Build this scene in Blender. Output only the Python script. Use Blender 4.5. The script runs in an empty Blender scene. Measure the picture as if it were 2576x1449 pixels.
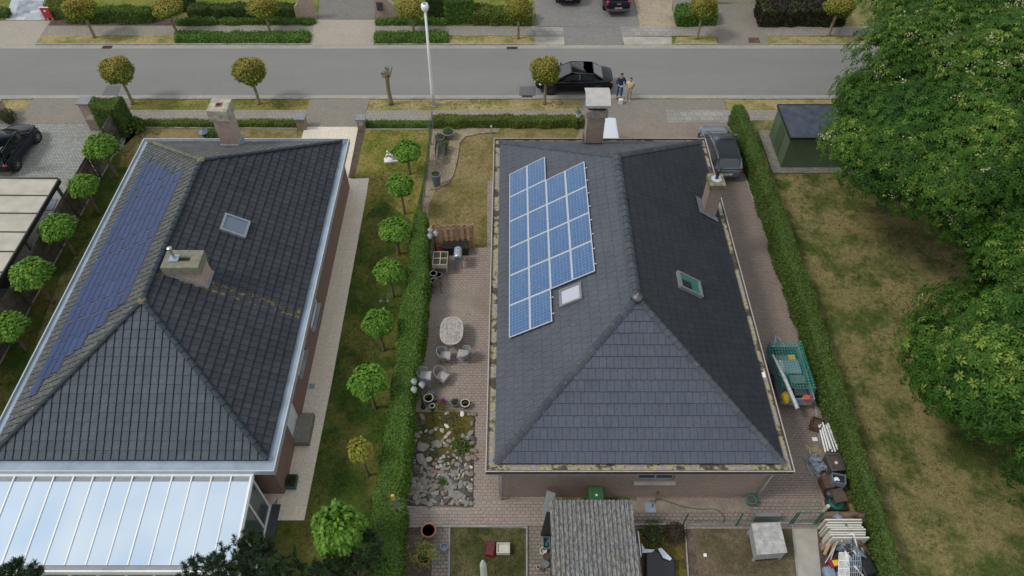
import bpy, bmesh, math, random
import numpy as np
from mathutils import Vector, Matrix
R = math.radians
sin, cos, pi = math.sin, math.cos, math.pi
C = bpy.context.scene.collection
SC = bpy.context.scene
rnd = random.Random(7)
rng = np.random.default_rng(11)

# ------------------------------------------------ camera, sky, sun, exposure
CAM_H, PITCH, FOC = 27.5, 50.0, 1830.0        # metres, degrees below the horizon, focal length in 2576-px units
cam_d = bpy.data.cameras.new('camera'); cam = bpy.data.objects.new('camera', cam_d); C.objects.link(cam)
cam.location = (0, 0, CAM_H); cam.rotation_euler = (R(90-PITCH), 0, 0)
cam_d.sensor_width = 36; cam_d.lens = FOC/2576*36; cam_d.clip_end = 2000
SC.camera = cam
SUN_EL, SUN_AZ = 52.0, 258.0                  # azimuth clockwise from north (+Y): from the west-south-west
W = bpy.data.worlds.new('World'); SC.world = W; W.use_nodes = True
nt = W.node_tree; bg = nt.nodes['Background']
sky = nt.nodes.new('ShaderNodeTexSky'); sky.sky_type = 'NISHITA'; sky.sun_disc = False
sky.sun_elevation = R(SUN_EL); sky.sun_rotation = R(SUN_AZ); sky.air_density = 1.0; sky.dust_density = 3.0
tc = nt.nodes.new('ShaderNodeTexCoord')
mp = nt.nodes.new('ShaderNodeMapping'); mp.inputs['Scale'].default_value = (1.2, 1.2, 2.2)
nz = nt.nodes.new('ShaderNodeTexNoise'); nz.inputs['Scale'].default_value = 1.7; nz.inputs['Detail'].default_value = 6; nz.inputs['Roughness'].default_value = .55
cr = nt.nodes.new('ShaderNodeValToRGB'); cr.color_ramp.elements[0].position = .30; cr.color_ramp.elements[1].position = .56
cr.color_ramp.elements[0].color = (.62, .62, .62, 1)
mx = nt.nodes.new('ShaderNodeMix'); mx.data_type = 'RGBA'
nt.links.new(tc.outputs['Generated'], mp.inputs[0]); nt.links.new(mp.outputs[0], nz.inputs['Vector'])
nt.links.new(nz.outputs['Fac'], cr.inputs[0]); nt.links.new(cr.outputs[0], mx.inputs['Factor'])
nt.links.new(sky.outputs[0], mx.inputs[6]); mx.inputs[7].default_value = (7.2, 7.5, 7.9, 1)   # cloud cover
nt.links.new(mx.outputs[2], bg.inputs[0]); bg.inputs[1].default_value = .108
sd = bpy.data.lights.new('sun', 'SUN'); sun = bpy.data.objects.new('sun', sd); C.objects.link(sun)
sd.energy = 1.7; sd.angle = R(12); sd.color = (1, .95, .88)
sun.rotation_euler = (R(90-SUN_EL), 0, R(180-SUN_AZ)); sun.location = (-20, 0, 40)
SC.view_settings.view_transform = 'Standard'; SC.view_settings.look = 'None'
SC.view_settings.exposure = 0.0; SC.view_settings.gamma = 1

# ------------------------------------------------ pixel -> place
TH = R(PITCH)
def ray(px, py):
    dx = (px-1288)/FOC; dy = (py-724.5)/FOC
    return Vector((dx, -dy*sin(TH)+cos(TH), -dy*cos(TH)-sin(TH)))
def P(px, py, z=0.0):
    d = ray(px, py); t = (z-CAM_H)/d.z
    return Vector((d.x*t, d.y*t, z))
def PX(px, py, X):                 # on the plane x = X
    d = ray(px, py); t = X/d.x
    return Vector((X, d.y*t, CAM_H+d.z*t))
def PP(px, py, o, n):              # on any plane
    d = ray(px, py); c = Vector((0, 0, CAM_H))
    return c + d*((o-c).dot(n)/d.dot(n))
def hgt(px, py, ytop):             # height of a vertical thing standing at px,py whose top is seen on row ytop
    b = P(px, py); a = TH+math.atan((ytop-724.5)/FOC)
    return CAM_H - b.y*math.tan(a)

# ------------------------------------------------ mesh builder
class MB:
    def __init__(s): s.v = []; s.f = []; s.t = []; s.m = []
    def add(s, vs, fs, t=None, m=0):
        o = len(s.v); s.v += [tuple(p) for p in vs]
        t = rnd.random() if t is None else t
        for f in fs: s.f.append([i+o for i in f]); s.t.append(t); s.m.append(m)
        return s
    def merge(s, b, mat=None):
        o = len(s.v); s.v += [tuple(mat @ Vector(p)) if mat else p for p in b.v]
        s.f += [[i+o for i in f] for f in b.f]; s.t += b.t; s.m += b.m
        return s
    def box(s, x0, x1, y0, y1, z0, z1, t=None, m=0, M=None, taper=0):
        k = taper
        vs = [(x0,y0,z0),(x1,y0,z0),(x1,y1,z0),(x0,y1,z0),(x0+k,y0+k,z1),(x1-k,y0+k,z1),(x1-k,y1-k,z1),(x0+k,y1-k,z1)]
        if M: vs = [M @ Vector(p) for p in vs]
        return s.add(vs, [(3,2,1,0),(4,5,6,7),(0,1,5,4),(1,2,6,5),(2,3,7,6),(3,0,4,7)], t, m)
    def bar(s, a, b, w, h, t=None, m=0, up=Vector((0,0,1))):      # box along a->b
        a = Vector(a); b = Vector(b); d = (b-a).normalized()
        if abs(d.dot(up)) > .99: up = Vector((0,1,0))
        x = d.cross(up).normalized()*w/2; y = x.cross(d).normalized()*h/2
        vs = [a-x-y,a+x-y,a+x+y,a-x+y,b-x-y,b+x-y,b+x+y,b-x+y]
        return s.add(vs, [(3,2,1,0),(4,5,6,7),(0,1,5,4),(1,2,6,5),(2,3,7,6),(3,0,4,7)], t, m)
    def prism(s, pts, z0, z1, t=None, m=0, top=None):
        n = len(pts); a = sum(pts[i][0]*pts[(i+1)%n][1]-pts[(i+1)%n][0]*pts[i][1] for i in range(n))
        if a < 0: pts = pts[::-1]
        vs = [(p[0],p[1],z0) for p in pts]+[(p[0],p[1],z1) for p in pts]
        fs = [tuple(range(n))[::-1], tuple(range(n,2*n))]+[(i,(i+1)%n,n+(i+1)%n,n+i) for i in range(n)]
        return s.add(vs, fs, t, m)
    def tube(s, pts, r, n=8, caps=True, t=None, m=0):
        pts = [Vector(p) for p in pts]; k = len(pts)
        rs = r if isinstance(r, (list, tuple)) else [r]*k
        vs = []; px = None
        for i, p in enumerate(pts):
            d = (pts[min(i+1,k-1)]-pts[max(i-1,0)]).normalized()
            if px is None: px = d.cross(Vector((0,0,1)) if abs(d.z) < .9 else Vector((0,1,0))).normalized()
            px = (px-d*px.dot(d)).normalized(); py = d.cross(px)
            for j in range(n):
                a = 2*pi*j/n; vs.append(p+px*cos(a)*rs[i]+py*sin(a)*rs[i])
        fs = [(i*n+j, i*n+(j+1)%n, (i+1)*n+(j+1)%n, (i+1)*n+j) for i in range(k-1) for j in range(n)]
        if caps: fs += [tuple(range(n))[::-1], tuple(range((k-1)*n, k*n))]
        return s.add(vs, fs, t, m)
    def lathe(s, prof, c=(0,0,0), n=20, t=None, m=0, sx=1, sy=1):
        vs = [(c[0]+r*cos(2*pi*j/n)*sx, c[1]+r*sin(2*pi*j/n)*sy, c[2]+z) for r, z in prof for j in range(n)]
        k = len(prof)
        fs = [(i*n+j, i*n+(j+1)%n, (i+1)*n+(j+1)%n, (i+1)*n+j) for i in range(k-1) for j in range(n)]
        fs += [tuple(range(n))[::-1], tuple(range((k-1)*n, k*n))]
        return s.add(vs, fs, t, m)
    def ball(s, c, r, n=10, jit=0, t=None, m=0, M=None):
        rx, ry, rz = r if isinstance(r, (tuple, list)) else (r,)*3
        vs = []; k = max(4, n//2+1)
        for i in range(1, k):
            th = pi*i/k
            for j in range(n):
                a = 2*pi*j/n; q = 1+rnd.uniform(-jit, jit)
                vs.append(Vector((rx*q*sin(th)*cos(a), ry*q*sin(th)*sin(a), rz*q*cos(th))))
        vs += [Vector((0,0,rz)), Vector((0,0,-rz))]; b = (k-1)*n
        fs = [(i*n+(j+1)%n, i*n+j, (i+1)*n+j, (i+1)*n+(j+1)%n) for i in range(k-2) for j in range(n)]
        fs += [(j, (j+1)%n, b) for j in range(n)]+[((k-2)*n+(j+1)%n, (k-2)*n+j, b+1) for j in range(n)]
        if M: vs = [M @ v for v in vs]
        return s.add([v+Vector(c) for v in vs], fs, t, m)
    def build(s, name, mat, parent=None, smooth=False, bevel=0, clip=None, local=False, **kw):
        me = bpy.data.meshes.new(name)
        me.from_pydata(s.v, [], s.f)
        if len(s.t) == len(me.polygons):
            a = me.attributes.new('tint', 'FLOAT', 'FACE'); a.data.foreach_set('value', np.array(s.t, dtype=np.float32))
            if any(s.m): me.polygons.foreach_set('material_index', s.m)
        for q in (mat if isinstance(mat, (list, tuple)) else [mat]): me.materials.append(q)
        if clip or bevel:
            bm = bmesh.new(); bm.from_mesh(me)
            for o, n in (clip or []):
                g = list(bm.verts)+list(bm.edges)+list(bm.faces)
                bmesh.ops.bisect_plane(bm, geom=g, plane_co=o, plane_no=n, clear_outer=True)
            if bevel:
                bmesh.ops.bevel(bm, geom=[e for e in bm.edges if e.is_manifold and e.calc_face_angle(0) > .5], offset=bevel, segments=2, affect='EDGES', profile=.5, clamp_overlap=True)
            bm.to_mesh(me); bm.free()
        if smooth: me.polygons.foreach_set('use_smooth', [True]*len(me.polygons))
        o = bpy.data.objects.new(name, me); C.objects.link(o)
        if parent is not None:
            o.parent = parent
            if not local: o.matrix_parent_inverse = WM(parent).inverted()
        elif not local and me.vertices:
            co = np.empty(len(me.vertices)*3); me.vertices.foreach_get('co', co); co = co.reshape(-1, 3)
            c = np.array([(co[:,0].min()+co[:,0].max())/2, (co[:,1].min()+co[:,1].max())/2, co[:,2].min()])
            co -= c; me.vertices.foreach_set('co', co.ravel()); o.location = c
        for k_, v_ in kw.items(): o[k_] = v_
        return o
def WM(o):
    m = o.matrix_basis.copy()
    if o.parent: m = WM(o.parent) @ o.matrix_parent_inverse @ m
    return m
def tag(o, label, cat, group=None):
    o['label'] = label; o['category'] = cat
    if group: o['group'] = group
    return o
def thing(name, label, cat, loc=(0,0,0), rz=0, group=None):
    o = bpy.data.objects.new(name, None); C.objects.link(o); o.empty_display_size = .2
    o.location = loc; o.rotation_euler = (0, 0, rz)
    return tag(o, label, cat, group)
def dup(r, loc=None, rz=None, label=None, scale=None):
    def cp(o, par):
        c = o.copy(); C.objects.link(c)
        if par is not None: c.parent = par
        for ch in list(o.children): cp(ch, c)
        return c
    c = cp(r, None)
    if loc is not None: c.location = loc
    if rz is not None: c.rotation_euler = (0, 0, rz)
    if scale: c.scale = (scale,)*3 if isinstance(scale, (int, float)) else scale
    if label: c['label'] = label
    return c

# ------------------------------------------------ materials
def hexc(c):
    return tuple(c)+(1,) if len(c) == 3 else c
class NT:
    def __init__(s, name, rough=.8, metal=0, spec=.5):
        s.mat = bpy.data.materials.new(name); s.mat.use_nodes = True; s.nt = s.mat.node_tree
        s.b = s.nt.nodes['Principled BSDF']; s.b.inputs['Roughness'].default_value = rough
        s.b.inputs['Metallic'].default_value = metal; s.b.inputs['Specular IOR Level'].default_value = spec
        s.co = s.nt.nodes.new('ShaderNodeTexCoord').outputs['Object']
    def n(s, t, **k):
        x = s.nt.nodes.new(t)
        for a, b in k.items():
            if a in x.inputs: x.inputs[a].default_value = b
            else: setattr(x, a, b)
        return x
    def L(s, a, b): s.nt.links.new(a, b)
    def map(s, rz=0, sc=(1,1,1), loc=(0,0,0), src=None):
        m = s.n('ShaderNodeMapping'); m.inputs['Rotation'].default_value = (0, 0, rz); m.inputs['Scale'].default_value = sc; m.inputs['Location'].default_value = loc
        s.L(src or s.co, m.inputs[0]); return m.outputs[0]
    def noise(s, scale, detail=4, rough=.55, vec=None, dist=0):
        x = s.n('ShaderNodeTexNoise'); x.inputs['Scale'].default_value = scale; x.inputs['Detail'].default_value = detail
        x.inputs['Roughness'].default_value = rough; x.inputs['Distortion'].default_value = dist
        s.L(vec or s.co, x.inputs['Vector']); return x.outputs['Fac']
    def ramp(s, fac, stops):
        x = s.n('ShaderNodeValToRGB'); e = x.color_ramp.elements
        while len(e) < len(stops): e.new(.5)
        for q, (p, c) in zip(e, stops): q.position = p; q.color = hexc(c) if not isinstance(c, (int, float)) else (c, c, c, 1)
        s.L(fac, x.inputs[0]); return x.outputs[0]
    def mix(s, fac, a, b, mode='MIX'):
        x = s.n('ShaderNodeMix'); x.data_type = 'RGBA'; x.blend_type = mode
        for i, q in ((0, fac), (6, a), (7, b)):
            if isinstance(q, (int, float)): x.inputs[i].default_value = q if i == 0 else (q, q, q, 1)
            elif isinstance(q, (tuple, list)): x.inputs[i].default_value = hexc(q)
            else: s.L(q, x.inputs[i])
        return x.outputs[2]
    def tint(s): 
        x = s.n('ShaderNodeAttribute'); x.attribute_name = 'tint'; return x.outputs['Fac']
    def col(s, c):
        if isinstance(c, (tuple, list)): s.b.inputs['Base Color'].default_value = hexc(c)
        else: s.L(c, s.b.inputs['Base Color'])
    def bump(s, h, dist=.01, st=.6):
        x = s.n('ShaderNodeBump'); x.inputs['Distance'].default_value = dist; x.inputs['Strength'].default_value = st
        s.L(h, x.inputs['Height']); s.L(x.outputs[0], s.b.inputs['Normal'])
def mul(c, k): return tuple(min(1, x*k) for x in c)
def simple(name, c, rough=.6, metal=0, var=.15, scale=6, c2=None, bump=.002, tint=.0, spec=.5):
    s = NT(name, rough, metal, spec)
    f = s.ramp(s.noise(scale), [(.3, mul(c, 1-var)), (.7, c2 or mul(c, 1+var))])
    if tint: f = s.mix(tint, f, s.ramp(s.tint(), [(0, .35), (1, 1.0)]), 'MULTIPLY')
    s.col(f)
    if bump: s.bump(s.noise(scale*8), bump)
    return s.mat
def paver(name, c1, c2, mortar, bw=.2, bh=.1, ms=.01, rz=0, off=.5, stain=(.12,.11,.09), stn=.35, wall=False, rough=.85, bump=.004, moss=None, sc=1.0):
    s = NT(name, rough)
    v = s.co
    if wall:
        sp = s.n('ShaderNodeSeparateXYZ'); s.L(s.co, sp.inputs[0]); ad = s.n('ShaderNodeMath', operation='ADD'); s.L(sp.outputs[0], ad.inputs[0]); s.L(sp.outputs[1], ad.inputs[1])
        cb = s.n('ShaderNodeCombineXYZ'); s.L(ad.outputs[0], cb.inputs[0]); s.L(sp.outputs[2], cb.inputs[1]); v = cb.outputs[0]
    else: v = s.map(rz, src=v)
    # the joints wander a little
    w = s.n('ShaderNodeTexNoise'); w.inputs['Scale'].default_value = 1.3; s.L(v, w.inputs['Vector'])
    vm = s.n('ShaderNodeVectorMath', operation='MULTIPLY_ADD'); s.L(w.outputs['Color'], vm.inputs[0]); vm.inputs[1].default_value = (.04, .04, 0); s.L(v, vm.inputs[2])
    b = s.n('ShaderNodeTexBrick', offset=off); b.inputs['Scale'].default_value = 1; b.inputs['Brick Width'].default_value = bw; b.inputs['Row Height'].default_value = bh
    b.inputs['Mortar Size'].default_value = ms; b.inputs['Mortar Smooth'].default_value = .3; b.inputs['Bias'].default_value = -.1
    b.inputs['Color1'].default_value = hexc(c1); b.inputs['Color2'].default_value = hexc(c2); b.inputs['Mortar'].default_value = hexc(mortar)
    s.L(vm.outputs[0], b.inputs['Vector'])
    st = s.ramp(s.noise(.55*sc, 6, .62), [(.42, 0.0), (.72, 1.0)])
    f = s.mix(s.n('ShaderNodeMath').outputs[0] if False else .0, b.outputs['Color'], stain)
    m1 = s.n('ShaderNodeMath', operation='MULTIPLY'); s.L(st, m1.inputs[0]); m1.inputs[1].default_value = stn
    f = s.mix(m1.outputs[0], b.outputs['Color'], stain)
    f = s.mix(.45, f, s.ramp(s.noise(9, 5), [(.25, .55), (.75, 1.35)]), 'MULTIPLY')
    if moss:
        mm = s.ramp(s.noise(.35, 5, .6, vec=s.map(loc=(7,3,0))), [(.55, 0.0), (.66, 1.0)])
        m2 = s.n('ShaderNodeMath', operation='MULTIPLY'); s.L(mm, m2.inputs[0]); m2.inputs[1].default_value = .6
        f = s.mix(m2.outputs[0], f, moss)
    s.col(f); s.bump(b.outputs['Fac'], -bump, 1)
    return s.mat
def grass(name, green, dry, dark, k=.5, sc=1.0, w=.09):
    s = NT(name, .95, spec=.15)
    a_ = s.n('ShaderNodeMath', operation='MULTIPLY_ADD'); s.L(s.noise(3.3*sc, 5, .7, vec=s.map(loc=(8,2,0))), a_.inputs[0]); a_.inputs[1].default_value = .42; s.L(s.noise(.3*sc, 6, .65), a_.inputs[2])
    a2 = s.n('ShaderNodeMath', operation='SUBTRACT'); s.L(a_.outputs[0], a2.inputs[0]); a2.inputs[1].default_value = .21
    n1 = s.ramp(a2.outputs[0], [(k-w*.8, green), (k+w*.8, dry)])
    n2 = s.ramp(s.noise(1.1*sc, 6, .75, vec=s.map(loc=(3,9,0))), [(.42, 0.0), (.58, .85)])
    f = s.mix(n2, n1, s.ramp(s.noise(.6*sc, 4), [(.44, dark), (.56, mul(dry, .9))]))
    f = s.mix(.75, f, s.ramp(s.noise(14, 6, .75), [(.3, .3), (.7, 1.6)]), 'MULTIPLY')
    f = s.mix(.5, f, s.ramp(s.noise(4.5, 4, .7, vec=s.map(loc=(1,5,2))), [(.3, .5), (.7, 1.4)]), 'MULTIPLY')
    s.col(f); s.bump(s.noise(30, 4, .8), .05, .9)
    return s.mat
def leafmat(name, stops, rough=.6, trans=.25, spec=.18, brown=None):
    s = NT(name, max(rough, .55), spec=spec)
    f = s.ramp(s.tint(), stops)
    f = s.mix(.7, f, s.ramp(s.noise(.8, 4, .6), [(.3, .62), (.7, 1.25)]), 'MULTIPLY')
    if brown: f = s.mix(s.ramp(s.noise(.55, 5, .6, vec=s.map(loc=(5,2,1))), [(.58, 0.0), (.72, .55)]), f, brown)
    s.col(f)
    if trans:
        t = s.n('ShaderNodeBsdfTranslucent'); s.L(f, t.inputs[0]); m = s.n('ShaderNodeMixShader'); m.inputs[0].default_value = trans
        s.L(s.b.outputs[0], m.inputs[1]); s.L(t.outputs[0], m.inputs[2]); s.L(m.outputs[0], s.nt.nodes['Material Output'].inputs[0])
    return s.mat
M = {}
M['asphalt'] = NT('asphalt', .9, spec=.2)
s = M['asphalt']; f = s.ramp(s.noise(.35, 5, .6, vec=s.map(sc=(.12, 1, 1))), [(.3, (.190,.192,.182)), (.7, (.214,.215,.204))])
f = s.mix(.8, f, s.ramp(s.noise(.9, 5, .6, vec=s.map(sc=(.5,1.6,1), loc=(3,1,0))), [(.34, .96), (.5, 1.0), (.72, 1.02)]), 'MULTIPLY')
vc = s.n('ShaderNodeTexVoronoi', feature='DISTANCE_TO_EDGE'); vc.inputs['Scale'].default_value = .22; wv = s.n('ShaderNodeTexNoise'); wv.inputs['Scale'].default_value = 1.2; wv.inputs['Detail'].default_value = 6; s.L(s.co, wv.inputs['Vector'])
va = s.n('ShaderNodeVectorMath', operation='MULTIPLY_ADD'); s.L(wv.outputs['Color'], va.inputs[0]); va.inputs[1].default_value = (1.2,1.2,0); s.L(s.co, va.inputs[2]); s.L(va.outputs[0], vc.inputs['Vector'])
f = s.mix(.16, f, s.ramp(vc.outputs['Distance'], [(0, .45), (.005, 1.0)]), 'MULTIPLY')
f = s.mix(.4, f, s.ramp(s.noise(22, 3, .8), [(.3, .6), (.7, 1.4)]), 'MULTIPLY'); s.col(f); s.bump(s.noise(60, 2), .006); M['asphalt'] = s.mat
M['asphalt_patch'] = simple('asphalt_patch', (.12,.125,.13), .9, var=.12, scale=20)
M['concrete'] = simple('concrete', (.34,.32,.28), .9, var=.2, scale=1.4)
M['gutterstone'] = paver('gutter_stone', (.36,.34,.295), (.31,.295,.26), (.2,.19,.17), 1.0, .5, .012, stn=.3)
M['kerb'] = simple('kerb_stone', (.27,.265,.25), .9, var=.25, scale=2)
M['sidewalk'] = paver('sidewalk_paver', (.275,.255,.22), (.23,.215,.19), (.12,.115,.1), .3, .3, .012, stn=.5, stain=(.27,.23,.17))
M['slab'] = paver('sidewalk_slab', (.31,.30,.27), (.235,.23,.215), (.15,.14,.12), .45, .45, .015, stn=.3)
M['drive_grey'] = paver('drive_paver_grey', (.25,.228,.195), (.205,.19,.168), (.12,.11,.09), .22, .11, .012, stn=.5, stain=(.26,.22,.16))
M['drive_beige'] = paver('drive_paver_beige', (.40,.35,.28), (.34,.31,.26), (.24,.21,.17), .22, .11, .01, stn=.4, stain=(.28,.25,.2))
M['drive_yellow'] = paver('drive_paver_yellow', (.42,.34,.22), (.30,.27,.20), (.2,.17,.12), .2, .2, .012, stn=.4)
M['drive_cool'] = paver('drive_paver_cool', (.235,.225,.21), (.185,.18,.172), (.11,.11,.11), .22, .11, .012, stn=.4, stain=(.24,.22,.19))
M['cobble'] = paver('granite_cobble', (.36,.38,.37), (.24,.26,.25), (.17,.16,.13), .19, .13, .018, stn=.5, stain=(.20,.19,.16), bump=.015)
M['cobble_dark'] = paver('cobble_fan', (.27,.26,.23), (.2,.2,.18), (.12,.11,.09), .12, .1, .018, rz=.5, stn=.5, bump=.012)
M['mosaic'] = paver('mosaic_paver', (.48,.50,.52), (.17,.21,.26), (.30,.31,.32), .6, .45, .008, stn=.1)
M['patio'] = paver('patio_brick_paver', (.315,.255,.22), (.265,.225,.20), (.155,.13,.11), .205, .135, .012, rz=0, stn=.55, stain=(.33,.29,.25), moss=(.2,.18,.12))
M['patio_dim'] = paver('rear_brick_paver', (.25,.20,.17), (.20,.17,.15), (.09,.078,.065), .215, .14, .016, stn=.55, stain=(.24,.21,.18), moss=(.13,.125,.09))
M['drive_brick'] = paver('driveway_brick_paver', (.27,.205,.175), (.22,.18,.155), (.12,.1,.085), .205, .105, .012, stn=.5, stain=(.29,.25,.2))
M['tile'] = paver('terrace_tile', (.66,.585,.47), (.62,.55,.45), (.47,.42,.34), .6, .6, .008, off=0, stn=.25, stain=(.52,.46,.37), rough=.5, bump=.001)
M['brick_red'] = paver('red_brick', (.25,.105,.075), (.165,.085,.07), (.30,.255,.215), .21, .065, .011, wall=True, stn=.3, stain=(.16,.1,.08), bump=.006)
M['brick_light'] = paver('pink_brick', (.42,.27,.215), (.30,.19,.155), (.50,.44,.37), .21, .068, .013, wall=True, stn=.25, stain=(.3,.25,.2), bump=.006)
M['brick_pale'] = paver('pale_brick', (.37,.275,.225), (.285,.22,.185), (.235,.19,.155), .26, .062, .01, wall=True, stn=.35, stain=(.22,.18,.15), bump=.006)
M['lawn_dry'] = grass('dry_lawn', (.10,.125,.03), (.275,.235,.10), (.062,.098,.022), .49)
M['lawn_verge'] = grass('verge_grass', (.19,.21,.05), (.40,.32,.155), (.19,.185,.06), .46)
M['lawn_yellow'] = grass('front_lawn', (.185,.16,.045), (.27,.215,.10), (.15,.135,.04), .45)
M['lawn_green'] = grass('side_lawn', (.058,.10,.016), (.145,.14,.034), (.034,.066,.012), .53)
M['lawn_olive'] = grass('street_side_lawn', (.16,.18,.028), (.27,.22,.065), (.12,.135,.025), .5)
M['lawn_back'] = grass('back_lawn', (.075,.08,.026), (.16,.14,.065), (.05,.055,.02), .5)
M['lawn_far'] = grass('far_front_lawn', (.13,.19,.028), (.23,.22,.055), (.10,.15,.022), .52)
M['soil'] = simple('soil', (.085,.06,.042), .95, var=.4, scale=3, bump=.03)
M['dirt'] = grass('bare_dirt', (.12,.105,.055), (.185,.145,.095), (.10,.085,.05), .45)
M['gravel'] = grass('gravel', (.33,.27,.19), (.38,.31,.22), (.26,.21,.15), .5)
M['gravel_dark'] = grass('gravel_dark', (.15,.115,.09), (.2,.16,.13), (.1,.08,.06), .5)
M['moss'] = grass('moss', (.16,.15,.03), (.12,.075,.03), (.07,.07,.02), .5, 3)
M['zinc'] = simple('zinc', (.27,.335,.41), .5, .25, var=.2, scale=1.3, bump=.004)
M['zinc_light'] = simple('zinc_edge', (.44,.48,.52), .45, .3, var=.1, scale=2, bump=0)
M['white_paint'] = simple('white_paint', (.78,.79,.78), .35, var=.05)
M['grey_paint'] = simple('grey_paint', (.25,.27,.28), .45, var=.1)
M['brown_paint'] = simple('brown_fascia', (.06,.042,.035), .5, var=.3)
M['black'] = simple('black_plastic', (.015,.016,.017), .45, var=.3)
M['steel'] = simple('steel', (.5,.5,.5), .3, .9)
M['dark_steel'] = simple('dark_steel', (.12,.12,.125), .4, .6)
M['rust'] = simple('rusty_metal', (.09,.05,.036), .8, var=.5, scale=5)
M['green_paint'] = simple('green_paint', (.02,.085,.05), .45, var=.2)
M['wood_old'] = simple('weathered_wood', (.12,.11,.085), .9, var=.45, scale=3, bump=.01, tint=.5)
M['wood_warm'] = simple('warm_wood', (.46,.30,.18), .8, var=.3, scale=3, bump=.006, tint=.4)
M['wood_grey'] = simple('silvered_wood', (.42,.39,.36), .85, var=.25, scale=7, bump=.004, tint=.45)
M['wood_brown'] = simple('brown_wood', (.085,.058,.045), .8, var=.3, tint=.3)
M['wicker'] = simple('grey_wicker', (.24,.24,.235), .75, var=.3, scale=25, bump=.01)
M['bark'] = simple('bark', (.17,.13,.085), .95, var=.35, scale=5, bump=.02)
M['bark_pale'] = simple('pale_bark', (.25,.205,.14), .95, var=.35, scale=5, bump=.02)
M['bark_dark'] = simple('dark_bark', (.075,.058,.045), .95, var=.35, scale=3, bump=.02)
M['terracotta'] = simple('terracotta', (.30,.12,.07), .8, var=.2)
M['pot_cream'] = simple('cream_glazed_pot', (.52,.49,.42), .45, var=.1)
M['pot_grey'] = simple('grey_pot', (.16,.175,.18), .5, var=.15)
M['pot_dark'] = simple('dark_pot', (.05,.055,.065), .4, var=.15)
M['pot_blue'] = simple('slate_blue_pot', (.13,.15,.2), .5, var=.15)
M['red'] = simple('red_fabric', (.42,.035,.045), .8, var=.1)
M['teal'] = simple('teal_plastic', (.01,.22,.17), .4)
M['yellow'] = simple('yellow_plastic', (.75,.50,.03), .5)
M['orange'] = simple('orange_plastic', (.45,.09,.05), .6)
M['stone_white'] = simple('white_stone', (.72,.70,.67), .7, var=.1)
M['skin'] = simple('skin', (.50,.30,.22), .6, var=.05)
M['hair'] = simple('dark_hair', (.03,.02,.015), .7)
def glassy(name, c, rough=.05, spec=.8, coat=0):
    s = NT(name, rough, spec=spec); s.col(c); s.b.inputs['Coat Weight'].default_value = coat; s.b.inputs['Coat Roughness'].default_value = .03
    return s.mat
M['glass_dark'] = glassy('dark_glass', (.02,.028,.03), .04, 1.0)
M['glass_car'] = glassy('car_glass', (.012,.018,.02), .03, 1.0, .6)
M['paint_black'] = glassy('black_car_paint', (.006,.007,.010), .08, .32, 0)
M['paint_navy'] = glassy('dark_car_paint', (.008,.013,.022), .08, .35, 0)
M['paint_grey'] = glassy('grey_car_paint', (.125,.148,.18), .25, .5, .1)
M['paint_silver'] = glassy('silver_car_paint', (.55,.6,.66), .28, .6, .5)
M['rubber'] = simple('rubber', (.012,.012,.012), .8)
M['lamp_red'] = glassy('red_lamp', (.35,.015,.02), .1, .8)
M['lamp_clear'] = glassy('clear_lamp', (.65,.67,.7), .1, .8)
# reflective solar-control glass of the conservatory roof; reflected sky blue put into its colour
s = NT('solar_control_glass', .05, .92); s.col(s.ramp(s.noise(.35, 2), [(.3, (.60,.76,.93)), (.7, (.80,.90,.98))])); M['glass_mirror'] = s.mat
def sheet(name, pts, mat, lvl, kind='structure', z=None, **kw):
    z = .004*lvl if z is None else z
    q = [P(x, y, z) for x, y in pts]
    n = len(q); a = sum(q[i].x*q[(i+1)%n].y-q[(i+1)%n].x*q[i].y for i in range(n))
    if a < 0: q = q[::-1]
    return MB().add(q, [tuple(range(n))], .5).build(name, mat, kind=kind, **kw)
# ================================================= the ground
MB().add([(-150,-60,0),(150,-60,0),(150,260,0),(-150,260,0)], [(0,1,2,3)], .5).build('ground', M['lawn_dry'], kind='structure')
YR0, YR1 = P(1288,240.5).y, P(1288,122).y
def band(name, y0, y1, mat, lvl, x0=-140, x1=140): return MB().add([(x0,y0,.004*lvl),(x1,y0,.004*lvl),(x1,y1,.004*lvl),(x0,y1,.004*lvl)], [(0,1,2,3)], .5).build(name, mat, kind='structure')
band('road', YR0, YR1, M['asphalt'], 2)
YG0, YG1 = P(1288,248).y, P(1288,113.5).y
band('gutter', YG0, YR0+.02, M['gutterstone'], 3); band('gutter', YR1-.02, YG1, M['gutterstone'], 3)
# kerb stones as real steps where the verges begin
def kerb(y, s, segs):
    m = MB()
    for a, b in segs:
        x = P(a, 0 and 1 or (250 if s < 0 else 112)).x; xe = P(b, 250 if s < 0 else 112).x
        while x < xe-.05:
            l = min(1.0, xe-x); m.box(x+.004, x+l-.004, min(y, y+s*.12), max(y, y+s*.12), 0, .075); x += l
    m.build('kerb', M['kerb'], kind='structure')
kerb(YG1, 1, [(90,782),(944,1345),(1700,1808),(1945,2500)])
kerb(YG0, -1, [(-200,82),(330,780),(930,1465),(1830,2500)])
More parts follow.
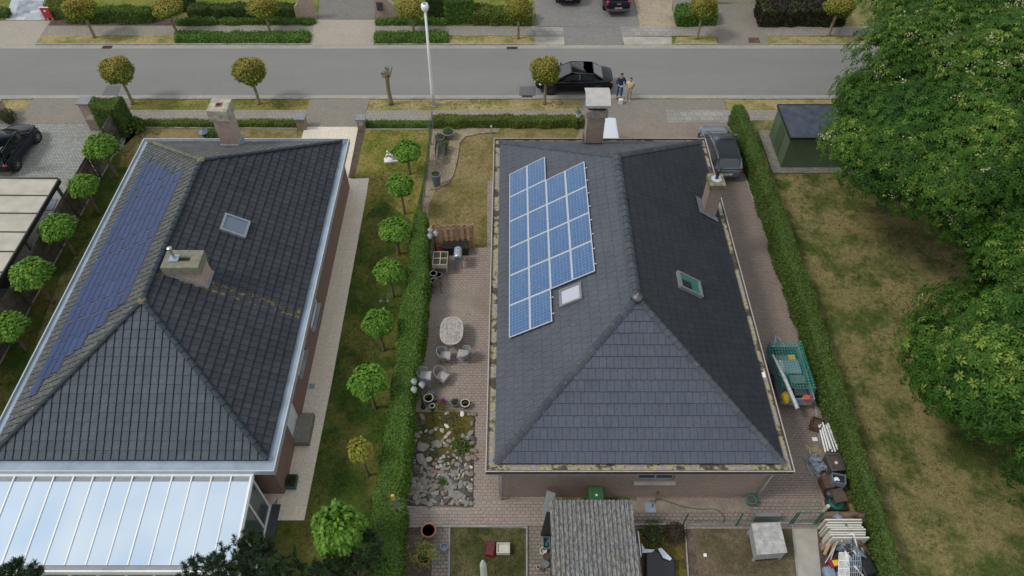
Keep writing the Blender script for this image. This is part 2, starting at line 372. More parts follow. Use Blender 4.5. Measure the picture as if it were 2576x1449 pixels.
# --- far side of the street
sheet('sidewalk', [(-200,64),(2900,66),(2900,91),(-200,88)], M['sidewalk'], 2)
sheet('verge', [(92,88.5),(450,88),(450,113),(88,113)], M['lawn_verge'], 4)
sheet('verge', [(440,89),(782,89),(782,113),(440,113)], M['lawn_verge'], 3)
sheet('verge', [(942,89),(1345,91),(1345,113.5),(942,113.5)], M['lawn_verge'], 4)
sheet('verge', [(1702,93),(1802,93),(1806,113),(1694,113)], M['lawn_verge'], 4)
sheet('verge', [(1946,92),(2700,92),(2700,113),(1940,113)], M['lawn_verge'], 4)
sheet('driveway', [(-200,52),(128,52),(88,113),(-200,113)], M['drive_beige'], 5)
sheet('driveway', [(35,51),(62,-60),(140,-60),(112,51)], M['mosaic'], 5)
sheet('path_edge', [(14,51),(44,-60),(62,-60),(35,51)], M['zinc_light'], 6)
sheet('flower_bed', [(112,52),(128,64),(440,64),(440,50),(300,-20),(120,-20)], M['soil'], 3)
sheet('front_lawn', [(-200,-40),(36,-60),(20,40),(-200,48)], M['lawn_far'], 3)
sheet('front_lawn', [(130,30),(430,34),(470,-80),(150,-80)], M['lawn_far'], 4)
sheet('front_lawn', [(470,50),(800,50),(800,-80),(470,-80)], M['lawn_far'], 4)
sheet('driveway', [(791,50),(946,50),(941,113),(781,113)], M['drive_beige'], 6)
sheet('driveway', [(800,50.5),(944,50.5),(940,-90),(812,-90)], M['cobble_dark'], 5)
sheet('front_lawn', [(946,62),(1345,64),(1340,-80),(946,-80)], M['lawn_far'], 4)
sheet('driveway', [(1352,67),(1610,67),(1568,-90),(1330,-90)], M['drive_cool'], 5)
sheet('driveway', [(1416,67.5),(1566,67.5),(1568,113),(1420,113)], M['drive_cool'], 6)
sheet('sidewalk_slab', [(1345,66),(1416,66),(1418,91.5),(1345,91.5)], M['slab'], 5)
sheet('concrete_patch', [(1345,92),(1418,92),(1420,112.5),(1345,112.5)], M['concrete'], 5)
sheet('driveway', [(1610,67),(1701,67),(1690,20),(1700,-90),(1575,-90)], M['drive_yellow'], 6)
sheet('sidewalk_slab', [(1561,67),(1690,67),(1690,91.5),(1566,91.5)], M['slab'], 7)
sheet('concrete_patch', [(1566,92),(1690,93),(1690,112.5),(1570,112.5)], M['concrete'], 7)
sheet('driveway', [(1795,10),(1905,8),(1936,113),(1808,113)], M['drive_grey'], 6)
sheet('driveway', [(1695,67),(1800,67),(1800,9),(1720,-90),(1690,-90)], M['drive_cool'], 4)
# --- near side of the street
sheet('verge', [(-200,248.5),(82,248.5),(68,275),(-200,275)], M['lawn_verge'], 4)
sheet('verge', [(330,248.5),(779,248.5),(776,276),(322,276)], M['lawn_olive'], 4)
sheet('verge', [(932,248.5),(1464,248.5),(1466,278),(925,277)], M['lawn_verge'], 4)
sheet('verge', [(1822,250),(2700,250),(2700,276),(1830,276)], M['lawn_verge'], 4)
sheet('sidewalk', [(-200,275),(2800,277),(2800,302),(-200,303)], M['sidewalk'], 2)
sheet('driveway', [(78,248.5),(334,248.5),(318,312),(-200,312),(-200,276),(66,276)], M['drive_grey'], 5)
sheet('cobbled_driveway', [(-300,311),(232,311),(345,335),(120,560),(-60,960),(-400,900)], M['cobble'], 4)
sheet('driveway', [(779,249),(932,249),(905,319),(766,319)], M['drive_grey'], 6)
sheet('driveway', [(1463,249),(1822,250),(1838,344),(1650,450),(1400,450),(1458,330)], M['drive_grey'], 5)
sheet('sidewalk_slab', [(1674,277),(1836,278),(1836,307),(1681,307)], M['slab'], 6)
sheet('brick_driveway', [(1462,312),(1836,310),(1850,345),(1932,613),(2012,856),(2044,966),(2080,1090),(2110,1200),(2100,1330),(1600,1330),(1600,400),(1440,400)], M['drive_brick'], 7)
# house one grounds
sheet('front_lawn', [(322,322),(748,325),(740,420),(300,420)], M['lawn_yellow'], 4)
sheet('side_lawn', [(345,320),(420,330),(150,700),(-60,1250),(-400,1250),(-100,900),(200,500)], M['lawn_green'], 3)
sheet('tiled_terrace', [(766,319),(899,319),(901,330),(882,440),(882,450),(928,448),(923,483),(834,966),(765,1309),(691,1309),(560,1420),(520,900),(745,400)], M['tile'], 6)
sheet('flower_bed', [(901,320),(919,327),(891,447),(876,447)], M['soil'], 8)
sheet('side_lawn', [(919,326),(1083,326),(1083,330),(1060,520),(985,966),(925,1600),(560,1600),(690,1310),(765,1309),(834,966),(923,483),(928,448),(891,447)], M['lawn_green'], 4)
sheet('front_lawn', [(919,326),(1083,326),(1070,430),(1040,560),(960,500),(905,560),(928,448),(891,447)], M['lawn_olive'], 5)
sheet('terrace_slab', [(691,1309),(700,1250),(640,1330),(640,1430)], M['kerb'], 7)
# house two grounds
sheet('dry_lawn', [(1120,322),(1460,322),(1460,345),(1244,420),(1230,625),(1080,625),(1085,420)], M['lawn_yellow'], 4)
gp = [(1088,322),(1260,322),(1250,333),(1205,338),(1170,345),(1155,362),(1150,400),(1140,440),(1128,462),(1095,478),(1078,520),(1078,640),(1050,700),(1055,560),(1075,430)]
sheet('gravel_bed', gp, M['gravel'], 5)
sheet('patio', [(1075,628),(1225,622),(1226,455),(1245,455),(1400,455),(1400,1330),(1130,1326),(1003,1326),(1040,966),(1065,720)], M['patio'], 6)
sheet('patio', [(1100,1259),(1600,1259),(1600,1318),(1325,1324),(1000,1326)], M['patio'], 7)
sheet('rear_paving', [(1590,1258),(2065,1258),(2078,1320),(1590,1322)], M['patio_dim'], 8)
sheet('concrete_band', [(1590,1259),(1880,1259),(1900,1286),(1590,1284)], simple('screed_band', (.215,.18,.145), .95, var=.25, scale=2), 9)
sheet('rear_paving', [(1325,1322),(1385,1322),(1385,1600),(1325,1600)], M['patio_dim'], 8)
sheet('back_lawn', [(1130,1326),(1325,1324),(1325,1600),(1130,1600)], M['lawn_back'], 4)
sheet('gravel_bed', [(1003,1327),(1090,1327),(1085,1600),(990,1600)], M['gravel_dark'], 5)
sheet('garden_path', [(1088,1327),(1131,1327),(1128,1600),(1082,1600)], M['patio_dim'], 7)
sheet('bare_soil', [(1590,1322),(2075,1318),(2110,1600),(1590,1600)], M['dirt'], 3)
sheet('garden_bed', [(1605,1322),(1722,1322),(1740,1600),(1610,1600)], M['moss'], 5)
sheet('edging_strip', [(1722,1322),(1746,1322),(1768,1600),(1740,1600)], M['gravel_dark'], 6)
sheet('concrete_path', [(1992,1322),(2054,1320),(2080,1600),(2020,1600)], M['concrete'], 6)
sheet('yard_dirt', [(2055,1318),(2110,1300),(2170,1600),(2080,1600)], M['soil'], 5)
# sandy strip along the driveway hedge
sheet('sandy_strip', [(2022,1115),(2062,1120),(2100,1215),(2100,1330),(2074,1290),(2052,1180),(2036,1160)], M['gravel'], 9)
# sheds and cover slabs let into the road
def cover(name, pts, mat, lab, cat, group=None):
    q = [P(x, y) for x, y in pts]; m = MB().prism([(p.x, p.y) for p in q], .008, .05)
    return tag(m.build(name, mat), lab, cat, group)
sheet('asphalt_patch', [(268,215),(305,215),(296,240),(256,240)], M['asphalt_patch'], 4)
sheet('asphalt_patch', [(1307,217),(1347,217),(1347,241),(1306,241)], M['asphalt_patch'], 4)
def grate(cx, cy, w, h, label):
    a = P(cx-w/2, cy+h/2); b = P(cx+w/2, cy-h/2); t = thing('drain_grate', label, 'drain grate', ((a.x+b.x)/2, (a.y+b.y)/2, .014), group='drain grates in the street gutters')
    m = MB(); m.box(a.x, b.x, a.y, b.y, .014, .022); m.build('pit', M['black'], t)
    f = MB(); n = 9
    f.box(a.x, b.x, a.y, a.y+.03, .023, .05); f.box(a.x, b.x, b.y-.03, b.y, .023, .05)
    for i in range(n+1):
        x = a.x+(b.x-a.x-.03)*i/n; f.box(x, x+.03, a.y+.03, b.y-.03, .023, .048)
    f.build('grid', M['rust'], t)
grate(270, 119.5, 27, 6, 'rusty drain grate in the far gutter opposite the left street tree')
grate(1288, 121.5, 27, 5, 'rusty drain grate in the far gutter right of the white street lamp')
grate(1326, 244, 26, 6, 'rusty drain grate in the near gutter beside the black sedan')
cover('manhole_cover', [(1882,96),(1908,96),(1912,108),(1884,108)], M['rust'], 'square rusty inspection cover in the grey driveway at the far right', 'manhole cover')
cover('inspection_cover', [(1622,1265),(1648,1265),(1650,1290),(1624,1290)], M['zinc'], 'square grey concrete inspection cover beside the garden hose', 'cover slab')
cover('drain_cover', [(779,967),(793,967),(791,979),(777,979)], M['zinc'], 'small grey drain cover set in the cream tiled path', 'drain cover')
cover('metal_plate', [(122,502),(146,502),(133,530),(108,530)], M['pot_blue'], 'blue grey metal plate lying by the wooden fence beside the carport', 'metal plate')
# edging curb between lawns
def edge(name, pts, w, h, mat, z0=0):
    m = MB()
    for a, b in zip(pts, pts[1:]):
        A = P(*a); B = P(*b); A.z = B.z = z0+h/2; m.bar(A, B, w, h)
    return m.build(name, mat, kind='structure')
edge('lawn_edging', [(919,327),(1083,327)], .06, .08, M['concrete'])
edge('lawn_edging', [(330,322),(748,325)], .06, .08, M['concrete'])
edge('lawn_edging', [(1083,478),(1095,478),(1128,462),(1140,440),(1150,400),(1155,362),(1170,345),(1205,338),(1245,334)], .08, .09, M['gravel'])
edge('patio_edging', [(1003,1327),(1325,1325)], .06, .1, M['kerb'])
edge('patio_edging', [(1325,1325),(1325,1600)], .06, .1, M['kerb'])
edge('patio_edging', [(1131,1327),(1128,1600)], .06, .06, M['kerb'])
edge('patio_edging', [(1595,1322),(2075,1319)], .08, .14, M['kerb'])
edge('path_edging', [(1992,1322),(2020,1600)], .05, .06, M['kerb'])
edge('bed_edging', [(1722,1322),(1740,1600)], .05, .1, M['kerb'])
edge('drive_edging', [(1838,344),(1932,613),(2012,856),(2044,966),(2062,1120)], .07, .06, M['kerb'])
# ================================================= roofs
def tiles(O, U, V, Lu, Lv, tw, th, thick=.03, lap=.03, gap=.012, half=0, jit=.004, rib=0, warp=0, e=.02, sk=.7):
    """courses of single tiles on the plane O + u*U + v*V, lower edges proud"""
    m = MB(); N = U.cross(V).normalized()
    nv = int(Lv/th)+1; nu = int(Lu/tw)+2
    for j in range(nv):
        off = (half*(j % 2))*tw-tw
        for i in range(nu):
            u0 = i*tw+off+gap/2; u1 = u0+tw-gap
            w = warp*sin(i*.9+j*.35)
            v0 = j*th; v1 = v0+th+.03
            a = lap+thick+rnd.uniform(-jit, jit)+w; b = thick+rnd.uniform(-jit, jit)+w
            k = rnd.random()
            q = lambda u, v, n: O+U*u+V*v+N*n
            du = rnd.uniform(-.004, .004)
            g_ = e*sk; w0 = v0+du
            vs = [q(u0,w0,a-e-.01), q(u1,w0,a-e-.01), q(u0,w0,a-e), q(u1,w0,a-e), q(u0+g_,w0+e,a), q(u1-g_,w0+e,a), q(u1-g_,v1,b-.02), q(u0+g_,v1,b-.02), q(u1,v1,b-.02-e), q(u0,v1,b-.02-e), q(u1,v1,b-.08), q(u0,v1,b-.08), q(u1,w0,a-e-.05), q(u0,w0,a-e-.05)]
            m.add(vs, [(4,5,6,7)], k)
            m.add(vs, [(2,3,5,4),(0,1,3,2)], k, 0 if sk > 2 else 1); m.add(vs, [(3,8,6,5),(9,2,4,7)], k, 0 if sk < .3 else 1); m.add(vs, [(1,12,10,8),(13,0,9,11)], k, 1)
            if rib:
                vs = [q(u1-rib,v0+du,a), q(u1,v0+du,a), q(u1,v0+du,a+.012), q(u1-rib,v0+du,a+.012), q(u1-rib,v1,b-.02), q(u1,v1,b-.02), q(u1,v1,b+.002), q(u1-rib,v1,b+.002)]
                m.add(vs, [(0,1,2,3),(3,2,6,7),(0,3,7,4),(1,5,6,2)], k)
    return m
def hip_house(X0, X1, Y0, Y1, ze, zr, rs, rn, ft, mats, root, ttw, tth, half, rib, warp, names, gap, lap, e=.02, sk=.7):
    """hipped roof: eave rectangle, ridge from (xc,Y0+rs) to (xc,Y1-rn)"""
    xc = (X0+X1)/2; A = Vector((X0,Y0,ze)); B = Vector((X1,Y0,ze)); Cc = Vector((X1,Y1,ze)); D = Vector((X0,Y1,ze))
    S = Vector((xc,Y0+rs,zr)); N_ = Vector((xc,Y1-rn,zr))
    up = Vector((0,0,1)); d = Vector((0,0,-.06))
    m = MB().add([p+d for p in (A,B,Cc,D,S,N_)], [(0,1,4),(1,2,5,4),(2,3,5),(3,0,4,5),(3,2,1,0)]).build('roof', mats['under'], root)
    def face(a, b, cl, mat, nm):
        U = (b-a).normalized(); mid = cl; V = (mid-a)-U*(mid-a).dot(U); Lv = V.length; V.normalize()
        t = tiles(a, U, V, (b-a).length, Lv, ttw, tth, gap=gap, half=half, rib=rib, warp=warp, lap=lap if sk < .5 else {'west':lap*.6,'south':.010}.get(nm, lap), e=e*(1 if sk < .5 else {'west':.45,'south':.2,'east':.7,'north':.6}[nm]), sk=sk if sk < .5 else {'west':.7,'south':6.0,'east':.5,'north':.7}[nm])
        return t, U, V
    out = []
    for nm, a, b, cl, planes in (('south', A, B, S, ((A,S,1),(B,S,-1))), ('east', B, Cc, S, ((B,S,1),(Cc,N_,-1))), ('north', Cc, D, N_, ((Cc,N_,1),(D,N_,-1))), ('west', D, A, N_, ((D,N_,1),(A,S,-1)))):
        t, U, V = face(a, b, cl, None, nm)
        cp = []
        for p, q, sg in planes:
            n = (q-p).cross(up)*sg; n.z = 0; n.normalize(); cen = (a+b)/2
            if (cen-p).dot(n) > 0: n = -n
            cp.append((p, n))
        n = U.cross(V); cp.append((Vector((xc, Y0, zr)) if nm in ('east','west') else q, V)) 
        cp.append((a, -U if False else Vector((0,0,-1)))) if False else None
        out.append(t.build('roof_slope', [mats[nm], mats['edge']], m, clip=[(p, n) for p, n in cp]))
    return m, (A,B,Cc,D,S,N_), out
def caps(a, b, r, step, mat, parent, name, flat=False, over=.02):
    """overlapping ridge caps from a (low) to b (high)"""
    m = MB(); d = (b-a); L = d.length; d.normalize(); n = max(1, int(L/step)); st = L/n
    side = d.cross(Vector((0,0,1))).normalized(); up = side.cross(d).normalized()
    for i in range(n):
        p = a+d*(i*st); q = a+d*((i+1)*st+.06)
        k = rnd.random(); jj = rnd.uniform(-.006, .006)
        if flat:
            prof = [(-r,-r*.45),(-r*.5,r*.02),(0,r*.3),(r*.5,r*.02),(r,-r*.45)]
        else:
            prof = [(r*cos(t), r*.75*sin(t)) for t in [pi*1.02-pi*1.04*j/6 for j in range(7)]]
        vs = []
        for (pt, sc, lift) in ((p, 1.12, over+.012), (q, .95, .0)):
            vs += [pt+side*(x*sc+jj)+up*(y*sc+lift) for x, y in prof]
        g = len(prof)
        fs = [(j, j+1, g+j+1, g+j) for j in range(g-1)]+[tuple(range(g))[::-1]]
        m.add(vs, fs, k)
    return m.build(name, mat, parent, smooth=False)
def roofmat(name, c1, c2, spots=None, moss=None, rough=.7, spec=.4, lich=None, sp=.5):
    s = NT(name, .8, spec=.22)
    f = s.ramp(s.tint(), [(0, c1), (1, c2)])
    f = s.mix(.7, f, s.ramp(s.noise(.5, 6, .65), [(.3, .82), (.7, 1.16)]), 'MULTIPLY')
    f = s.mix(.5, f, s.ramp(s.noise(3.0, 4, .6, vec=s.map(loc=(2,7,1))), [(.35, .9), (.65, 1.08)]), 'MULTIPLY')
    f = s.mix(.6, f, s.ramp(s.noise(16, 4, .7), [(.3, .7), (.7, 1.3)]), 'MULTIPLY')
    if spots:
        f = s.mix(s.ramp(s.noise(8, 3, .6, vec=s.map(loc=(4,4,4))), [(sp+.2, 0.0), (sp+.24, .7)]), f, spots)
    if lich: f = lich(s, f)
    s.col(f); s.bump(s.noise(40, 3), .004)
    return s.mat
# ---------------------------------------------------------------- house two (slate roof, solar panels)
ZE = 2.95
H2 = dict(X0=-.62, X1=9.98, Y0=12.2, Y1=30.72)
h2 = thing('brick_house', 'pale brick bungalow with dark slate hipped roof carrying blue solar panels', 'house', (4.7, 21.5, 0))
sl = dict(under=simple('roof_underlay', (.012,.014,.016), .9), edge=simple('slate_edge', (.022,.027,.034), .9, bump=0),  # cut edges; shadow line of each course put into their dark colour
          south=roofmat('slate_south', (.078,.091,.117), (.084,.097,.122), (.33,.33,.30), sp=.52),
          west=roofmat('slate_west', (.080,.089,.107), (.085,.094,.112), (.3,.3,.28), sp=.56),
          east=roofmat('slate_east_shaded', (.028,.032,.038), (.033,.038,.045), (.12,.13,.13), sp=.55, spec=.25),  # slope turned from the sun: its shade is put into the slate colour
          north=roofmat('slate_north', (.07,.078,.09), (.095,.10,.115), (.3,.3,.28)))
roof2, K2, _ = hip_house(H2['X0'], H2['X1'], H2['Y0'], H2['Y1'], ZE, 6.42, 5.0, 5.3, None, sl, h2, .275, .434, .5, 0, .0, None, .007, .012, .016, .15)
slc = roofmat('slate_cap', (.055,.065,.08), (.075,.085,.10), (.35,.35,.32), sp=.48)
A,B,Cc,D,S2,N2 = K2; Z1 = Vector((0,0,.05))
caps(A+Z1, S2+Z1, .135, .30, slc, roof2, 'hip_cap', True); caps(B+Z1, S2+Z1, .135, .30, slc, roof2, 'hip_cap', True)
caps(Cc+Z1, N2+Z1, .17, .30, slc, roof2, 'hip_cap', True); caps(D+Z1, N2+Z1, .17, .30, slc, roof2, 'hip_cap', True)
caps(S2+Z1, N2+Z1, .16, .35, slc, roof2, 'ridge_cap', True)
MB().lathe([(.24,-.12),(.22,.02),(.16,.08),(.08,.13),(.05,.18),(.01,.2)], S2+Vector((0,0,.08)), 18).build('finial', M['dark_steel'], roof2, smooth=True)
# walls
WX0, WX1, WY0, WY1 = -.5, 9.85, 12.22, 30.55
def wallbox(m, x0, x1, y0, y1, z0, z1): m.box(x0, x1, y0, y1, z0, z1)
w2 = MB()
wa = P(1600,1198,2.6).x; wx0 = 4.76; wx1 = 6.16; wz0, wz1 = 1.45, 2.5      # the window under the eave
w2.box(WX0, wx0, WY0, WY0+.3, 0, 2.72); w2.box(wx1, WX1, WY0, WY0+.3, 0, 2.72)
w2.box(wx0, wx1, WY0, WY0+.3, 0, wz0); w2.box(wx0, wx1, WY0, WY0+.3, wz1, 2.72)
w2.box(WX0, WX0+.3, WY0+.3, WY1, 0, 2.72); w2.box(WX1-.3, WX1, WY0+.3, WY1, 0, 2.72); w2.box(WX0+.3, WX1-.3, WY1-.3, WY1, 0, 2.72)
w2.build('wall', M['brick_pale'], h2)
wn = MB(); wn.box(wx0, wx1, WY0+.12, WY0+.18, wz0, wz1); wn = wn.build('window', M['glass_dark'], h2)
f = MB(); f.box(wx0, wx1, WY0+.08, WY0+.115, wz0, wz0+.07); f.box(wx0, wx1, WY0+.08, WY0+.115, wz1-.07, wz1); f.box(wx0, wx0+.07, WY0+.08, WY0+.115, wz0+.07, wz1-.07); f.box(wx1-.07, wx1, WY0+.08, WY0+.115, wz0+.07, wz1-.07); f.box((wx0+wx1)/2-.03, (wx0+wx1)/2+.03, WY0+.08, WY0+.115, wz0+.07, wz1-.07)
f.build('frame', M['grey_paint'], wn)
MB().box(wx0-.1, wx1+.1, WY0-.14, WY0+.078, wz0-.07, wz0-.002).build('sill', M['concrete'], wn)
# box gutter all round: floor with lichen, raised outer lip
def lichmat():
    s = NT('mossy_gutter', .9)
    n = s.noise(1.6, 8, .68, vec=s.map(sc=(1,1,1)))
    f = s.ramp(n, [(.36, (.05,.045,.035)), (.465, (.11,.095,.075)), (.485, (.33,.29,.17)), (.535, (.38,.33,.2)), (.55, (.25,.235,.215)), (.7, (.32,.30,.28))])
    f = s.mix(.6, f, s.ramp(s.noise(12, 5, .7), [(.3, .5), (.7, 1.35)]), 'MULTIPLY')
    s.col(f); s.bump(n, .03); return s.mat
M['lichen'] = lichmat()
def ring(m, X0, X1, Y0, Y1, w, z0, z1):
    m.box(X0, X1, Y0, Y0+w, z0, z1); m.box(X0, X1, Y1-w, Y1, z0, z1)
    m.box(X0, X0+w, Y0+w, Y1-w, z0, z1); m.box(X1-w, X1, Y0+w, Y1-w, z0, z1)
GX0, GX1, GY0, GY1 = -.97, 10.30, 11.88, 31.02
g = MB(); ring(g, GX0+.06, GX1-.06, GY0+.06, GY1-.06, .62, 2.72, 2.86); gut = g.build('gutter', M['lichen'], h2)
g = MB(); ring(g, GX0+.02, GX1-.02, GY0+.02, GY1-.02, .055, 2.70, 2.93); g.build('fascia', M['brown_paint'], gut)
g = MB(); ring(g, GX0, GX1, GY0, GY1, .035, 2.931, 2.955); g.build('edge_trim', simple('edge_trim', (.42,.37,.33), .5, var=.15), gut)
g = MB(); ring(g, GX0+.04, GX1-.04, GY0+.04, GY1-.04, .3, 2.6, 2.699); g.build('soffit', M['grey_paint'], gut)
# the bare plaster blotch on the east gutter
e = P(1917,943,2.87); MB().prism([(e.x-.1,e.y-.12),(e.x+.13,e.y-.14),(e.x+.12,e.y+.12),(e.x-.09,e.y+.1)], 2.861, 2.9).build('mortar_patch', M['white_paint'], gut)
# downpipes
def pipe(a, b, r, mat, par, nm='downpipe'):
    return MB().tube([a, a+Vector((0,0,-.1)), b], r, 10).build(nm, mat, par, smooth=True)
pa = Vector((-.42,12.12,2.62)); pipe(pa, Vector((-.42,12.12,.02)), .045, M['zinc_light'], h2)
pa = Vector((9.72,12.1,2.62)); pipe(pa, Vector((9.62,12.1,.02)), .045, M['zinc_light'], h2)
# chimney builder
def chimney(root, cx, cy, w, d, z0, z1, brick, cap='slab', capmat=None, capover=.08, flash=None, caph=.4):
    c = MB().box(cx-w/2, cx+w/2, cy-d/2, cy+d/2, z0, z1, taper=0).build('chimney', brick, root)
    if flash:
        MB().box(cx-w/2-.05, cx+w/2+.05, cy-d/2-.05, cy+d/2+.05, z0, flash).build('flashing', M['zinc'], c)
    return c
# big front chimney with a curved cover
ca = P(1471,370,3.5); 
def roofz2(x, y):        # height of the slate roof
    return ZE+min((x-H2['X0'])/5.3, (H2['X1']-x)/5.3, (y-H2['Y0'])/5.0, (H2['Y1']-y)/5.3)*(6.42-ZE)
cxa, cxb = P(1471,368,3.7).x, P(1514,368,3.7).x
cya = P(1490,368,3.75).y
ch = chimney(roof2, (cxa+cxb)/2, cya+.42, cxb-cxa, .84, roofz2(4.3, cya)-.3, 5.55, M['brick_pale'])
cx = (cxa+cxb)/2
MB().box(cxa-.05, cxb+.05, cya-.05, cya+.89, 3.4, roofz2(4.3, cya)+.14).build('flashing', M['dark_steel'], ch)
MB().box(cxa-.09, cxb+.09, cya-.08, cya+.92, 5.551, 5.95).build('collar', simple('chimney_render', (.26,.225,.19), .9, var=.4), ch)
MB().box(cxa+.0, cxb-.0, cya+.02, cya+.82, 5.951, 6.2).build('flue_opening', M['black'], ch)
m = MB(); n = 8; x0, x1 = cxa-.16, cxb+.16
prof = [(cya-.22+1.3*t, 6.38+.22*sin(pi*t)+.12*t) for t in [i/10 for i in range(11)]]
vs = [(x0,y,z) for y, z in prof]+[(x1,y,z) for y, z in prof]+[(x0,y,z-.05) for y, z in prof]+[(x1,y,z-.05) for y, z in prof]
k = len(prof); fs = [(i, k+i, k+i+1, i+1) for i in range(k-1)]+[(2*k+i+1, 3*k+i+1, 3*k+i, 2*k+i) for i in range(k-1)]+[(i+1, 2*k+i+1, 2*k+i, i) for i in range(k-1)]+[(k+i, 3*k+i, 3*k+i+1, k+i+1) for i in range(k-1)]+[(0,2*k,3*k,k),(k-1,2*k-1,4*k-1,3*k-1)]
m.add(vs, fs); m.build('curved_cover', simple('cover_concrete', (.40,.39,.38), .8, var=.12, scale=3), ch, smooth=False)
m = MB()
for x in (cxa+.05, cxb-.09):
    for y in (cya+.05, cya+.75): m.box(x, x+.04, y, y+.04, 5.95, 6.4)
m.build('cover_post', M['steel'], ch)
MB().box(x0, x1, prof[0][0]-.02, prof[0][0]+.06, prof[0][1]-.14, prof[0][1]+.0).build('cover_lip', simple('cover_lip', (.30,.29,.28), .8), ch)
# side chimney with white disc and bent flue
X3 = P(1785,535,3.55); cx3a, cx3b = P(1768,530,3.5).x, P(1802,536,3.5).x; cy3 = P(1785,536,3.5).y
ch3 = chimney(roof2, (cx3a+cx3b)/2, cy3+.36, cx3b-cx3a, .72, 3.0, 5.0, M['brick_pale'])
c3 = (cx3a+cx3b)/2
MB().box(cx3a-.06, cx3b+.06, cy3-.06, cy3+.78, 5.001, 5.28).build('collar', simple('mossy_cap', (.17,.155,.10), .95, var=.45, scale=5), ch3, bevel=.03)
MB().lathe([(.24,0),(.24,.03),(.12,.06),(.02,.06)], (c3, cy3+.38, 5.281), 20).build('disc', M['zinc_light'], ch3)
MB().tube([(c3,cy3+.38,5.3),(c3,cy3+.4,5.62),(c3+.06,cy3+.5,5.85)], .075, 10).build('flue', M['black'], ch3, smooth=True)
nrm = Vector((1,0,1)).normalized()
m = MB(); zf = lambda x: roofz2(x, 20)+.10
for (xa, xb, ya, yb) in ((cx3a-.3, cx3b+.1, cy3-.3, cy3-.01), (cx3a-.3, cx3a-.01, cy3-.01, cy3+.8)):
    m.add([(xa,ya,zf(xa)),(xb,ya,zf(xb)),(xb,yb,zf(xb)),(xa,yb,zf(xa))], [(0,1,2,3)])
m.build('flashing', simple('lead_sheet', (.15,.18,.23), .6, var=.3), ch3)
# roof window builder: corners in order, in the plane
def skylight(root, cor, frame=.11, h=.1, fmat=None, gmat=None, name='skylight', open_=0):
    c = [Vector(p) for p in cor]; n = (c[1]-c[0]).cross(c[3]-c[0]).normalized()
    if n.z < 0: n = -n
    cen = sum(c, Vector())/4
    k = len(c)
    inn = [p+(cen-p).normalized()*frame*1.4 for p in c]
    m = MB(); vs = [p-n*.05 for p in c]+[p+n*h for p in c]+[p+n*h for p in inn]+[p+n*(h-.05) for p in inn]
    fs = []
    for i in range(4):
        j = (i+1)%4; fs += [(i,j,4+j,4+i),(4+i,4+j,8+j,8+i),(8+i,8+j,12+j,12+i)]
    m.add(vs, fs)
    s = m.build(name, fmat or M['dark_steel'], root)
    g = MB().add([p+n*(h-.045) for p in inn], [(0,1,2,3)]).build('pane', gmat or M['glass_dark'], s)
    return s
nW = (A-D).cross(N2-D).normalized(); nW = nW if nW.z > 0 else -nW
nE = (Cc-B).cross(S2-B).normalized(); nE = nE if nE.z > 0 else -nE
def rect_on(plane_o, n, px, U, V):
    """a true rectangle on the roof, centre from px, size in metres"""
    c = PP(px[0], px[1], plane_o, n); return c
def roof_rect(o, n, px, py, a, b, lift=.06):
    V = Vector((0,1,0)); U = V.cross(n).normalized()
    c = PP(px, py, o+n*lift, n); return [c-U*a/2-V*b/2, c+U*a/2-V*b/2, c+U*a/2+V*b/2, c-U*a/2+V*b/2]
M['blind'] = glassy('blind_behind_glass', (.44,.45,.52), .1, .6)
M['glass_teal'] = glassy('teal_glass', (.05,.17,.16), .03, 1.0)
skylight(roof2, roof_rect(A, nW, 1437, 743, 1.02, .86), .085, .1, simple('grey_skylight_frame', (.17,.18,.19), .5), M['blind'])
sk = skylight(roof2, roof_rect(B, nE, 1733, 717, 1.25, .86), .1, .12, simple('skylight_frame', (.17,.19,.2), .5), M['glass_teal'])
q = roof_rect(B, nE, 1728, 716, .55, .42, .16); MB().add(q, [(0,1,2,3)]).build('dark_opening', M['black'], sk)
# ---------------------------------------------------------------- solar panels on the west slope
def cellmat():
    s = NT('solar_cells', .16, spec=.6)
    # cells 156 mm, busbars; panel-local coordinates x = across, y = along
    b = s.n('ShaderNodeTexBrick', offset=0); b.inputs['Scale'].default_value = 1; b.inputs['Brick Width'].default_value = .158; b.inputs['Row Height'].default_value = .158; b.inputs['Mortar Size'].default_value = .0045; b.inputs['Mortar Smooth'].default_value = .2
    b.inputs['Color1'].default_value = (.022,.082,.215,1); b.inputs['Color2'].default_value = (.030,.105,.255,1); b.inputs['Mortar'].default_value = (.20,.30,.42,1)
    s.L(s.map(loc=(.0, .0, 0)), b.inputs['Vector'])
    v = s.n('ShaderNodeTexVoronoi'); v.inputs['Scale'].default_value = 38; s.L(s.co, v.inputs['Vector'])
    f = s.mix(.08, b.outputs['Color'], v.outputs['Color'], 'OVERLAY')
    w = s.n('ShaderNodeTexBrick', offset=0); w.inputs['Scale'].default_value = 1; w.inputs['Brick Width'].default_value = .053; w.inputs['Row Height'].default_value = 5; w.inputs['Mortar Size'].default_value = .0022
    w.inputs['Color1'].default_value = (0,0,0,1); w.inputs['Color2'].default_value = (0,0,0,1); w.inputs['Mortar'].default_value = (.14,.18,.22,1); s.L(s.co, w.inputs['Vector'])
    f = s.mix(1.0, f, w.outputs['Color'], 'ADD'); f = s.mix(.25, f, s.ramp(s.noise(.8, 3), [(.3, .7), (.7, 1.3)]), 'MULTIPLY')
    f = s.mix(s.ramp(s.noise(2.2, 6, .75), [(.5, 0.0), (.8, .5)]), f, (.22,.19,.17))
    s.col(f); s.b.inputs['Coat Weight'].default_value = .12; s.b.inputs['Coat Roughness'].default_value = .05
    return s.mat
M['cells'] = cellmat(); M['alu'] = simple('aluminium', (.62,.64,.66), .35, .4, var=.08)
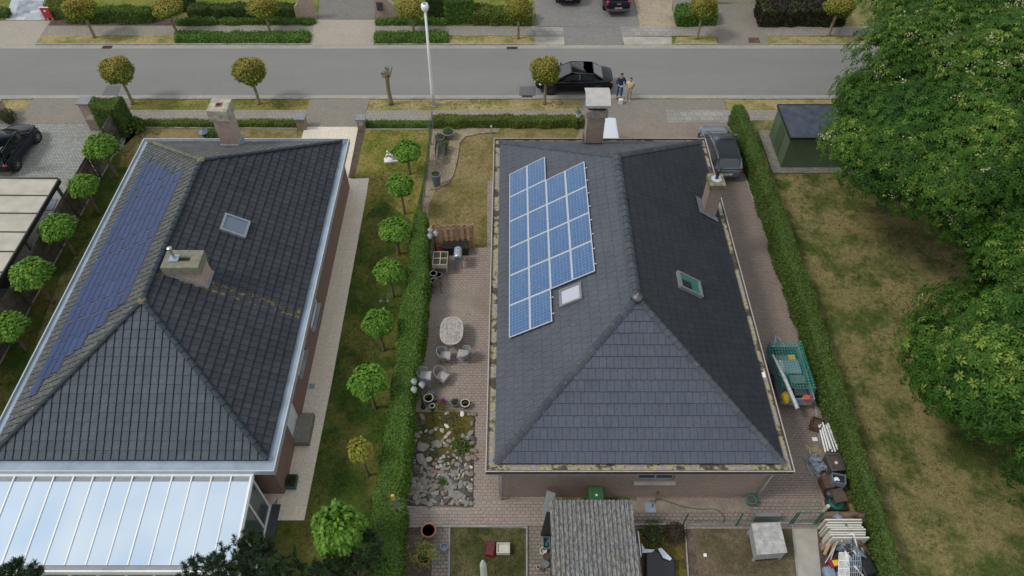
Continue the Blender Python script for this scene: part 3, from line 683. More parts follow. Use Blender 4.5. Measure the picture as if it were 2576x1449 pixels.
# corners of the array seen in the photo, in the plane 12 cm above the slates
po = A+nW*.16
def onW(px, py): return PP(px, py, po, nW)
Ys = [onW(1281, y).y for y in (850, 765, 690, 622, 555, 495, 440)]
Vv = Vector((0,1,0)); Uu = Vv.cross(nW).normalized()          # up the slope towards the ridge
if Uu.z < 0: Uu = -Uu
y_lo = onW(1281,850).y; y_hi = onW(1281,439).y; ph = (y_hi-y_lo)/6
u0 = (onW(1281,645)-po).dot(Uu)
uW = [(onW(x, 690)-po).dot(Uu) for x in (1281, 1335, 1387, 1442, 1498)]
print('panel height', ph, 'u edges', uW, 'u0', u0)
pw = 1.62
def solar_panel(u, y, label):
    o = po+Uu*u; o.y = y
    t = thing('solar_panel', label, 'solar panel', o, 0, 'blue solar panels on the slate roof')
    rot = Matrix((( -Uu.x if False else Uu.x, 0, nW.x),(Uu.y, 1, nW.y),(Uu.z, 0, nW.z)))
    # local frame: x up the slope, y north, z out of the roof
    t.rotation_euler = Matrix((Uu, Vv, nW)).transposed().to_euler() if Uu.cross(Vv).dot(nW) > 0 else Matrix((Uu, Vv, Uu.cross(Vv))).transposed().to_euler()
    return t
def panel_parts(t, a, b):
    m = MB(); e = .032
    m.box(0, a, 0, e, -.03, .012); m.box(0, a, b-e, b, -.03, .012); m.box(0, e, e, b-e, -.03, .012); m.box(a-e, a, e, b-e, -.03, .012)
    m.build('frame', M['alu'], t, local=True)
    MB().box(e, a-e, e, b-e, -.02, .004).build('cell_sheet', M['cells'], t, local=True)
SG = 1 if Uu.cross(Vv).dot(nW) > 0 else -1
print('SG', SG, Uu, nW)
cols = [0.0]+[0]*4
du = [uW[1]-uW[0], uW[2]-uW[1], uW[3]-uW[2], uW[4]-uW[3]]; pwid = sum(du)/4
print('panel width across slope', pwid)
rows_of = [(0,6),(0,6),(2,6),(2,6)]
proto = None
wordr = ['lowest', 'second from the near end', 'third from the near end', 'third from the street end', 'second from the street end', 'at the street end']
wordc = ['outermost column by the gutter', 'second column from the gutter', 'third column from the gutter', 'column nearest the ridge']
y34 = onW(1386, 727).y; off34 = y34-(y_lo+2*ph)
for c in range(4):
    for r_ in range(rows_of[c][0], rows_of[c][1]):
        u = uW[0]+c*pwid+.005; y = y_lo+r_*ph+.005+(off34*.0)
        if c >= 2:
            y = onW(1386,727).y-0+(r_-2)*ph
            if r_ > 5: continue
        t = solar_panel(u, y, 'blue solar panel, %s, %s' % (wordr[r_].replace('lowest', 'at the near end'), wordc[c]))
        if proto is None: panel_parts(t, pwid-.012, ph-.012); proto = t
        else:
            for chd in proto.children:
                q = chd.copy(); C.objects.link(q); q.parent = t
# mounting rails sticking out on the ridge side
def railbits(r0, r1, c1, y0):
    m = MB()
    for r_ in range(r0, r1):
        for k in (.25, .75):
            o = po+Uu*(uW[0]+c1*pwid)-nW*.07; o.y = y0+(r_-r0+k)*ph
            m.bar(o-Uu*1.2, o+Uu*.07, .04, .05); 
    return m
rl = railbits(0, 2, 2, y_lo); rl.merge(railbits(2, 6, 4, onW(1386,727).y)); rl.build('mounting_rail', M['alu'], roof2)
# ---------------------------------------------------------------- house one (tiled roof, conservatory)
h1 = thing('brick_house', 'red brick bungalow with black tiled hipped roof and built in blue solar tiles', 'house', (-14, 21.5, 0))
def lichen_line(s, f):
    # yellow lichen streaks below the chimney, where rain runs off it
    n = s.noise(4.3, 8, .75)
    sp = s.n('ShaderNodeSeparateXYZ'); s.L(s.co, sp.inputs[0])
    def band(y, w):
        a = s.n('ShaderNodeMath', operation='SUBTRACT'); s.L(sp.outputs[1], a.inputs[0]); a.inputs[1].default_value = y
        b = s.n('ShaderNodeMath', operation='ABSOLUTE'); s.L(a.outputs[0], b.inputs[0])
        c = s.n('ShaderNodeMath', operation='DIVIDE'); s.L(b.outputs[0], c.inputs[0]); c.inputs[1].default_value = w
        return c.outputs[0]
    mn = s.n('ShaderNodeMath', operation='MINIMUM'); s.L(band(LY1, .16), mn.inputs[0]); s.L(band(LY2, .10), mn.inputs[1])
    q = s.n('ShaderNodeMath', operation='SUBTRACT'); s.L(n, q.inputs[0]); 
    h = s.n('ShaderNodeMath', operation='MULTIPLY'); s.L(mn.outputs[0], h.inputs[0]); h.inputs[1].default_value = .13; s.L(h.outputs[0], q.inputs[1])
    return s.mix(s.ramp(q.outputs[0], [(.47, 0.0), (.55, .8)]), f, (.25,.19,.05))
ZR1 = 5.85
H1 = dict(X0=-19.25, X1=-9.0, Y0=12.35, Y1=30.7)
eA = Vector((H1['X1'], H1['Y0'], ZE)); eB = Vector((-14.125, 17.5, ZR1)); nE1 = Vector((0,1,0)).cross(eA-Vector((-14.125,12.35,ZR1))).normalized()
if nE1.z < 0: nE1 = -nE1
LY1 = 0; LY2 = 0
_l1 = PP(560,715,eA,nE1).y; _l2 = PP(640,765,eA,nE1).y
print('lichen y', _l1, _l2)
LY1, LY2 = _l1-0.15, _l2
t1 = dict(under=sl['under'], edge=simple('tile_edge', (.014,.017,.021), .85, bump=0),  # joint shadow between tiles put into this dark edge colour
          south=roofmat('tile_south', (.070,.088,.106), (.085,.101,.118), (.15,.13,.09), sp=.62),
          east=roofmat('tile_east_shaded', (.034,.038,.047), (.046,.050,.060), (.10,.09,.07), sp=.55, lich=lichen_line),  # east slope's shade painted into a darker tile tone
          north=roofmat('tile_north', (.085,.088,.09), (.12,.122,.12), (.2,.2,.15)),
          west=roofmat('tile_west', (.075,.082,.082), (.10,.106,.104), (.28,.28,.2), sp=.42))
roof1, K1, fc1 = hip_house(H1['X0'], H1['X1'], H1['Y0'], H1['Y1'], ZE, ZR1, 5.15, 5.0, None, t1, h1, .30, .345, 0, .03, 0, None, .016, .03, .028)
A,B,Cc,D,S1,N1 = K1
tcap = roofmat('ridge_tile', (.030,.042,.054), (.04,.053,.065), (.22,.2,.1), sp=.6); tcapl = roofmat('ridge_tile_mossy', (.09,.095,.07), (.15,.15,.12), (.3,.28,.12), sp=.4)
caps(A+Z1, S1+Z1, .088, .36, tcap, roof1, 'hip_cap'); caps(B+Z1, S1+Z1, .088, .36, tcap, roof1, 'hip_cap')
caps(Cc+Z1, N1+Z1, .088, .36, tcap, roof1, 'hip_cap'); caps(D+Z1, N1+Z1, .088, .36, tcapl, roof1, 'hip_cap')
caps(S1+Z1, N1+Z1, .10, .36, tcap, roof1, 'ridge_cap')
mm_ = simple('mortar_moss', (.15,.145,.11), .95, c2=(.17,.15,.06), scale=6)
for c_, r_ in ((S1, .15), (N1, .17)): MB().ball(c_+Vector((0,0,.07)), (r_, r_*1.2, .09), 12, .15).build('mortar_cap', mm_, roof1)
# walls of house one
VX0, VX1, VY0, VY1 = -18.9, -9.05, 12.35, 30.4
m = MB(); ops = [(19.7,21.3,1.0,2.45),(17.0,18.4,1.3,2.45),(14.6,15.7,0.02,2.3)]
ys = VY0
for (a, b, z0, z1) in sorted(ops):
    m.box(VX1-.3, VX1, ys, a, 0, 2.7); 
    if z0 > .05: m.box(VX1-.3, VX1, a, b, 0, z0)
    m.box(VX1-.3, VX1, a, b, z1, 2.7); ys = b
m.box(VX1-.3, VX1, ys, VY1, 0, 2.7)
m.box(VX0, VX0+.3, VY0, VY1, 0, 2.7); m.box(VX0+.3, VX1-.3, VY0, VY0+.3, 0, 2.7); m.box(VX0+.3, VX1-.3, VY1-.3, VY1, 0, 2.7)
m.build('wall', M['brick_red'], h1)
for i, (a, b, z0, z1) in enumerate(sorted(ops)):
    nm = 'door' if i == 0 else 'window'
    g = MB().box(VX1-.16, VX1-.1, a, b, z0, z1).build(nm, M['white_paint'] if i == 0 else M['glass_dark'], h1)
    f = MB(); x0, x1 = VX1-.098, VX1-.04; e = .07
    f.box(x0, x1, a, b, z1-e, z1); f.box(x0, x1, a, b, z0, z0+e); f.box(x0, x1, a, a+e, z0+e, z1-e); f.box(x0, x1, b-e, b, z0+e, z1-e); f.build('frame', M['white_paint'], g)
    if i: MB().box(VX1-.036, VX1+.12, a-.05, b+.05, z0-.06, z0-.001).build('sill', M['zinc'], g)
MB().box(VX1+.004, VX1+.62, 14.45, 15.85, 0, .34).build('doorstep', simple('step_stone', (.17,.16,.14), .8), h1, bevel=.015)
# zinc gutter of house one
g = MB(); UX0, UX1, UY0, UY1 = -19.62, -8.66, 11.9, 31.0
ring(g, UX0+.05, UX1-.05, UY0+.05, UY1-.05, .52, 2.72, 2.86); gz = g.build('gutter', M['zinc'], h1)
g = MB(); ring(g, UX0, UX1, UY0, UY1, .05, 2.66, 2.95); g.build('edge_trim', M['zinc_light'], gz)
g = MB(); ring(g, UX0+.04, UX1-.04, UY0+.04, UY1-.04, .3, 2.6, 2.66); g.build('soffit', M['white_paint'], gz)
# chimneys of house one
def roofz1(x, y): return ZE+min((x-H1['X0'])/5.125, (H1['X1']-x)/5.125, (y-H1['Y0'])/5.15, (H1['Y1']-y)/5.0)*(ZR1-ZE)
xa, xb = P(561,374,3.6).x, P(600,374,3.6).x; ya = P(580,375,3.55).y; zz = roofz1((xa+xb)/2, ya)
c1 = MB().box(xa, xb, ya, ya+.85, zz-.4, 5.35).build('chimney', M['brick_light'], roof1)
MB().box(xa-.05, xb+.05, ya-.05, ya+.9, zz-.5, zz+.12).build('flashing', M['zinc'], c1)
cm = simple('chimney_concrete', (.33,.31,.25), .9, var=.4, scale=4)
hole = .16; xm, ym = (xa+xb)/2, ya+.42
m = MB(); a0, a1, b0, b1 = xa-.1, xb+.1, ya-.1, ya+.95
m.box(a0, xm-hole, b0, b1, 5.351, 5.95); m.box(xm+hole, a1, b0, b1, 5.351, 5.95); m.box(xm-hole, xm+hole, b0, ym-hole, 5.351, 5.95); m.box(xm-hole, xm+hole, ym+hole, b1, 5.351, 5.95)
m.build('chimney_top', cm, c1)
m = MB(); m.box(xm-hole+.003, xm+hole-.003, ym-hole+.003, ym+hole-.003, 5.4, 5.93); m.build('flue', M['black'], c1)
m = MB(); h_ = hole-.003
for q in ((xm-h_, xm+h_, ym-h_, ym-h_+.04), (xm-h_, xm+h_, ym+h_-.04, ym+h_), (xm-h_, xm-h_+.04, ym-h_+.04, ym+h_-.04), (xm+h_-.04, xm+h_, ym-h_+.04, ym+h_-.04)): m.box(*q, 5.601, 5.985)
m.build('flue_liner', M['terracotta'], c1)
# big rear chimney
zt = 6.35
pa_, pb_ = P(411,684,zt), P(522,684,zt); xA, xB = P(408,684,5.6).x, P(495,684,5.6).x
corn = [P(411,684,5.75), P(500,700,5.75), P(520,640,5.75), P(430,628,5.75)]
xA, xB, yA, yB = -13.80, -12.36, 18.93, 19.88
print('rear chimney', xA, xB, yA)
ck = MB().box(xA+.08, xB-.02, yA+.05, yB-.06, 4.3, 5.74).build('chimney', M['brick_light'], roof1)
cm2 = simple('lichen_concrete', (.26,.25,.20), .95, c2=(.13,.135,.09), scale=5, bump=.01)
hx0, hx1, hy0, hy1 = xA+.3, xB-.38, yA+.34, yA+.56
m = MB(); m.box(xA, hx0, yA, yB, 5.741, 6.17); m.box(hx1, xB+.04, yA, yB, 5.741, 6.17); m.box(hx0, hx1, yA, hy0, 5.741, 6.17); m.box(hx0, hx1, hy1, yB, 5.741, 6.17)
m.build('chimney_top', cm2, ck)
MB().box(hx0+.003, hx1-.003, hy0+.003, hy1-.003, 5.75, 6.0).build('flue', M['black'], ck)
MB().box(hx0+.3, hx1-.02, hy0+.02, hy0+.08, 6.001, 6.14).build('flue_liner', M['rust'], ck)
MB().box(hx0-.04, hx0+.32, hy0-.05, hy1+.08, 6.171, 6.24).build('vent_base', M['zinc'], ck)
MB().lathe([(.06,0),(.06,.42),(.05,.43),(.05,.47),(.1,.47),(.1,.56),(.03,.6)], (hx0+.14, hy0+.14, 6.241), 14).build('vent_pipe', M['steel'], ck, smooth=False)
# stepped lead along the foot of the rear chimney follows the slope
zf1 = lambda x: roofz1(x, 21)+.09
m = MB(); a, b = xA+.02, xB+.05
m.add([(a,yA-.0,zf1(a)),(b,yA-.0,zf1(b)),(b,yA+.055,zf1(b)+.12),(a,yA+.055,zf1(a)+.12)], [(0,1,2,3)])
m.add([(xB-.035,yA+.02,zf1(b)+.1),(xB+.06,yA+.02,zf1(b)-.02),(xB+.06,yB,zf1(b)-.02),(xB-.035,yB,zf1(b)+.1)], [(0,1,2,3)])
m.build('flashing', simple('lead', (.16,.18,.2), .6), ck)
# skylight of house one
V = Vector((0,1,0)); U = nE1.cross(V).normalized()
M['glass_sky'] = glassy('sky_reflecting_glass', (.10,.13,.18), .05, .7)
skylight(roof1, roof_rect(eA, nE1, 591, 569, 1.12, 1.0), .1, .1, simple('zinc_frame', (.20,.235,.27), .5, .1), M['glass_sky'])
# ---------------------------------------------------------------- solar tiles built into the west slope
A,B,Cc,D = K1[:4]
wA = A; nW1 = (A-D).cross(N1-D).normalized(); nW1 = nW1 if nW1.z > 0 else -nW1
V = Vector((0,1,0)); U1 = V.cross(nW1).normalized(); U1 = U1 if U1.z > 0 else -U1
def onW1(px, py): return PP(px, py, wA+nW1*.10, nW1)
s = NT('solar_tile', .22, spec=.4)
f = s.ramp(s.tint(), [(0, (.003,.018,.085)), (.5, (.005,.027,.115)), (1, (.010,.045,.15))])
v = s.n('ShaderNodeTexVoronoi'); v.inputs['Scale'].default_value = 14; s.L(s.co, v.inputs['Vector'])
s.col(f); M['stile'] = s.mat
# rows parallel to the eave: each row is a strip of wide solar tiles, stepped at both ends along the hips
for px in ((70,998),(200,998),(405,395),(455,433),(335,690),(170,955),(380,400)):
    q = onW1(*px); print('solar tile px', px, 'v', (q-wA).dot(U1), 'y', q.y)
# ================================================= plants
def fastmesh(name, co, faces4, tint, mat, parent=None, quads=True, **kw):
    """co (N,3) float, faces4 (F,k) int"""
    me = bpy.data.meshes.new(name); k = faces4.shape[1]; F = len(faces4)
    me.vertices.add(len(co)); me.vertices.foreach_set('co', co.astype(np.float32).ravel())
    me.loops.add(F*k); me.loops.foreach_set('vertex_index', faces4.astype(np.int32).ravel())
    me.polygons.add(F); me.polygons.foreach_set('loop_start', np.arange(0, F*k, k, dtype=np.int32))
    me.update(calc_edges=True); me.validate()
    a = me.attributes.new('tint', 'FLOAT', 'FACE'); a.data.foreach_set('value', tint.astype(np.float32))
    me.materials.append(mat); o = bpy.data.objects.new(name, me); C.objects.link(o)
    if parent is not None: o.parent = parent
    for a_, b_ in kw.items(): o[a_] = b_
    return o
def unit(a): return a/np.maximum(np.linalg.norm(a, axis=-1, keepdims=True), 1e-9)
def leafset(pos, axis, nrm, L, Wd, tint, shape='oval', droop=.12):
    """returns (co, faces, tint): one bent leaf per row"""
    n = len(pos); axis = unit(axis); side = unit(np.cross(axis, nrm)); up = np.cross(side, axis)
    L = np.broadcast_to(L, n)[:, None]; Wd = np.broadcast_to(Wd, n)[:, None]
    if shape == 'oval':
        tp = [(0, 0, 0), (.5, .5, .06), (1, 0, -droop), (.5, -.5, .06)]; fc = [[0, 1, 2, 3]]
    elif shape == 'heart':
        tp = [(0, 0, 0), (.12, .5, .02), (.55, .42, 0), (1, 0, -droop*2), (.55, -.42, 0), (.12, -.5, .02)]; fc = [[0, 1, 2, 3], [0, 3, 4, 5]]
    else:
        tp = [(0, .5, 0), (1, .3, -droop), (1, -.3, -droop), (0, -.5, 0)]; fc = [[0, 1, 2, 3]]
    k = len(tp); co = np.empty((n, k, 3))
    for i, (t, s_, u) in enumerate(tp): co[:, i] = pos+axis*L*t+side*Wd*s_+up*L*u
    f = (np.arange(n)[:, None, None]*k+np.array(fc)[None]).reshape(-1, 4)
    return co.reshape(-1, 3), f, np.repeat(tint, len(fc))
def rdirs(n, r=None):
    r = r or rng; return unit(r.normal(size=(n, 3)))
L_ball = leafmat('catalpa_leaf', [(0, (.055,.145,.016)), (.5, (.11,.24,.026)), (1, (.21,.36,.05))], .45, .25)
L_gold = leafmat('golden_leaf', [(0, (.20,.22,.03)), (.5, (.32,.32,.05)), (1, (.42,.40,.09))], .5, .25)
L_maple = leafmat('bronze_green_leaf', [(0, (.09,.15,.018)), (.4, (.19,.25,.03)), (.7, (.32,.28,.055)), (1, (.46,.29,.10))], .55, .25)
L_hedge = leafmat('hedge_leaf', [(0, (.065,.12,.02)), (.5, (.105,.18,.03)), (1, (.165,.24,.05))], .55, .2, brown=(.16,.12,.05))
L_hedge_y = leafmat('hedge_leaf_light', [(0, (.10,.14,.02)), (.5, (.16,.20,.03)), (1, (.23,.25,.055))], .55, .2)
L_hedge_d = leafmat('hedge_leaf_dark', [(0, (.04,.065,.015)), (.5, (.065,.10,.022)), (1, (.095,.135,.035))], .55, .2)
L_bright = leafmat('bright_leaf', [(0, (.075,.16,.02)), (.5, (.115,.225,.03)), (1, (.17,.29,.05))], .5, .2)
L_purple = leafmat('purple_leaf', [(0, (.012,.008,.010)), (.5, (.028,.014,.017)), (1, (.055,.025,.025))], .5, .1)
L_big = leafmat('big_tree_leaf', [(0, (.016,.055,.008)), (.45, (.045,.12,.014)), (.8, (.09,.18,.024)), (1, (.25,.33,.06))], .42, .3)
L_needle = leafmat('pine_needle', [(0, (.02,.045,.02)), (.6, (.04,.075,.03)), (1, (.09,.12,.06))], .5, .1)
L_flower = leafmat('cream_blossom', [(0, (.36,.38,.16)), (1, (.62,.60,.36))], .7, .2)
L_bamboo = leafmat('bamboo_leaf', [(0, (.10,.15,.025)), (.5, (.2,.25,.05)), (1, (.32,.33,.09))], .5, .25)
K_leaf = simple('inner_foliage', (.05,.085,.018), .95, var=.4, scale=6, bump=.02)
K_twig = simple('inner_twigs', (.04,.035,.02), .95, var=.4, scale=6, bump=.02)
def grow(mesh_list, name, mat, parent):
    co = []; f = []; t = []; o = 0
    for c_, f_, t_ in mesh_list: co.append(c_); f.append(f_+o); t.append(t_); o += len(c_)
    return fastmesh(name, np.concatenate(co), np.concatenate(f), np.concatenate(t), mat, parent)
# ---- clipped hedges: a dense core with leaves on top and sides
def hedge(label, west, east, h, mat=None, dens=420, size=.06, group=None, world=False, name='hedge', cat='hedge', rough=.08, widen=.06, jitter=.035):
    """west / east: lines of points (world XY) along the hedge, top at h"""
    mat = mat or L_hedge
    def resamp(pts, n):
        pts = [Vector((p[0], p[1])) for p in pts]; d = [0]
        for a, b in zip(pts, pts[1:]): d.append(d[-1]+(b-a).length)
        out = []
        for i in range(n):
            s_ = d[-1]*i/(n-1); j = max(k for k in range(len(d)) if d[k] <= s_+1e-6); j = min(j, len(pts)-2)
            out.append(pts[j].lerp(pts[j+1], (s_-d[j])/max(1e-6, d[j+1]-d[j])))
        return out
    L = sum((Vector(a[:2])-Vector(b[:2])).length for a, b in zip(west, west[1:]))
    n = max(3, int(L/.5)+1); w = resamp(west, n); e = resamp(east, n)
    wob = [(rnd.uniform(-rough, rough), rnd.uniform(-rough, rough), rnd.uniform(-rough, rough)*.6) for _ in range(n)]
    rows = []
    for i in range(n):
        d = (e[i]-w[i]).normalized(); a, b, c_ = wob[i]
        W0 = w[i]-d*(widen+a); E0 = e[i]+d*(widen+b); W1 = w[i]-d*a; E1 = e[i]+d*b; mid = (w[i]+e[i])/2
        rows.append([Vector((W0.x,W0.y,0)), Vector((W1.x,W1.y,h*.97+c_-.05)), Vector((W1.x+d.x*.06,W1.y+d.y*.06,h+c_)), Vector((mid.x,mid.y,h+.02+c_)), Vector((E1.x-d.x*.06,E1.y-d.y*.06,h+c_)), Vector((E1.x,E1.y,h*.97+c_-.05)), Vector((E0.x,E0.y,0))])
    base = (w[n//2]+e[n//2])/2
    t = thing(name, label, cat, (base.x, base.y, 0), 0, group)
    off = Vector((base.x, base.y, 0))
    m = MB(); k = 7; vs = [p-off for r in rows for p in r]
    cc = Vector(((0,0,0)))
    fs = [(i*k+j, i*k+j+1, (i+1)*k+j+1, (i+1)*k+j) for i in range(n-1) for j in range(k-1)]+[tuple(range(k)), tuple(range((n-1)*k, n*k))[::-1]]
    q = [ (Vector(v)-Vector((0,0,.02 if v.z > .1 else 0))) for v in vs]
    m.add(q, fs, .5); m.build('inner_growth', K_leaf, t, local=True)
    quads = []
    for i in range(n-1):
        for j in range(k-1): quads.append((rows[i][j], rows[i][j+1], rows[i+1][j+1], rows[i+1][j]))
    for r in (rows[0], rows[-1]):
        quads += [(r[0], r[1], r[5], r[6]), (r[1], r[2], r[4], r[5])]
    Q = np.array([[tuple(p-off) for p in qd] for qd in quads])
    nr = np.cross(Q[:,2]-Q[:,0], Q[:,3]-Q[:,1]); ar = np.linalg.norm(nr, axis=1)/2; nr = unit(nr)
    cen = Q.mean(axis=1); axis_c = np.array([0,0,h*.5]); mid = np.array([((r[0]+r[6])/2-off)[:] for r in rows]).mean(axis=0)
    # outward normals
    for i in range(len(quads)):
        if i < (n-1)*(k-1):
            r = i//(k-1); mm = np.array(((rows[r][0]+rows[r][6]+rows[r+1][0]+rows[r+1][6])/4-off)[:]); mm[2] = h*.45
        else: mm = np.array(((rows[1 if i < (n-1)*(k-1)+2 else -2][3])-off)[:]); mm[2] = h*.45
        if np.dot(nr[i], cen[i]-mm) < 0: nr[i] *= -1
    N = int(ar.sum()*dens); idx = rng.choice(len(Q), N, p=ar/ar.sum())
    u = rng.random((N, 1)); v = rng.random((N, 1)); q = Q[idx]
    pos = (q[:,0]*(1-u)+q[:,1]*u)*(1-v)+(q[:,3]*(1-u)+q[:,2]*u)*v
    nn = nr[idx]; pos = pos+nn*rng.uniform(-.02, jitter, (N, 1))
    ax = rdirs(N)+nn*.5; nm = unit(nn+rdirs(N)*.7)
    tn = np.clip(rng.normal(.45, .22, N), 0, 1)
    c_, f_, t_ = leafset(pos, ax, nm, rng.uniform(.7, 1.3, N)*size*1.5, size*.8, tn)
    fastmesh('foliage', c_, f_, t_, mat, t)
    return t
def line(pts, z=0): return [P(x, y, z) for x, y in pts]
hedge('long clipped green hedge between the lawn with ball trees and the patio', line([(1047,525),(1031,630),(1012,760),(991,966-20),(964,1116),(946,1249),(934,1333),(926,1560)], 1.5), line([(1072,533),(1069,716),(1052,900),(1034,966),(1027,1083),(1012,1199),(1006,1333),(990,1560)], 1.5), 1.5, L_bright, 520, .06)
hb = line([(1835,312),(1882,455),(1932,613),(2012,856),(2044,966),(2085,1090),(2125,1210),(2175,1330),(2225,1560)])
he = line([(1872,262),(1905,345),(1950,470),(2029,683),(2122,966),(2175,1140),(2215,1250),(2240,1330),(2300,1560)], 1.45)
hedge('long clipped hedge along the brick driveway beside the dry field', hb, he, 1.45, L_hedge, 480, .06)
M['_'] = None
def boxhedge(label, x0, x1, ybase, ytop_front, ytop_back, mat=None, group=None, **k):
    """front base row, front top row and back top row as seen"""
    h = hgt((x0+x1)/2, ybase, ytop_front)
    f0, f1 = P(x0, ybase), P(x1, ybase); b = P((x0+x1)/2, ytop_back, h).y
    y0 = f0.y
    return hedge(label, [(f0.x, y0, 0), (f1.x, y0, 0)], [(P(x0, ytop_back, h).x, b, 0), (P(x1, ytop_back, h).x, b, 0)], h, mat, group=group, **k)
boxhedge('low clipped hedge at the street side of the left bungalow lawn, left of its chimney', 338, 752, 321, 309, 299, L_hedge_y)
boxhedge('low clipped hedge between the right gate pillar and the thin wire fence', 921, 1082, 322, 311, 301, L_bright)
boxhedge('wide hedge in front of the gravel garden, left of the black garden lamp', 1090, 1468, 322, 302, 287, L_hedge_y, dens=480)
h_ = 2.15
tp = [P(222,266,h_), P(286,272,h_), P(318,262,h_), P(306,243,h_), P(232,243,h_)]
hedge('tall dense hedge block behind the brick pillar beside the wooden fence', [tp[0], tp[1]], [tp[4], tp[3]], h_, L_hedge, 520, .06)
# far side of the street
G = 'hedges in the front gardens across the street'
def farhedge(label, x0, x1, yb, yt, yk, mat=None, **k): return boxhedge(label, x0, x1, yb, yt, yk, mat, G, dens=260, size=.09, rough=.12, **k)
farhedge('rounded hedge bordering the garden right of the red sign', 122, 168, 47, 20, -10, L_hedge_y)
farhedge('long rounded hedge between the first and second street tree across the road', 168, 385, 58, 28, 14, L_hedge)
farhedge('dark tall hedge behind the second street tree across the road', 430, 476, 30, -12, -34, L_hedge_d)
farhedge('dark clipped hedge behind the third street tree across the road', 478, 745, 45, 20, 7, L_hedge_d)
farhedge('low square hedge below the dark hedge, left of the third street tree', 448, 546, 63, 50, 43, L_hedge)
farhedge('low bushy hedge between the third street tree and the curved brick wall', 562, 791, 62, 52, 45, L_hedge)
farhedge('low green verge hedge left of the paved driveway across the road', 444, 776, 108, 96, 78, L_bright, widen=.1)
farhedge('low green verge hedge with rounded ends behind the street lamp', 944, 1125, 109, 96, 79, L_bright, widen=.1)
farhedge('low hedge in front of the brick wall with the letterbox', 946, 1118, 63, 54, 47, L_bright)
farhedge('tall dark hedge right of the street lamp head', 1078, 1122, 47, -5, -30, L_hedge_d)
farhedge('tall bright green conifer bush left of the fifth street tree', 1123, 1188, 61, 0, -20, L_bright)
farhedge('loose hedge with rusty patches around the fifth street tree', 1190, 1335, 63, 35, 12, L_hedge_y)
farhedge('square light green hedge around the street tree by the yellow paving', 1702, 1800, 65, 38, 11, L_bright)
farhedge('long dark purple hedge at the far right of the street', 1908, 2120, 66, 25, -8, L_purple)
farhedge('small green hedge at the far upper left corner beside the light path', -60, 22, 45, 28, 18, L_hedge)
# ---- street trees
def crownball(n, rx, rz, leaf, wid, shape, seed, clump=0, droop=.3, inner=.55):
    r = np.random.default_rng(seed)
    d = rdirs(n, r); rad = np.clip(r.normal(.93, .08, n), inner, 1.06)
    if clump:
        cd = rdirs(clump, r); dt = d @ cd.T; near = dt.max(axis=1); rad *= .70+.36*np.clip((near-.75)/.25, 0, 1)
    pos = d*rad[:, None]*np.array([rx, rx, rz])
    ax = d*.35+rdirs(n, r)*.7+np.array([0, 0, -droop]); nm = unit(d+rdirs(n, r)*.55+np.array([0, 0, .35]))
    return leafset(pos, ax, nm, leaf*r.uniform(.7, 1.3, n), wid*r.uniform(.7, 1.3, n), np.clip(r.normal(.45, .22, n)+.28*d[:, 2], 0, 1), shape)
def streettree(name, seed, rx, rz, H, label, group, lean=0):
    t = thing(name, label, 'tree', (0,0,0), 0, group); r = random.Random(seed)
    m = MB(); z1 = H-rz*.7
    m.tube([(0,0,0),(.01,.01,.15),(.02,.0,z1*.5),(.0,.02,z1),(.0,0,H)], [.15,.115,.10,.095,.05], 9)
    for i in range(9):
        a = i*2.4; e = r.uniform(.1, .9); m.tube([(0,0,z1+.1*i*.3),(cos(a)*rx*.35,sin(a)*rx*.35,H+rz*(e-.5)*.6),(cos(a)*rx*.75,sin(a)*rx*.75,H+rz*(e-.4))], [.045,.03,.012], 5)
    m.build('trunk', M['bark_pale'], t, smooth=True, local=True)
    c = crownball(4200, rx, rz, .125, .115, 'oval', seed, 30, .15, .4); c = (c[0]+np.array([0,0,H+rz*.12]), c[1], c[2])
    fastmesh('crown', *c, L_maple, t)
    return t
def put_tree(proto, first, px, py, yc, label, rpx, pr, pH, bx=None):
    b = P(px, py); H = hgt(px, py, yc); 
    zc = (CAM_H-H)/sin(TH+math.atan((yc-724.5)/FOC))*cos(math.atan((yc-724.5)/FOC)); r = rpx*zc/FOC
    s_ = r/pr; sz = H/pH
    o = proto if first else dup(proto, label=label); o['label'] = label
    o.location = b; o.rotation_euler = (0, 0, rnd.uniform(0, 6)); o.scale = (s_, s_, sz)
    return o
gs = 'pollarded maples lining the street'
st = streettree('street_tree', 5, 1.0, .95, 2.9, 'x', gs)
lst = [(335,262,180,'street tree nearest the wooden fence, left of the near verge',38),(653,262,182,'street tree on the near verge above the left bungalow chimney',38),(1370,262,180,'street tree in front of the black sedan',37),
 (238,95,22,'leftmost street tree across the road',37),(444,82,20,'second street tree from the left across the road',37),(679,81,20,'third street tree across the road, in the verge hedge',37),(1041,82,24,'street tree across the road just left of the street lamp',34),
 (1304,97,22,'street tree across the road beside the grey utility cabinet',34),(1753,98,20,'street tree across the road in the square light hedge',33),(2084,90,14,'rightmost street tree across the road before the purple hedge',36)]
for i, (px, py, yc, lab, rp) in enumerate(lst): put_tree(st, i == 0, px, py, yc, 'bronze green '+lab, rp, 1.0, 2.9)
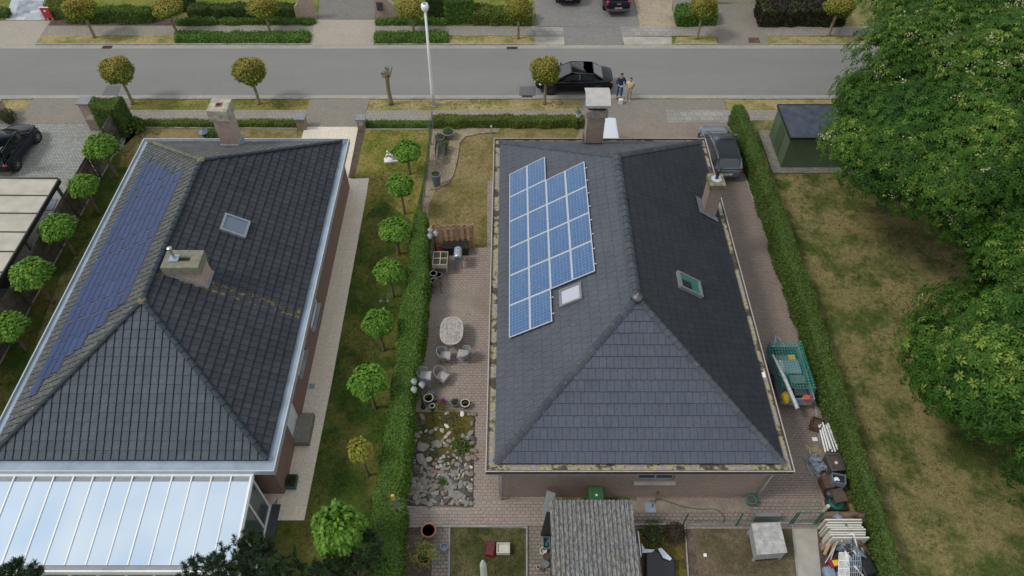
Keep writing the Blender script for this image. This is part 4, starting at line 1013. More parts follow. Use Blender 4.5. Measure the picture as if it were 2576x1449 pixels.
# bare pollarded tree
b = P(984,263); H = hgt(984,263,192); t = thing('bare_pollard_tree', 'leafless pollarded tree with peeling trunk left of the white street lamp', 'tree', b)
m = MB().tube([(0,0,0),(.0,.02,.3),(-.03,0,H*.5),(-.02,.02,H*.85),(0,0,H)], [.17,.14,.12,.13,.17], 10); m.build('trunk', simple('peeling_bark', (.33,.24,.13), .95, c2=(.2,.16,.1), scale=4, bump=.02), t, smooth=True, local=True)
m = MB(); r = random.Random(3)
for i in range(16):
    a = r.uniform(0, 6.3); q = r.uniform(.15, .42); z = H+r.uniform(.1, .5); p = (cos(a)*q, sin(a)*q, z)
    m.tube([(0,0,H-.1),(cos(a)*q*.6,sin(a)*q*.6,H+.1),p], [.06,.045,.03], 6); m.ball(p, r.uniform(.05,.085), 6, .3)
    for k in range(3): m.tube([p,(p[0]+r.uniform(-.1,.1),p[1]+r.uniform(-.1,.1),p[2]+r.uniform(.08,.2))], [.012,.005], 4)
m.build('knobbly_head', simple('pollard_knobs', (.23,.19,.14), .95, var=.4, bump=.02), t, local=True)
# ---- ball trees (globe catalpas)
def balltree(seed, mat, n=2300, leaf=.14):
    t = thing('ball_tree', 'x', 'tree', (0,0,0), 0, 'globe trees in rows on the left bungalow lawn')
    H = 2.0; m = MB(); m.tube([(0,0,0),(.01,0,.1),(.02,.02,H*.5),(0,0,H-.25),(0,0,H+.1)], [.11,.085,.075,.07,.05], 9)
    r = random.Random(seed)
    for i in range(8):
        a = i*2.4; m.tube([(0,0,H-.3),(cos(a)*.3,sin(a)*.3,H+.0),(cos(a)*.6,sin(a)*.6,H+.15)], [.035,.025,.01], 5)
    m.build('trunk', M['bark'], t, smooth=True, local=True)
    rr = np.random.default_rng(seed)
    d = rdirs(n, rr); d[:, 2] = np.abs(d[:, 2])*1.35-.55; d = unit(d)
    # domed umbrella crown: lobed rim, leaves hang like shingles
    lob = 1+.07*np.sin(np.arctan2(d[:,1], d[:,0])*5+seed)+.04*np.sin(np.arctan2(d[:,1], d[:,0])*9+2*seed)
    rad = (1-.3*rr.random(n)**2)*lob*(1+.05*np.sin(d[:,2]*9+seed))
    pos = d*rad[:, None]*np.array([.74, .74, .56])+np.array([0, 0, H+.1])
    ax = d*np.array([.9, .9, .2])+np.array([0, 0, -.45])+rdirs(n, rr)*.45; nm = unit(d+np.array([0, 0, .5])+rdirs(n, rr)*.3)
    c = leafset(pos, ax, nm, leaf*rr.uniform(.65, 1.15, n), leaf*.78*rr.uniform(.7, 1.1, n), np.clip(rr.normal(.5, .27, n), 0, 1), 'heart', .1)
    fastmesh('crown', *c, mat, t)
    return t
B1, B2 = balltree(1, L_ball), balltree(2, L_ball)
used = set()
right = [(1031,439,374,34,'globe tree right of the white lawn statue'),(1018,539,462,31,'globe tree second from the street in the right row'),(1003,640,572,37,'globe tree third from the street, opposite the wooden screen'),(990,748,678,34,'globe tree fourth from the street in the right row'),
 (967,881,808,36,'globe tree next to the bird feeder pole'),(945,1027,955,45,'globe tree sixth from the street, opposite the stacked chairs')]
left = [(295,446,365,39,'globe tree at the street end of the row by the wooden fence'),(250,536,463,34,'globe tree in the fence row beside the driveway end'),(190,640,568,41,'globe tree in the fence row level with the carport plate'),(134,762,684,46,'globe tree in the fence row below the carport corner'),(68,880,818,44,'globe tree nearest the left edge of the fence row')]
for i, (px, py, yc, rp, lab) in enumerate(right+left):
    p = (B1, B2)[i % 2]; first = id(p) not in used; used.add(id(p)); put_tree(p, first, px, py, yc+8, 'round green '+lab, rp, .76, 2.0)
t = balltree(7, L_gold, 1100, .15); put_tree(t, True, 927,1197,1135, 'small yellow green globe tree on the right lawn', 28, .76, 2.0)
t = balltree(9, L_ball, 2300, .16); put_tree(t, True, 893,1420,1335, 'largest globe tree with big bright leaves at the near end of the lawn', 60, .76, 2.0)
# ---- the big flowering trees on the right
def bigtree(name, label, c, rad, nl, seed, ncl, trunk, flowers, lean=None, holes=()):
    r = np.random.default_rng(seed); pr = random.Random(seed)
    cx, cy, cz = c; t = thing(name, label, 'tree', (trunk[0], trunk[1], 0), 0, 'big flowering trees on the dry field')
    off = np.array([trunk[0], trunk[1], 0])
    d = rdirs(nl*2, r); d = d[d[:, 2] > -.45][:nl]; nl = len(d)
    lc = np.array([cx, cy, cz])+d*np.array(rad)*r.uniform(.62, .9, (nl, 1)); lr = r.uniform(1.1, 2.1, nl)*(rad[0]/7)**.5; lt = r.normal(0, .16, nl)
    n = ncl; idx = r.choice(nl, n, p=lr**2/(lr**2).sum()); dd = rdirs(n, r); dd[:, 2] = np.where(dd[:, 2] < -.3, -dd[:, 2], dd[:, 2])
    pos = lc[idx]+dd*lr[idx][:, None]*r.uniform(.55, 1.08, (n, 1))*np.array([1.0, 1.0, .85])
    keep = np.ones(n, bool)
    # do not fill the deep inside of the crown
    q = (pos-np.array([cx, cy, cz]))/np.array(rad); keep &= (np.linalg.norm(q, axis=1) > .35)
    pos = pos[keep]; dd = dd[keep]; n = len(pos)
    out = unit((pos-np.array([cx, cy, cz-rad[2]*.3]))/np.array(rad)**1.0); axis = unit(out*.7+dd*.5+np.array([0, 0, .25]))
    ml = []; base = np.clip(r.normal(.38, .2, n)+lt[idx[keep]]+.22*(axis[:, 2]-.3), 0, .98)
    a0 = r.uniform(0, 6.28, n); e1 = unit(np.cross(axis, np.array([.3, .2, 1.0]))); e2 = np.cross(axis, e1)
    for k in range(7):
        a = a0+k*2*pi/7+r.normal(0, .12, n)
        ax = e1*np.cos(a)[:, None]+e2*np.sin(a)[:, None]+axis*.25+np.array([0, 0, -.38]); ln = r.uniform(.13, .24, n)
        nm = unit(axis+rdirs(n, r)*.25)
        ml.append(leafset(pos-off+ax*.02, ax, nm, ln, ln*.36, np.clip(base+r.normal(0, .08, n), 0, 1), 'oval', .3))
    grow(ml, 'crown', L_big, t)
    m = MB(); tr = Vector((0, 0, 0)); top = Vector((cx-trunk[0], cy-trunk[1], cz-rad[2]*.15))
    m.tube([tr, tr.lerp(top, .25)+Vector((.1,0,.2)), tr.lerp(top, .55), top], [.36, .28, .22, .12], 10)
    for i in range(0, nl):
        e = Vector(lc[i]-off); s_ = tr.lerp(top, pr.uniform(.35, .9)); md = s_.lerp(e, .5)+Vector((pr.uniform(-.3,.3), pr.uniform(-.3,.3), pr.uniform(-.5,.2)))
        m.tube([s_, md, e], [.10, .06, .02], 6)
        for k in range(3):
            g = e+Vector((pr.uniform(-1,1), pr.uniform(-1,1), pr.uniform(-.4,.8))); m.tube([md.lerp(e,.6), g], [.03, .008], 4)
    m.build('trunk', M['bark_dark'], t, smooth=True, local=True)
    # blossom spikes on the outside
    if flowers:
        w = np.clip(axis[:, 2]+.6, .05, None)**2*np.clip(r.random(n)-.0, 0, 1)
        sx = np.sin(pos[:, 0]*1.1+1)*np.sin(pos[:, 1]*.9)+.6; w = w*np.clip(sx, .05, None); fi = r.choice(n, flowers, replace=False, p=w/w.sum())
        ml = []
        for k in range(22):
            p = pos[fi]+axis[fi]*r.uniform(.03, .26, (flowers, 1))+r.normal(0, .13, (flowers, 3))
            ml.append(leafset(p-off, rdirs(flowers, r)+np.array([0, 0, -.4]), rdirs(flowers, r)+np.array([0, 0, 1.0]), r.uniform(.07, .14, flowers), .06, r.random(flowers), 'oval', .2))
        grow(ml, 'blossom', L_flower, t)
    return t
bigtree('flowering_tree', 'huge green tree with cream blossom overhanging the green utility cabin', (23.0,27.3,6.3), (8.1,7.6,4.6), 85, 21, 50000, (23.5,27.5), 620)
bigtree('flowering_tree', 'tall green tree with cream blossom in the upper right corner over the street', (27.0,36.0,6.6), (8.0,7.0,5.0), 70, 22, 33000, (27,36.5), 420)
bigtree('flowering_tree', 'green tree with drooping leaf clusters at the lower right edge of the field', (21.7,15.5,5.2), (6.7,6.6,4.2), 64, 23, 33000, (21.5,16.5), 170)
# ---- pines in front of the camera side
def pine(label, tufts, base, seed, group='pine trees at the bottom of the photo'):
    r = np.random.default_rng(seed); t = thing('pine_tree', label, 'tree', (base[0], base[1], 0), 0, group); off = np.array([base[0], base[1], 0])
    m = MB(); top = max(tufts, key=lambda p: p[2]); tz = top[2]-.2
    tt = Vector((top[0]-base[0], top[1]-base[1], tz)); m.tube([(0,0,0), tt*.5, tt], [.14, .10, .04], 8)
    ml = []
    for (x, y, z, s_) in tufts:
        e = Vector((x-base[0], y-base[1], z)); st_ = tt*max(.2, min(.95, (z-.7)/tz)); m.tube([st_, st_.lerp(e, .6)+Vector((0,0,-.1)), e], [.035, .022, .012], 5)
        nb = int(15*s_)
        for k in range(nb):      # several shoots per branch end, each with a brush of needles
            o = np.array([x, y, z])-off+r.normal(0, .17*s_, 3)*np.array([1, 1, .7]); ax = unit(r.normal(0, .5, 3)+np.array([0, 0, 1.0]))
            n = 75; tt_ = r.uniform(0, 1, n); p = o+ax*(tt_[:, None]*.22); dr = unit(rdirs(n, r)*.9+ax*.75)
            ml.append(leafset(p, dr, rdirs(n, r), r.uniform(.09, .15, n), .015, np.clip(r.normal(.4, .25, n), 0, 1), 'strip', .05))
    grow(ml, 'needles', L_needle, t); m.build('trunk', M['bark_dark'], t, smooth=True, local=True)
def tf(l, z0, zr, s_=1.0, rs=1): 
    q = random.Random(rs); return [tuple(P(x, y, z0+q.uniform(-zr, zr)))+(s_*k,) for x, y, k in l]
pine('dark pine top at the lower left corner before the conservatory', tf([(30,1440,1),(42,1422,.8),(15,1455,1),(60,1455,1),(35,1470,1.2),(0,1462,1)], 4.4, .15, .9, 1), P(30,1520,0), 31)
pine('second small pine top just right of the corner pine, before the conservatory', tf([(88,1432,.7),(82,1448,1),(98,1455,.8),(85,1470,1)], 4.4, .15, .8, 2), P(88,1530,0), 32)
pine('dark pine with pale shoots before the conservatory corner', tf([(560,1392,.7),(555,1412,1),(520,1425,1),(485,1422,.8),(545,1440,1.2),(590,1432,1),(500,1445,1),(575,1455,1.2),(610,1420,.8),(480,1440,.8)], 3.6, .2, .9, 3), P(560,1560,0), 33)
pine('dark pine crossing the conservatory side wall', tf([(625,1352,.9),(640,1380,1.1),(615,1385,1),(660,1365,1),(680,1390,1),(640,1410,1.3),(600,1415,1),(665,1425,1.2),(700,1415,1.1),(630,1440,1.3),(720,1440,1.3),(690,1450,1)], 3.4, .25, 1.0, 4), P(650,1570,0), 34)
pine('dark pine overlapping the largest globe tree', tf([(855,1365,.9),(880,1385,1.1),(840,1400,1.1),(905,1360,.8),(930,1352,.8),(945,1375,.9),(870,1420,1.3),(825,1430,1.2),(905,1410,1.2),(935,1420,1.1),(790,1440,1.2),(850,1450,1.3),(900,1448,1.3),(760,1425,.9)], 2.9, .25, 1.0, 5), P(870,1580,0), 35)
# ================================================= conservatory, solar tiles
M['tilegrey'] = simple('tile_backing', (.07,.078,.085), .8)
def strips():
    v0, dv, n = .84, .445, 9
    for j in range(n):
        a = v0+j*dv; ys_ = 14.0+.87*a+(.25 if j % 2 else 0); yn_ = 29.55-.87*a-(.3 if j % 2 else 0)
        m = MB(); y = ys_; k = 0
        while y < yn_-.2:
            l = min(.9, yn_-y)
            gap = .13 if (k+j//2) % 4 == 3 else .018
            b0, b1 = a, a+dv-.075
            q = lambda u, yy, h: Vector((wA.x, yy, wA.z))+U1*u+nW1*h
            # scalloped lower edge: three curved bites per tile
            ns = 6; low = [(y+(l-gap)*i/ns, b0+(.028 if i % 2 else 0)) for i in range(ns+1)]
            vs = [q(u, yy, .088) for yy, u in low]+[q(b1, yy, .070) for yy, u in low]+[q(u, yy, .05) for yy, u in low]
            fs = [(i+1, i, ns+1+i, ns+2+i) for i in range(ns)]+[(i, i+1, 2*(ns+1)+i+1, 2*(ns+1)+i) for i in range(ns)]
            m.add(vs, fs, min(1, max(0, rnd.gauss(.45, .13)))); y += l; k += 1
        m.build('solar_tile_row', M['stile'], roof1)
        bk_ = MB(); bk_.add([q(a-.01, ys_, .055), q(a+dv-.011, ys_, .055), q(a+dv-.011, yn_, .055), q(a-.01, yn_, .055)], [(3,2,1,0)]); bk_.build('backing_strip', M['tilegrey'], roof1)
strips()
GZ = 2.62; GY_0, GY_1 = 11.86, 8.74; gsl = (2.62-2.28)/(GY_0-GY_1); gz = lambda y: GZ-(GY_0-y)*gsl
GXR = P(637,1189,2.6).x; GXL = GXR-.722*15
cons = thing('conservatory', 'white framed conservatory with mirrored glass roof behind the red brick bungalow', 'conservatory', ((GXR+GXL)/2, 10.3, 0))
m = MB()
for i in range(16):
    x = GXR-.722*i; w = .045 if i else .08
    m.bar((x-.02, GY_0, gz(GY_0)+.03), (x-.02, GY_1, gz(GY_1)+.03), w, .06)
m.build('glazing_bars', M['white_paint'], cons)
for i in range(15):
    x1 = GXR-.722*i-.045; x0 = GXR-.722*(i+1)+.01; dz = rnd.uniform(-.004, .004)
    MB().add([(x0,GY_1,gz(GY_1)+.02+dz),(x1,GY_1,gz(GY_1)+.02),(x1,GY_0-.2,gz(GY_0-.2)+.02),(x0,GY_0-.2,gz(GY_0-.2)+.02+dz)], [(0,1,2,3)]).build('glass_pane', M['glass_mirror'], cons)
m = MB(); m.box(GXL, GXR+.06, GY_0-.02, GY_0+.05, 2.55, 2.70); m.build('top_rail', M['white_paint'], cons)
MB().box(GXL, GXR, GY_0-.18, GY_0-.021, 2.52, 2.6).build('shade_box', M['grey_paint'], cons)
MB().box(GXL, GXR+.06, GY_1-.16, GY_1-.002, 2.14, 2.27).build('front_gutter', M['grey_paint'], cons)
MB().box(GXL, GXR+.08, GY_1-.22, GY_1-.161, 2.1, 2.3).build('front_rail', M['white_paint'], cons)
f = MB(); xs = GXR+.02
for y in (GY_0-.1, 10.9, 9.8, GY_1-.05): f.box(xs-.03, xs+.03, y-.035, y+.035, .06, gz(y)-.04)
f.bar((xs, GY_0, gz(GY_0)-.06), (xs, GY_1-.1, gz(GY_1)-.06), .07, .1); f.box(xs-.03, xs+.04, GY_1-.1, GY_0, 0, .12)
for i in range(11):
    x = GXR-.98*i; f.box(x-.03, x+.03, GY_1-.13, GY_1-.07, .12, 2.1)
f.box(GXL, GXR, GY_1-.13, GY_1-.06, 0, .12); f.box(GXL, GXR-.05, GY_1-.125, GY_1-.065, 1.7, 1.76)
f.build('wall_frame', M['white_paint'], cons)
MB().add([(xs-.01,GY_1-.05,.12),(xs-.01,GY_0-.1,.12),(xs-.01,GY_0-.1,2.5),(xs-.01,GY_1-.05,2.2)], [(0,1,2,3)]).build('side_glass', simple('green_grey_glass', (.06,.085,.085), .1), cons)
MB().add([(GXL,GY_1-.1,.12),(GXR,GY_1-.1,.12),(GXR,GY_1-.1,2.1),(GXL,GY_1-.1,2.1)], [(0,1,2,3)]).build('front_glass', simple('grey_glass', (.10,.13,.13), .12), cons)
MB().box(GXR+.07, GXR+.42, GY_1-.3, 11.9, .0, .05).build('threshold', M['pot_dark'], cons)
# ================================================= pillars, fences, walls
def pillar(label, x0, x1, yb, yt, brick, capm, group='brick gate pillars', low=None):
    a, b = P(x0, yb), P(x1, yb); w = b.x-a.x; h = hgt((x0+x1)/2, yb, yt)
    t = thing('gate_pillar', label, 'pillar', ((a.x+b.x)/2, a.y+w/2, 0), 0, group)
    MB().box(a.x, b.x, a.y, a.y+w, 0, h).build('shaft', brick, t)
    MB().box(a.x-.07, b.x+.07, a.y-.07, a.y+w+.07, h+.001, h+.09).build('cap', capm, t, bevel=.015)
    return t, h
pcap = simple('bluestone_cap', (.20,.21,.225), .6, var=.15, scale=4)
pillar('brick gate pillar with grey cap left of the cream terrace', 749, 771, 328, 302, M['brick_pale'], pcap)
pt, ph_ = pillar('brick gate pillar with grey cap and letter plate right of the cream terrace', 901, 920, 327, 303, M['brick_pale'], pcap)
a = P(902, 327); MB().box(a.x+.1, a.x+.34, a.y-.03, a.y-.002, .35, .75).build('letter_plate', M['zinc_light'], pt)
t, h = pillar('tall brick pillar with pale cap beside the hedge block and cobbled driveway', 224, 250, 318, 263, M['brick_light'], pcap)
a = P(230, 330); b = P(252, 330); MB().box(a.x, b.x+.05, a.y, a.y+.75, 0, .85).build('low_wall', M['brick_pale'], t)
pillar('brick pillar cut by the left edge of the photo beside the dark bush', -12, 14, 302, 268, M['brick_light'], pcap)
X_f = P(322, 322).x; yF0, yF1 = P(322, 322).y, 9.0
wf = thing('wooden_fence', 'weathered horizontal plank fence along the row of globe trees', 'fence', (X_f, 21, 0))
m = MB(); y = yF0; HF = 1.75; bays = []
while y > yF1: bays.append((y, max(yF1, y-2.3))); y -= 2.3
for a, b in bays:
    for j in range(11):
        z = .10+j*.155+rnd.uniform(-.004,.004); m.bar((X_f+rnd.uniform(-.008,.008)+(.02 if j%2 else -.01), a-.05, z), (X_f+rnd.uniform(-.008,.008)+(.02 if j%2 else -.01), b+.02, z+rnd.uniform(-.012,.012)), .025, .165)
m.build('planks', M['wood_old'], wf)
for a, b in bays:
    MB().box(X_f+.05, X_f+.14, a-.05, a+.05, 0, HF+.08).build('post', M['wood_old'], wf)
MB().box(X_f-.03, X_f+.05, yF1, yF0, 0, .07).build('ground_board', M['concrete'], wf)
for (bx, by, ty) in ((303,362,314),(266,421,380),(203,548,495),(160,625,600)):
    b = P(bx, by); h = max(1.2, hgt(bx, by, ty)); o = MB().tube([b, b+Vector((-.03,0,h))], .055, 8).build('stake', M['wood_old'], wf)
# wire fence with posts between the front gardens
fa, fb = P(1090,325), P(1064,545)
fw = thing('wire_fence', 'thin green wire fence with leaning posts between the two front gardens', 'fence', (fa+fb)/2)
d = fb-fa
for i in range(6):
    p = fa+d*(i/5); MB().tube([p, p+Vector((rnd.uniform(-.05,.05),rnd.uniform(-.04,.04),1.35))], .032, 6).build('post', simple('fence_post_grey', (.2,.21,.17), .8) if i == 0 else bpy.data.materials['fence_post_grey'], fw)
m = MB()
for z in [.15+.12*i for i in range(10)]: m.tube([fa+Vector((0,0,z)), fb+Vector((0,0,z))], .004, 3)
for i in range(60):
    p = fa+d*(i/60); m.tube([p+Vector((0,0,.1)), p+Vector((0,0,1.25))], .004, 3)
m.build('wire_mesh', M['green_paint'], fw)
p = P(1236,338); tag(MB().box(p.x-.06,p.x+.06,p.y-.05,p.y+.05,0,.62).build('wooden_post', M['wood_grey']), 'short grey wooden post at the front edge of the gravel garden', 'post')
# neighbour at the left edge: wall, carport
b = P(29, 441); hh = thing('brick_house', 'brick house corner cut off by the left edge above the carport', 'house', (b.x-5, b.y+.2, 0))
MB().box(-42, b.x, b.y, b.y+.35, 0, 3.0).build('wall', M['brick_pale'], hh)
cp = P(147, 450, 2.45); cpt = thing('carport', 'carport with beige panel roof at the left edge', 'carport', (cp.x-3, cp.y-6, 0))
mp_ = simple('beige_panel', (.40,.375,.31), .55, var=.18, scale=1.2, c2=(.46,.43,.36)); yy = [cp.y-i*1.28 for i in range(12)]
for i in range(11):
    m = MB(); x1 = cp.x-.03; x0 = cp.x-6.5; y0, y1 = yy[i+1]+.07, yy[i]-.0
    q = [(x0,y0,2.50),(x1,y0,2.43),(x1,y1,2.43),(x0,y1,2.50)]; m.add(q+[(a,b_,c-.04) for a, b_, c in q], [(0,1,2,3),(7,6,5,4),(0,4,5,1),(1,5,6,2),(2,6,7,3),(3,7,4,0)]); m.build('roof_panel', mp_, cpt)
m = MB(); m.box(cp.x-.028, cp.x+.05, yy[-1], yy[0]+.02, 2.22, 2.46); m.box(cp.x-6.5, cp.x-.03, yy[0]+.0, yy[0]+.06, 2.36, 2.5); [m.bar((cp.x-6.5, yy[i]+.035, 2.52), (cp.x-.03, yy[i]+.035, 2.445), .055, .03) for i in range(1,11)]; m.build('roof_edge', M['black'], cpt)
for i in (0, 3, 6, 9): MB().box(cp.x-.16, cp.x-.04, yy[i]-.35, yy[i]-.23, 0, 2.28).build('post', M['wood_old'], cpt)
MB().box(cp.x-6.4, cp.x-.5, yy[4]-.2, yy[4]-.1, 0, 2.3).build('back_wall', M['black'], cpt)
# curved garden wall and letterbox wall across the street
def farwall(name, label, pts, yb, heights, mat, cap=None):
    b0 = P(pts[0], yb); t = thing(name, label, 'wall', ((P(pts[0],yb).x+P(pts[-1],yb).x)/2, b0.y, 0))
    m = MB()
    for (x0, x1), (h0, h1) in zip(zip(pts, pts[1:]), heights):
        a, b = P(x0, yb).x, P(x1, yb).x
        m.add([(a,b0.y,0),(b,b0.y,0),(b,b0.y+.35,0),(a,b0.y+.35,0),(a,b0.y,h0),(b,b0.y,h1),(b,b0.y+.35,h1),(a,b0.y+.35,h0)], [(4,5,6,7),(0,1,5,4),(1,2,6,5),(2,3,7,6),(3,0,4,7)])
    m.build('brickwork', mat, t); return t
farwall('garden_wall', 'curved brick garden wall left of the cobbled driveway across the road', [746,755,768,782,794], 49, [(.9,1.15),(1.15,1.7),(1.7,1.9),(1.9,1.9)], M['brick_light'])
lw = farwall('garden_wall', 'brick garden wall with a dark letterbox behind the street lamp', [946,966,980,996], 50, [(1.9,1.9),(1.9,1.5),(1.5,1.1)], M['brick_light'])
a = P(950, 50); MB().box(a.x+.08, a.x+.5, a.y-.1, a.y-.004, .75, 1.35).build('letterbox', M['pot_dark'], lw, bevel=.01)
farwall('garden_wall', 'short dark red brick wall end beside the purple hedge', [1925,1945], 62, [(1.1,1.1)], M['brick_red'])
a, b = P(1327,54), P(1341,54); t = thing('utility_cabinet', 'grey metal utility cabinet beside the far driveway', 'cabinet', ((a.x+b.x)/2, a.y, 0)); h = hgt(1334,54,22)
MB().box(a.x, b.x, a.y, a.y+.35, .1, h).build('body', simple('cabinet_grey', (.34,.37,.36), .5, .0), t, bevel=.01)
MB().box(a.x+.03, b.x-.03, a.y-.02, a.y-.002, .2, h-.35).build('door', M['zinc'], t); MB().box(a.x-.02, b.x+.02, a.y-.03, a.y+.38, h+.001, h+.05).build('lid', M['zinc_light'], t); MB().box(a.x+.02,b.x-.02,a.y+.02,a.y+.33,0,.099).build('plinth', M['concrete'], t)
# red sign at the upper left
a, b = P(120,51), P(137,51); t = thing('yard_sign', 'red estate sign board standing on two posts by the patterned driveway', 'sign', ((a.x+b.x)/2, a.y, 0)); h = hgt(128,51,24)
for x in (a.x+.05, b.x-.1): MB().box(x-.03, x+.03, a.y, a.y+.06, 0, h).build('leg', M['white_paint'], t)
sg = MB().box(a.x-.12, b.x+.02, a.y-.05, a.y-.005, h-.62, h+.15).build('board', M['red'], t)
MB().box(a.x+.1, b.x-.25, a.y-.058, a.y-.052, h-.15, h-.02).build('lettering_band', M['white_paint'], sg); MB().box(a.x-.14, b.x+.04, a.y-.06, a.y+.0, h+.151, h+.2).build('top_edge', M['white_paint'], sg)
# house wall of the garage across the street, with its pale door
a, b = P(1796,8), P(1902,8); t = thing('garage', 'low brick garage with pale door at the top of the photo', 'garage', ((a.x+b.x)/2, a.y, 0))
MB().box(a.x-.6, a.x-.002, a.y+.05, a.y+5, 0, 2.6).build('wall', M['brick_pale'], t); MB().box(b.x+.002, b.x+.6, a.y+.05, a.y+5, 0, 2.6).build('wall', M['brick_pale'], t)
MB().box(a.x, b.x, a.y+.1, a.y+.16, 0, 2.3).build('garage_door', M['pot_cream'], t); MB().box(a.x-.6, b.x+.6, a.y, a.y+5.1, 2.61, 2.8).build('roof', M['grey_paint'], t)
# green transformer cabin on its concrete plinth
zt = hgt(1960, 425, 345); q0, q1 = P(1962, 425), P(2128, 425); bk = P(2060, 265, zt).y
print('cabin height', zt, q0, q1, bk)
t = thing('utility_cabin', 'dark green flat roofed utility cabin under the overhanging tree', 'cabin', ((q0.x+q1.x)/2, q0.y+1.4, 0))
gp_ = NT('cabin_green', .6); gp_.col(gp_.mix(.7, gp_.ramp(gp_.noise(.8, 4), [(.3, (.075,.115,.065)), (.7, (.10,.145,.085))]), gp_.ramp(gp_.noise(12, 3), [(.3, .8), (.7, 1.15)]), 'MULTIPLY'))
ca_w = [q0.x, q1.x, q0.y, bk]
MB().box(q0.x, q1.x, q0.y, bk, .12, zt-.06).build('body', gp_.mat, t)
rm = simple('tar_roof', (.045,.06,.095), .75, var=.3, scale=2.5, c2=(.07,.085,.115), bump=.01)
rr_ = MB().box(q0.x-.05, q1.x+.05, q0.y-.05, bk+.05, zt-.059, zt).build('roof', rm, t)
m = MB(); ring(m, q0.x-.09, q1.x+.09, q0.y-.09, bk+.09, .05, zt-.12, zt+.03); m.build('roof_trim', M['black'], rr_)
pl = P(1947, 437); MB().box(q0.x-.55, q1.x+.3, q0.y-.45, bk+.5, .0, .11).build('plinth', simple('plinth_concrete', (.19,.18,.15), .95, var=.3), t)
MB().box(q0.x-.021, q0.x-.001, q0.y+.9, q0.y+1.9, .2, zt-.35).build('door', simple('door_green', (.06,.09,.05), .5), t)
# ================================================= lamps
b = P(1091,266); h = hgt(1091,266,22); t = thing('street_lamp', 'tall white street lamp at the near kerb', 'street lamp', b)
tx = P(1069,22,h).x-b.x; print('lamp', h, tx)
MB().tube([(0,0,0),(0,0,.05)], [.16,.16], 14).build('base', M['concrete'], t, local=True)
MB().tube([(0,0,.05),(0,0,1.2),(tx*.3,0,h*.5),(tx,0,h)], [.12,.115,.085,.06], 14).build('pole', M['white_paint'], t, smooth=True, local=True)
hd = MB().lathe([(.06,-.15),(.19,-.05),(.22,.12),(.2,.26),(.1,.33),(.02,.34)], (tx,0,h), 12, sx=1.0, sy=1.3).build('lamp_head', M['white_paint'], t, smooth=True, local=True)
MB().lathe([(.02,0),(.09,.0),(.09,.05),(.02,.06)], (tx,-.06,h+.335), 10).build('sensor', M['grey_paint'], hd, local=True)
def lantern(m_, g_, c, s_=1.0):
    m_.lathe([(.03*s_,0),(.09*s_,.02*s_),(.10*s_,.04*s_)], c, 6); g_.lathe([(.10*s_,.041*s_),(.15*s_,.3*s_)], c, 6); m_.lathe([(.17*s_,.301*s_),(.06*s_,.42*s_),(.03*s_,.44*s_),(.03*s_,.5*s_),(.005,.52*s_)], c, 6)
def garden_lamp(label, px, py, heads, hm, s_=.8):
    b = P(px, py); t = thing('garden_lamp', label, 'garden lamp', b)
    zz = [hgt(px, py, hy) for hx, hy in heads]; top = min(zz)-.15
    MB().tube([(0,0,0),(0,0,.12),(0,0,.14),(0,0,top*.5),(0,0,top)], [.11,.10,.045,.035,.03], 10).build('post', M['black'], t, smooth=True, local=True)
    for (hx, hy), z in zip(heads, zz):
        z = max(zz)-.1+(0 if len(heads) > 1 else -.1); p = P(hx, hy, z+.25)-b; p.z = z
        if len(heads) > 1: MB().tube([(0,0,top-.1),(p.x*.5,p.y*.5,top+.12),(p.x,p.y,z+.02)], .015, 6).build('arm', M['black'], t, local=True)
        a_, g_ = MB(), MB(); lantern(a_, g_, p, s_); l = a_.build('lantern', hm, t, local=True); g_.build('lantern_glass', M['lamp_clear'], l, local=True)
lc = simple('lantern_grey', (.32,.34,.38), .45, var=.1)
garden_lamp('black garden lamp with three pale lanterns beside the wooden screen', 1098, 641, [(1082,577),(1081,591),(1096,584)], lc)
garden_lamp('black garden lamp with three pale lanterns beside the stacked chairs', 1065, 1026, [(1041,958),(1061,966),(1041,978)], lc)
garden_lamp('single black garden lamp in front of the wide front hedge', 1453, 324, [(1455,286)], M['dark_steel'], 1.15)
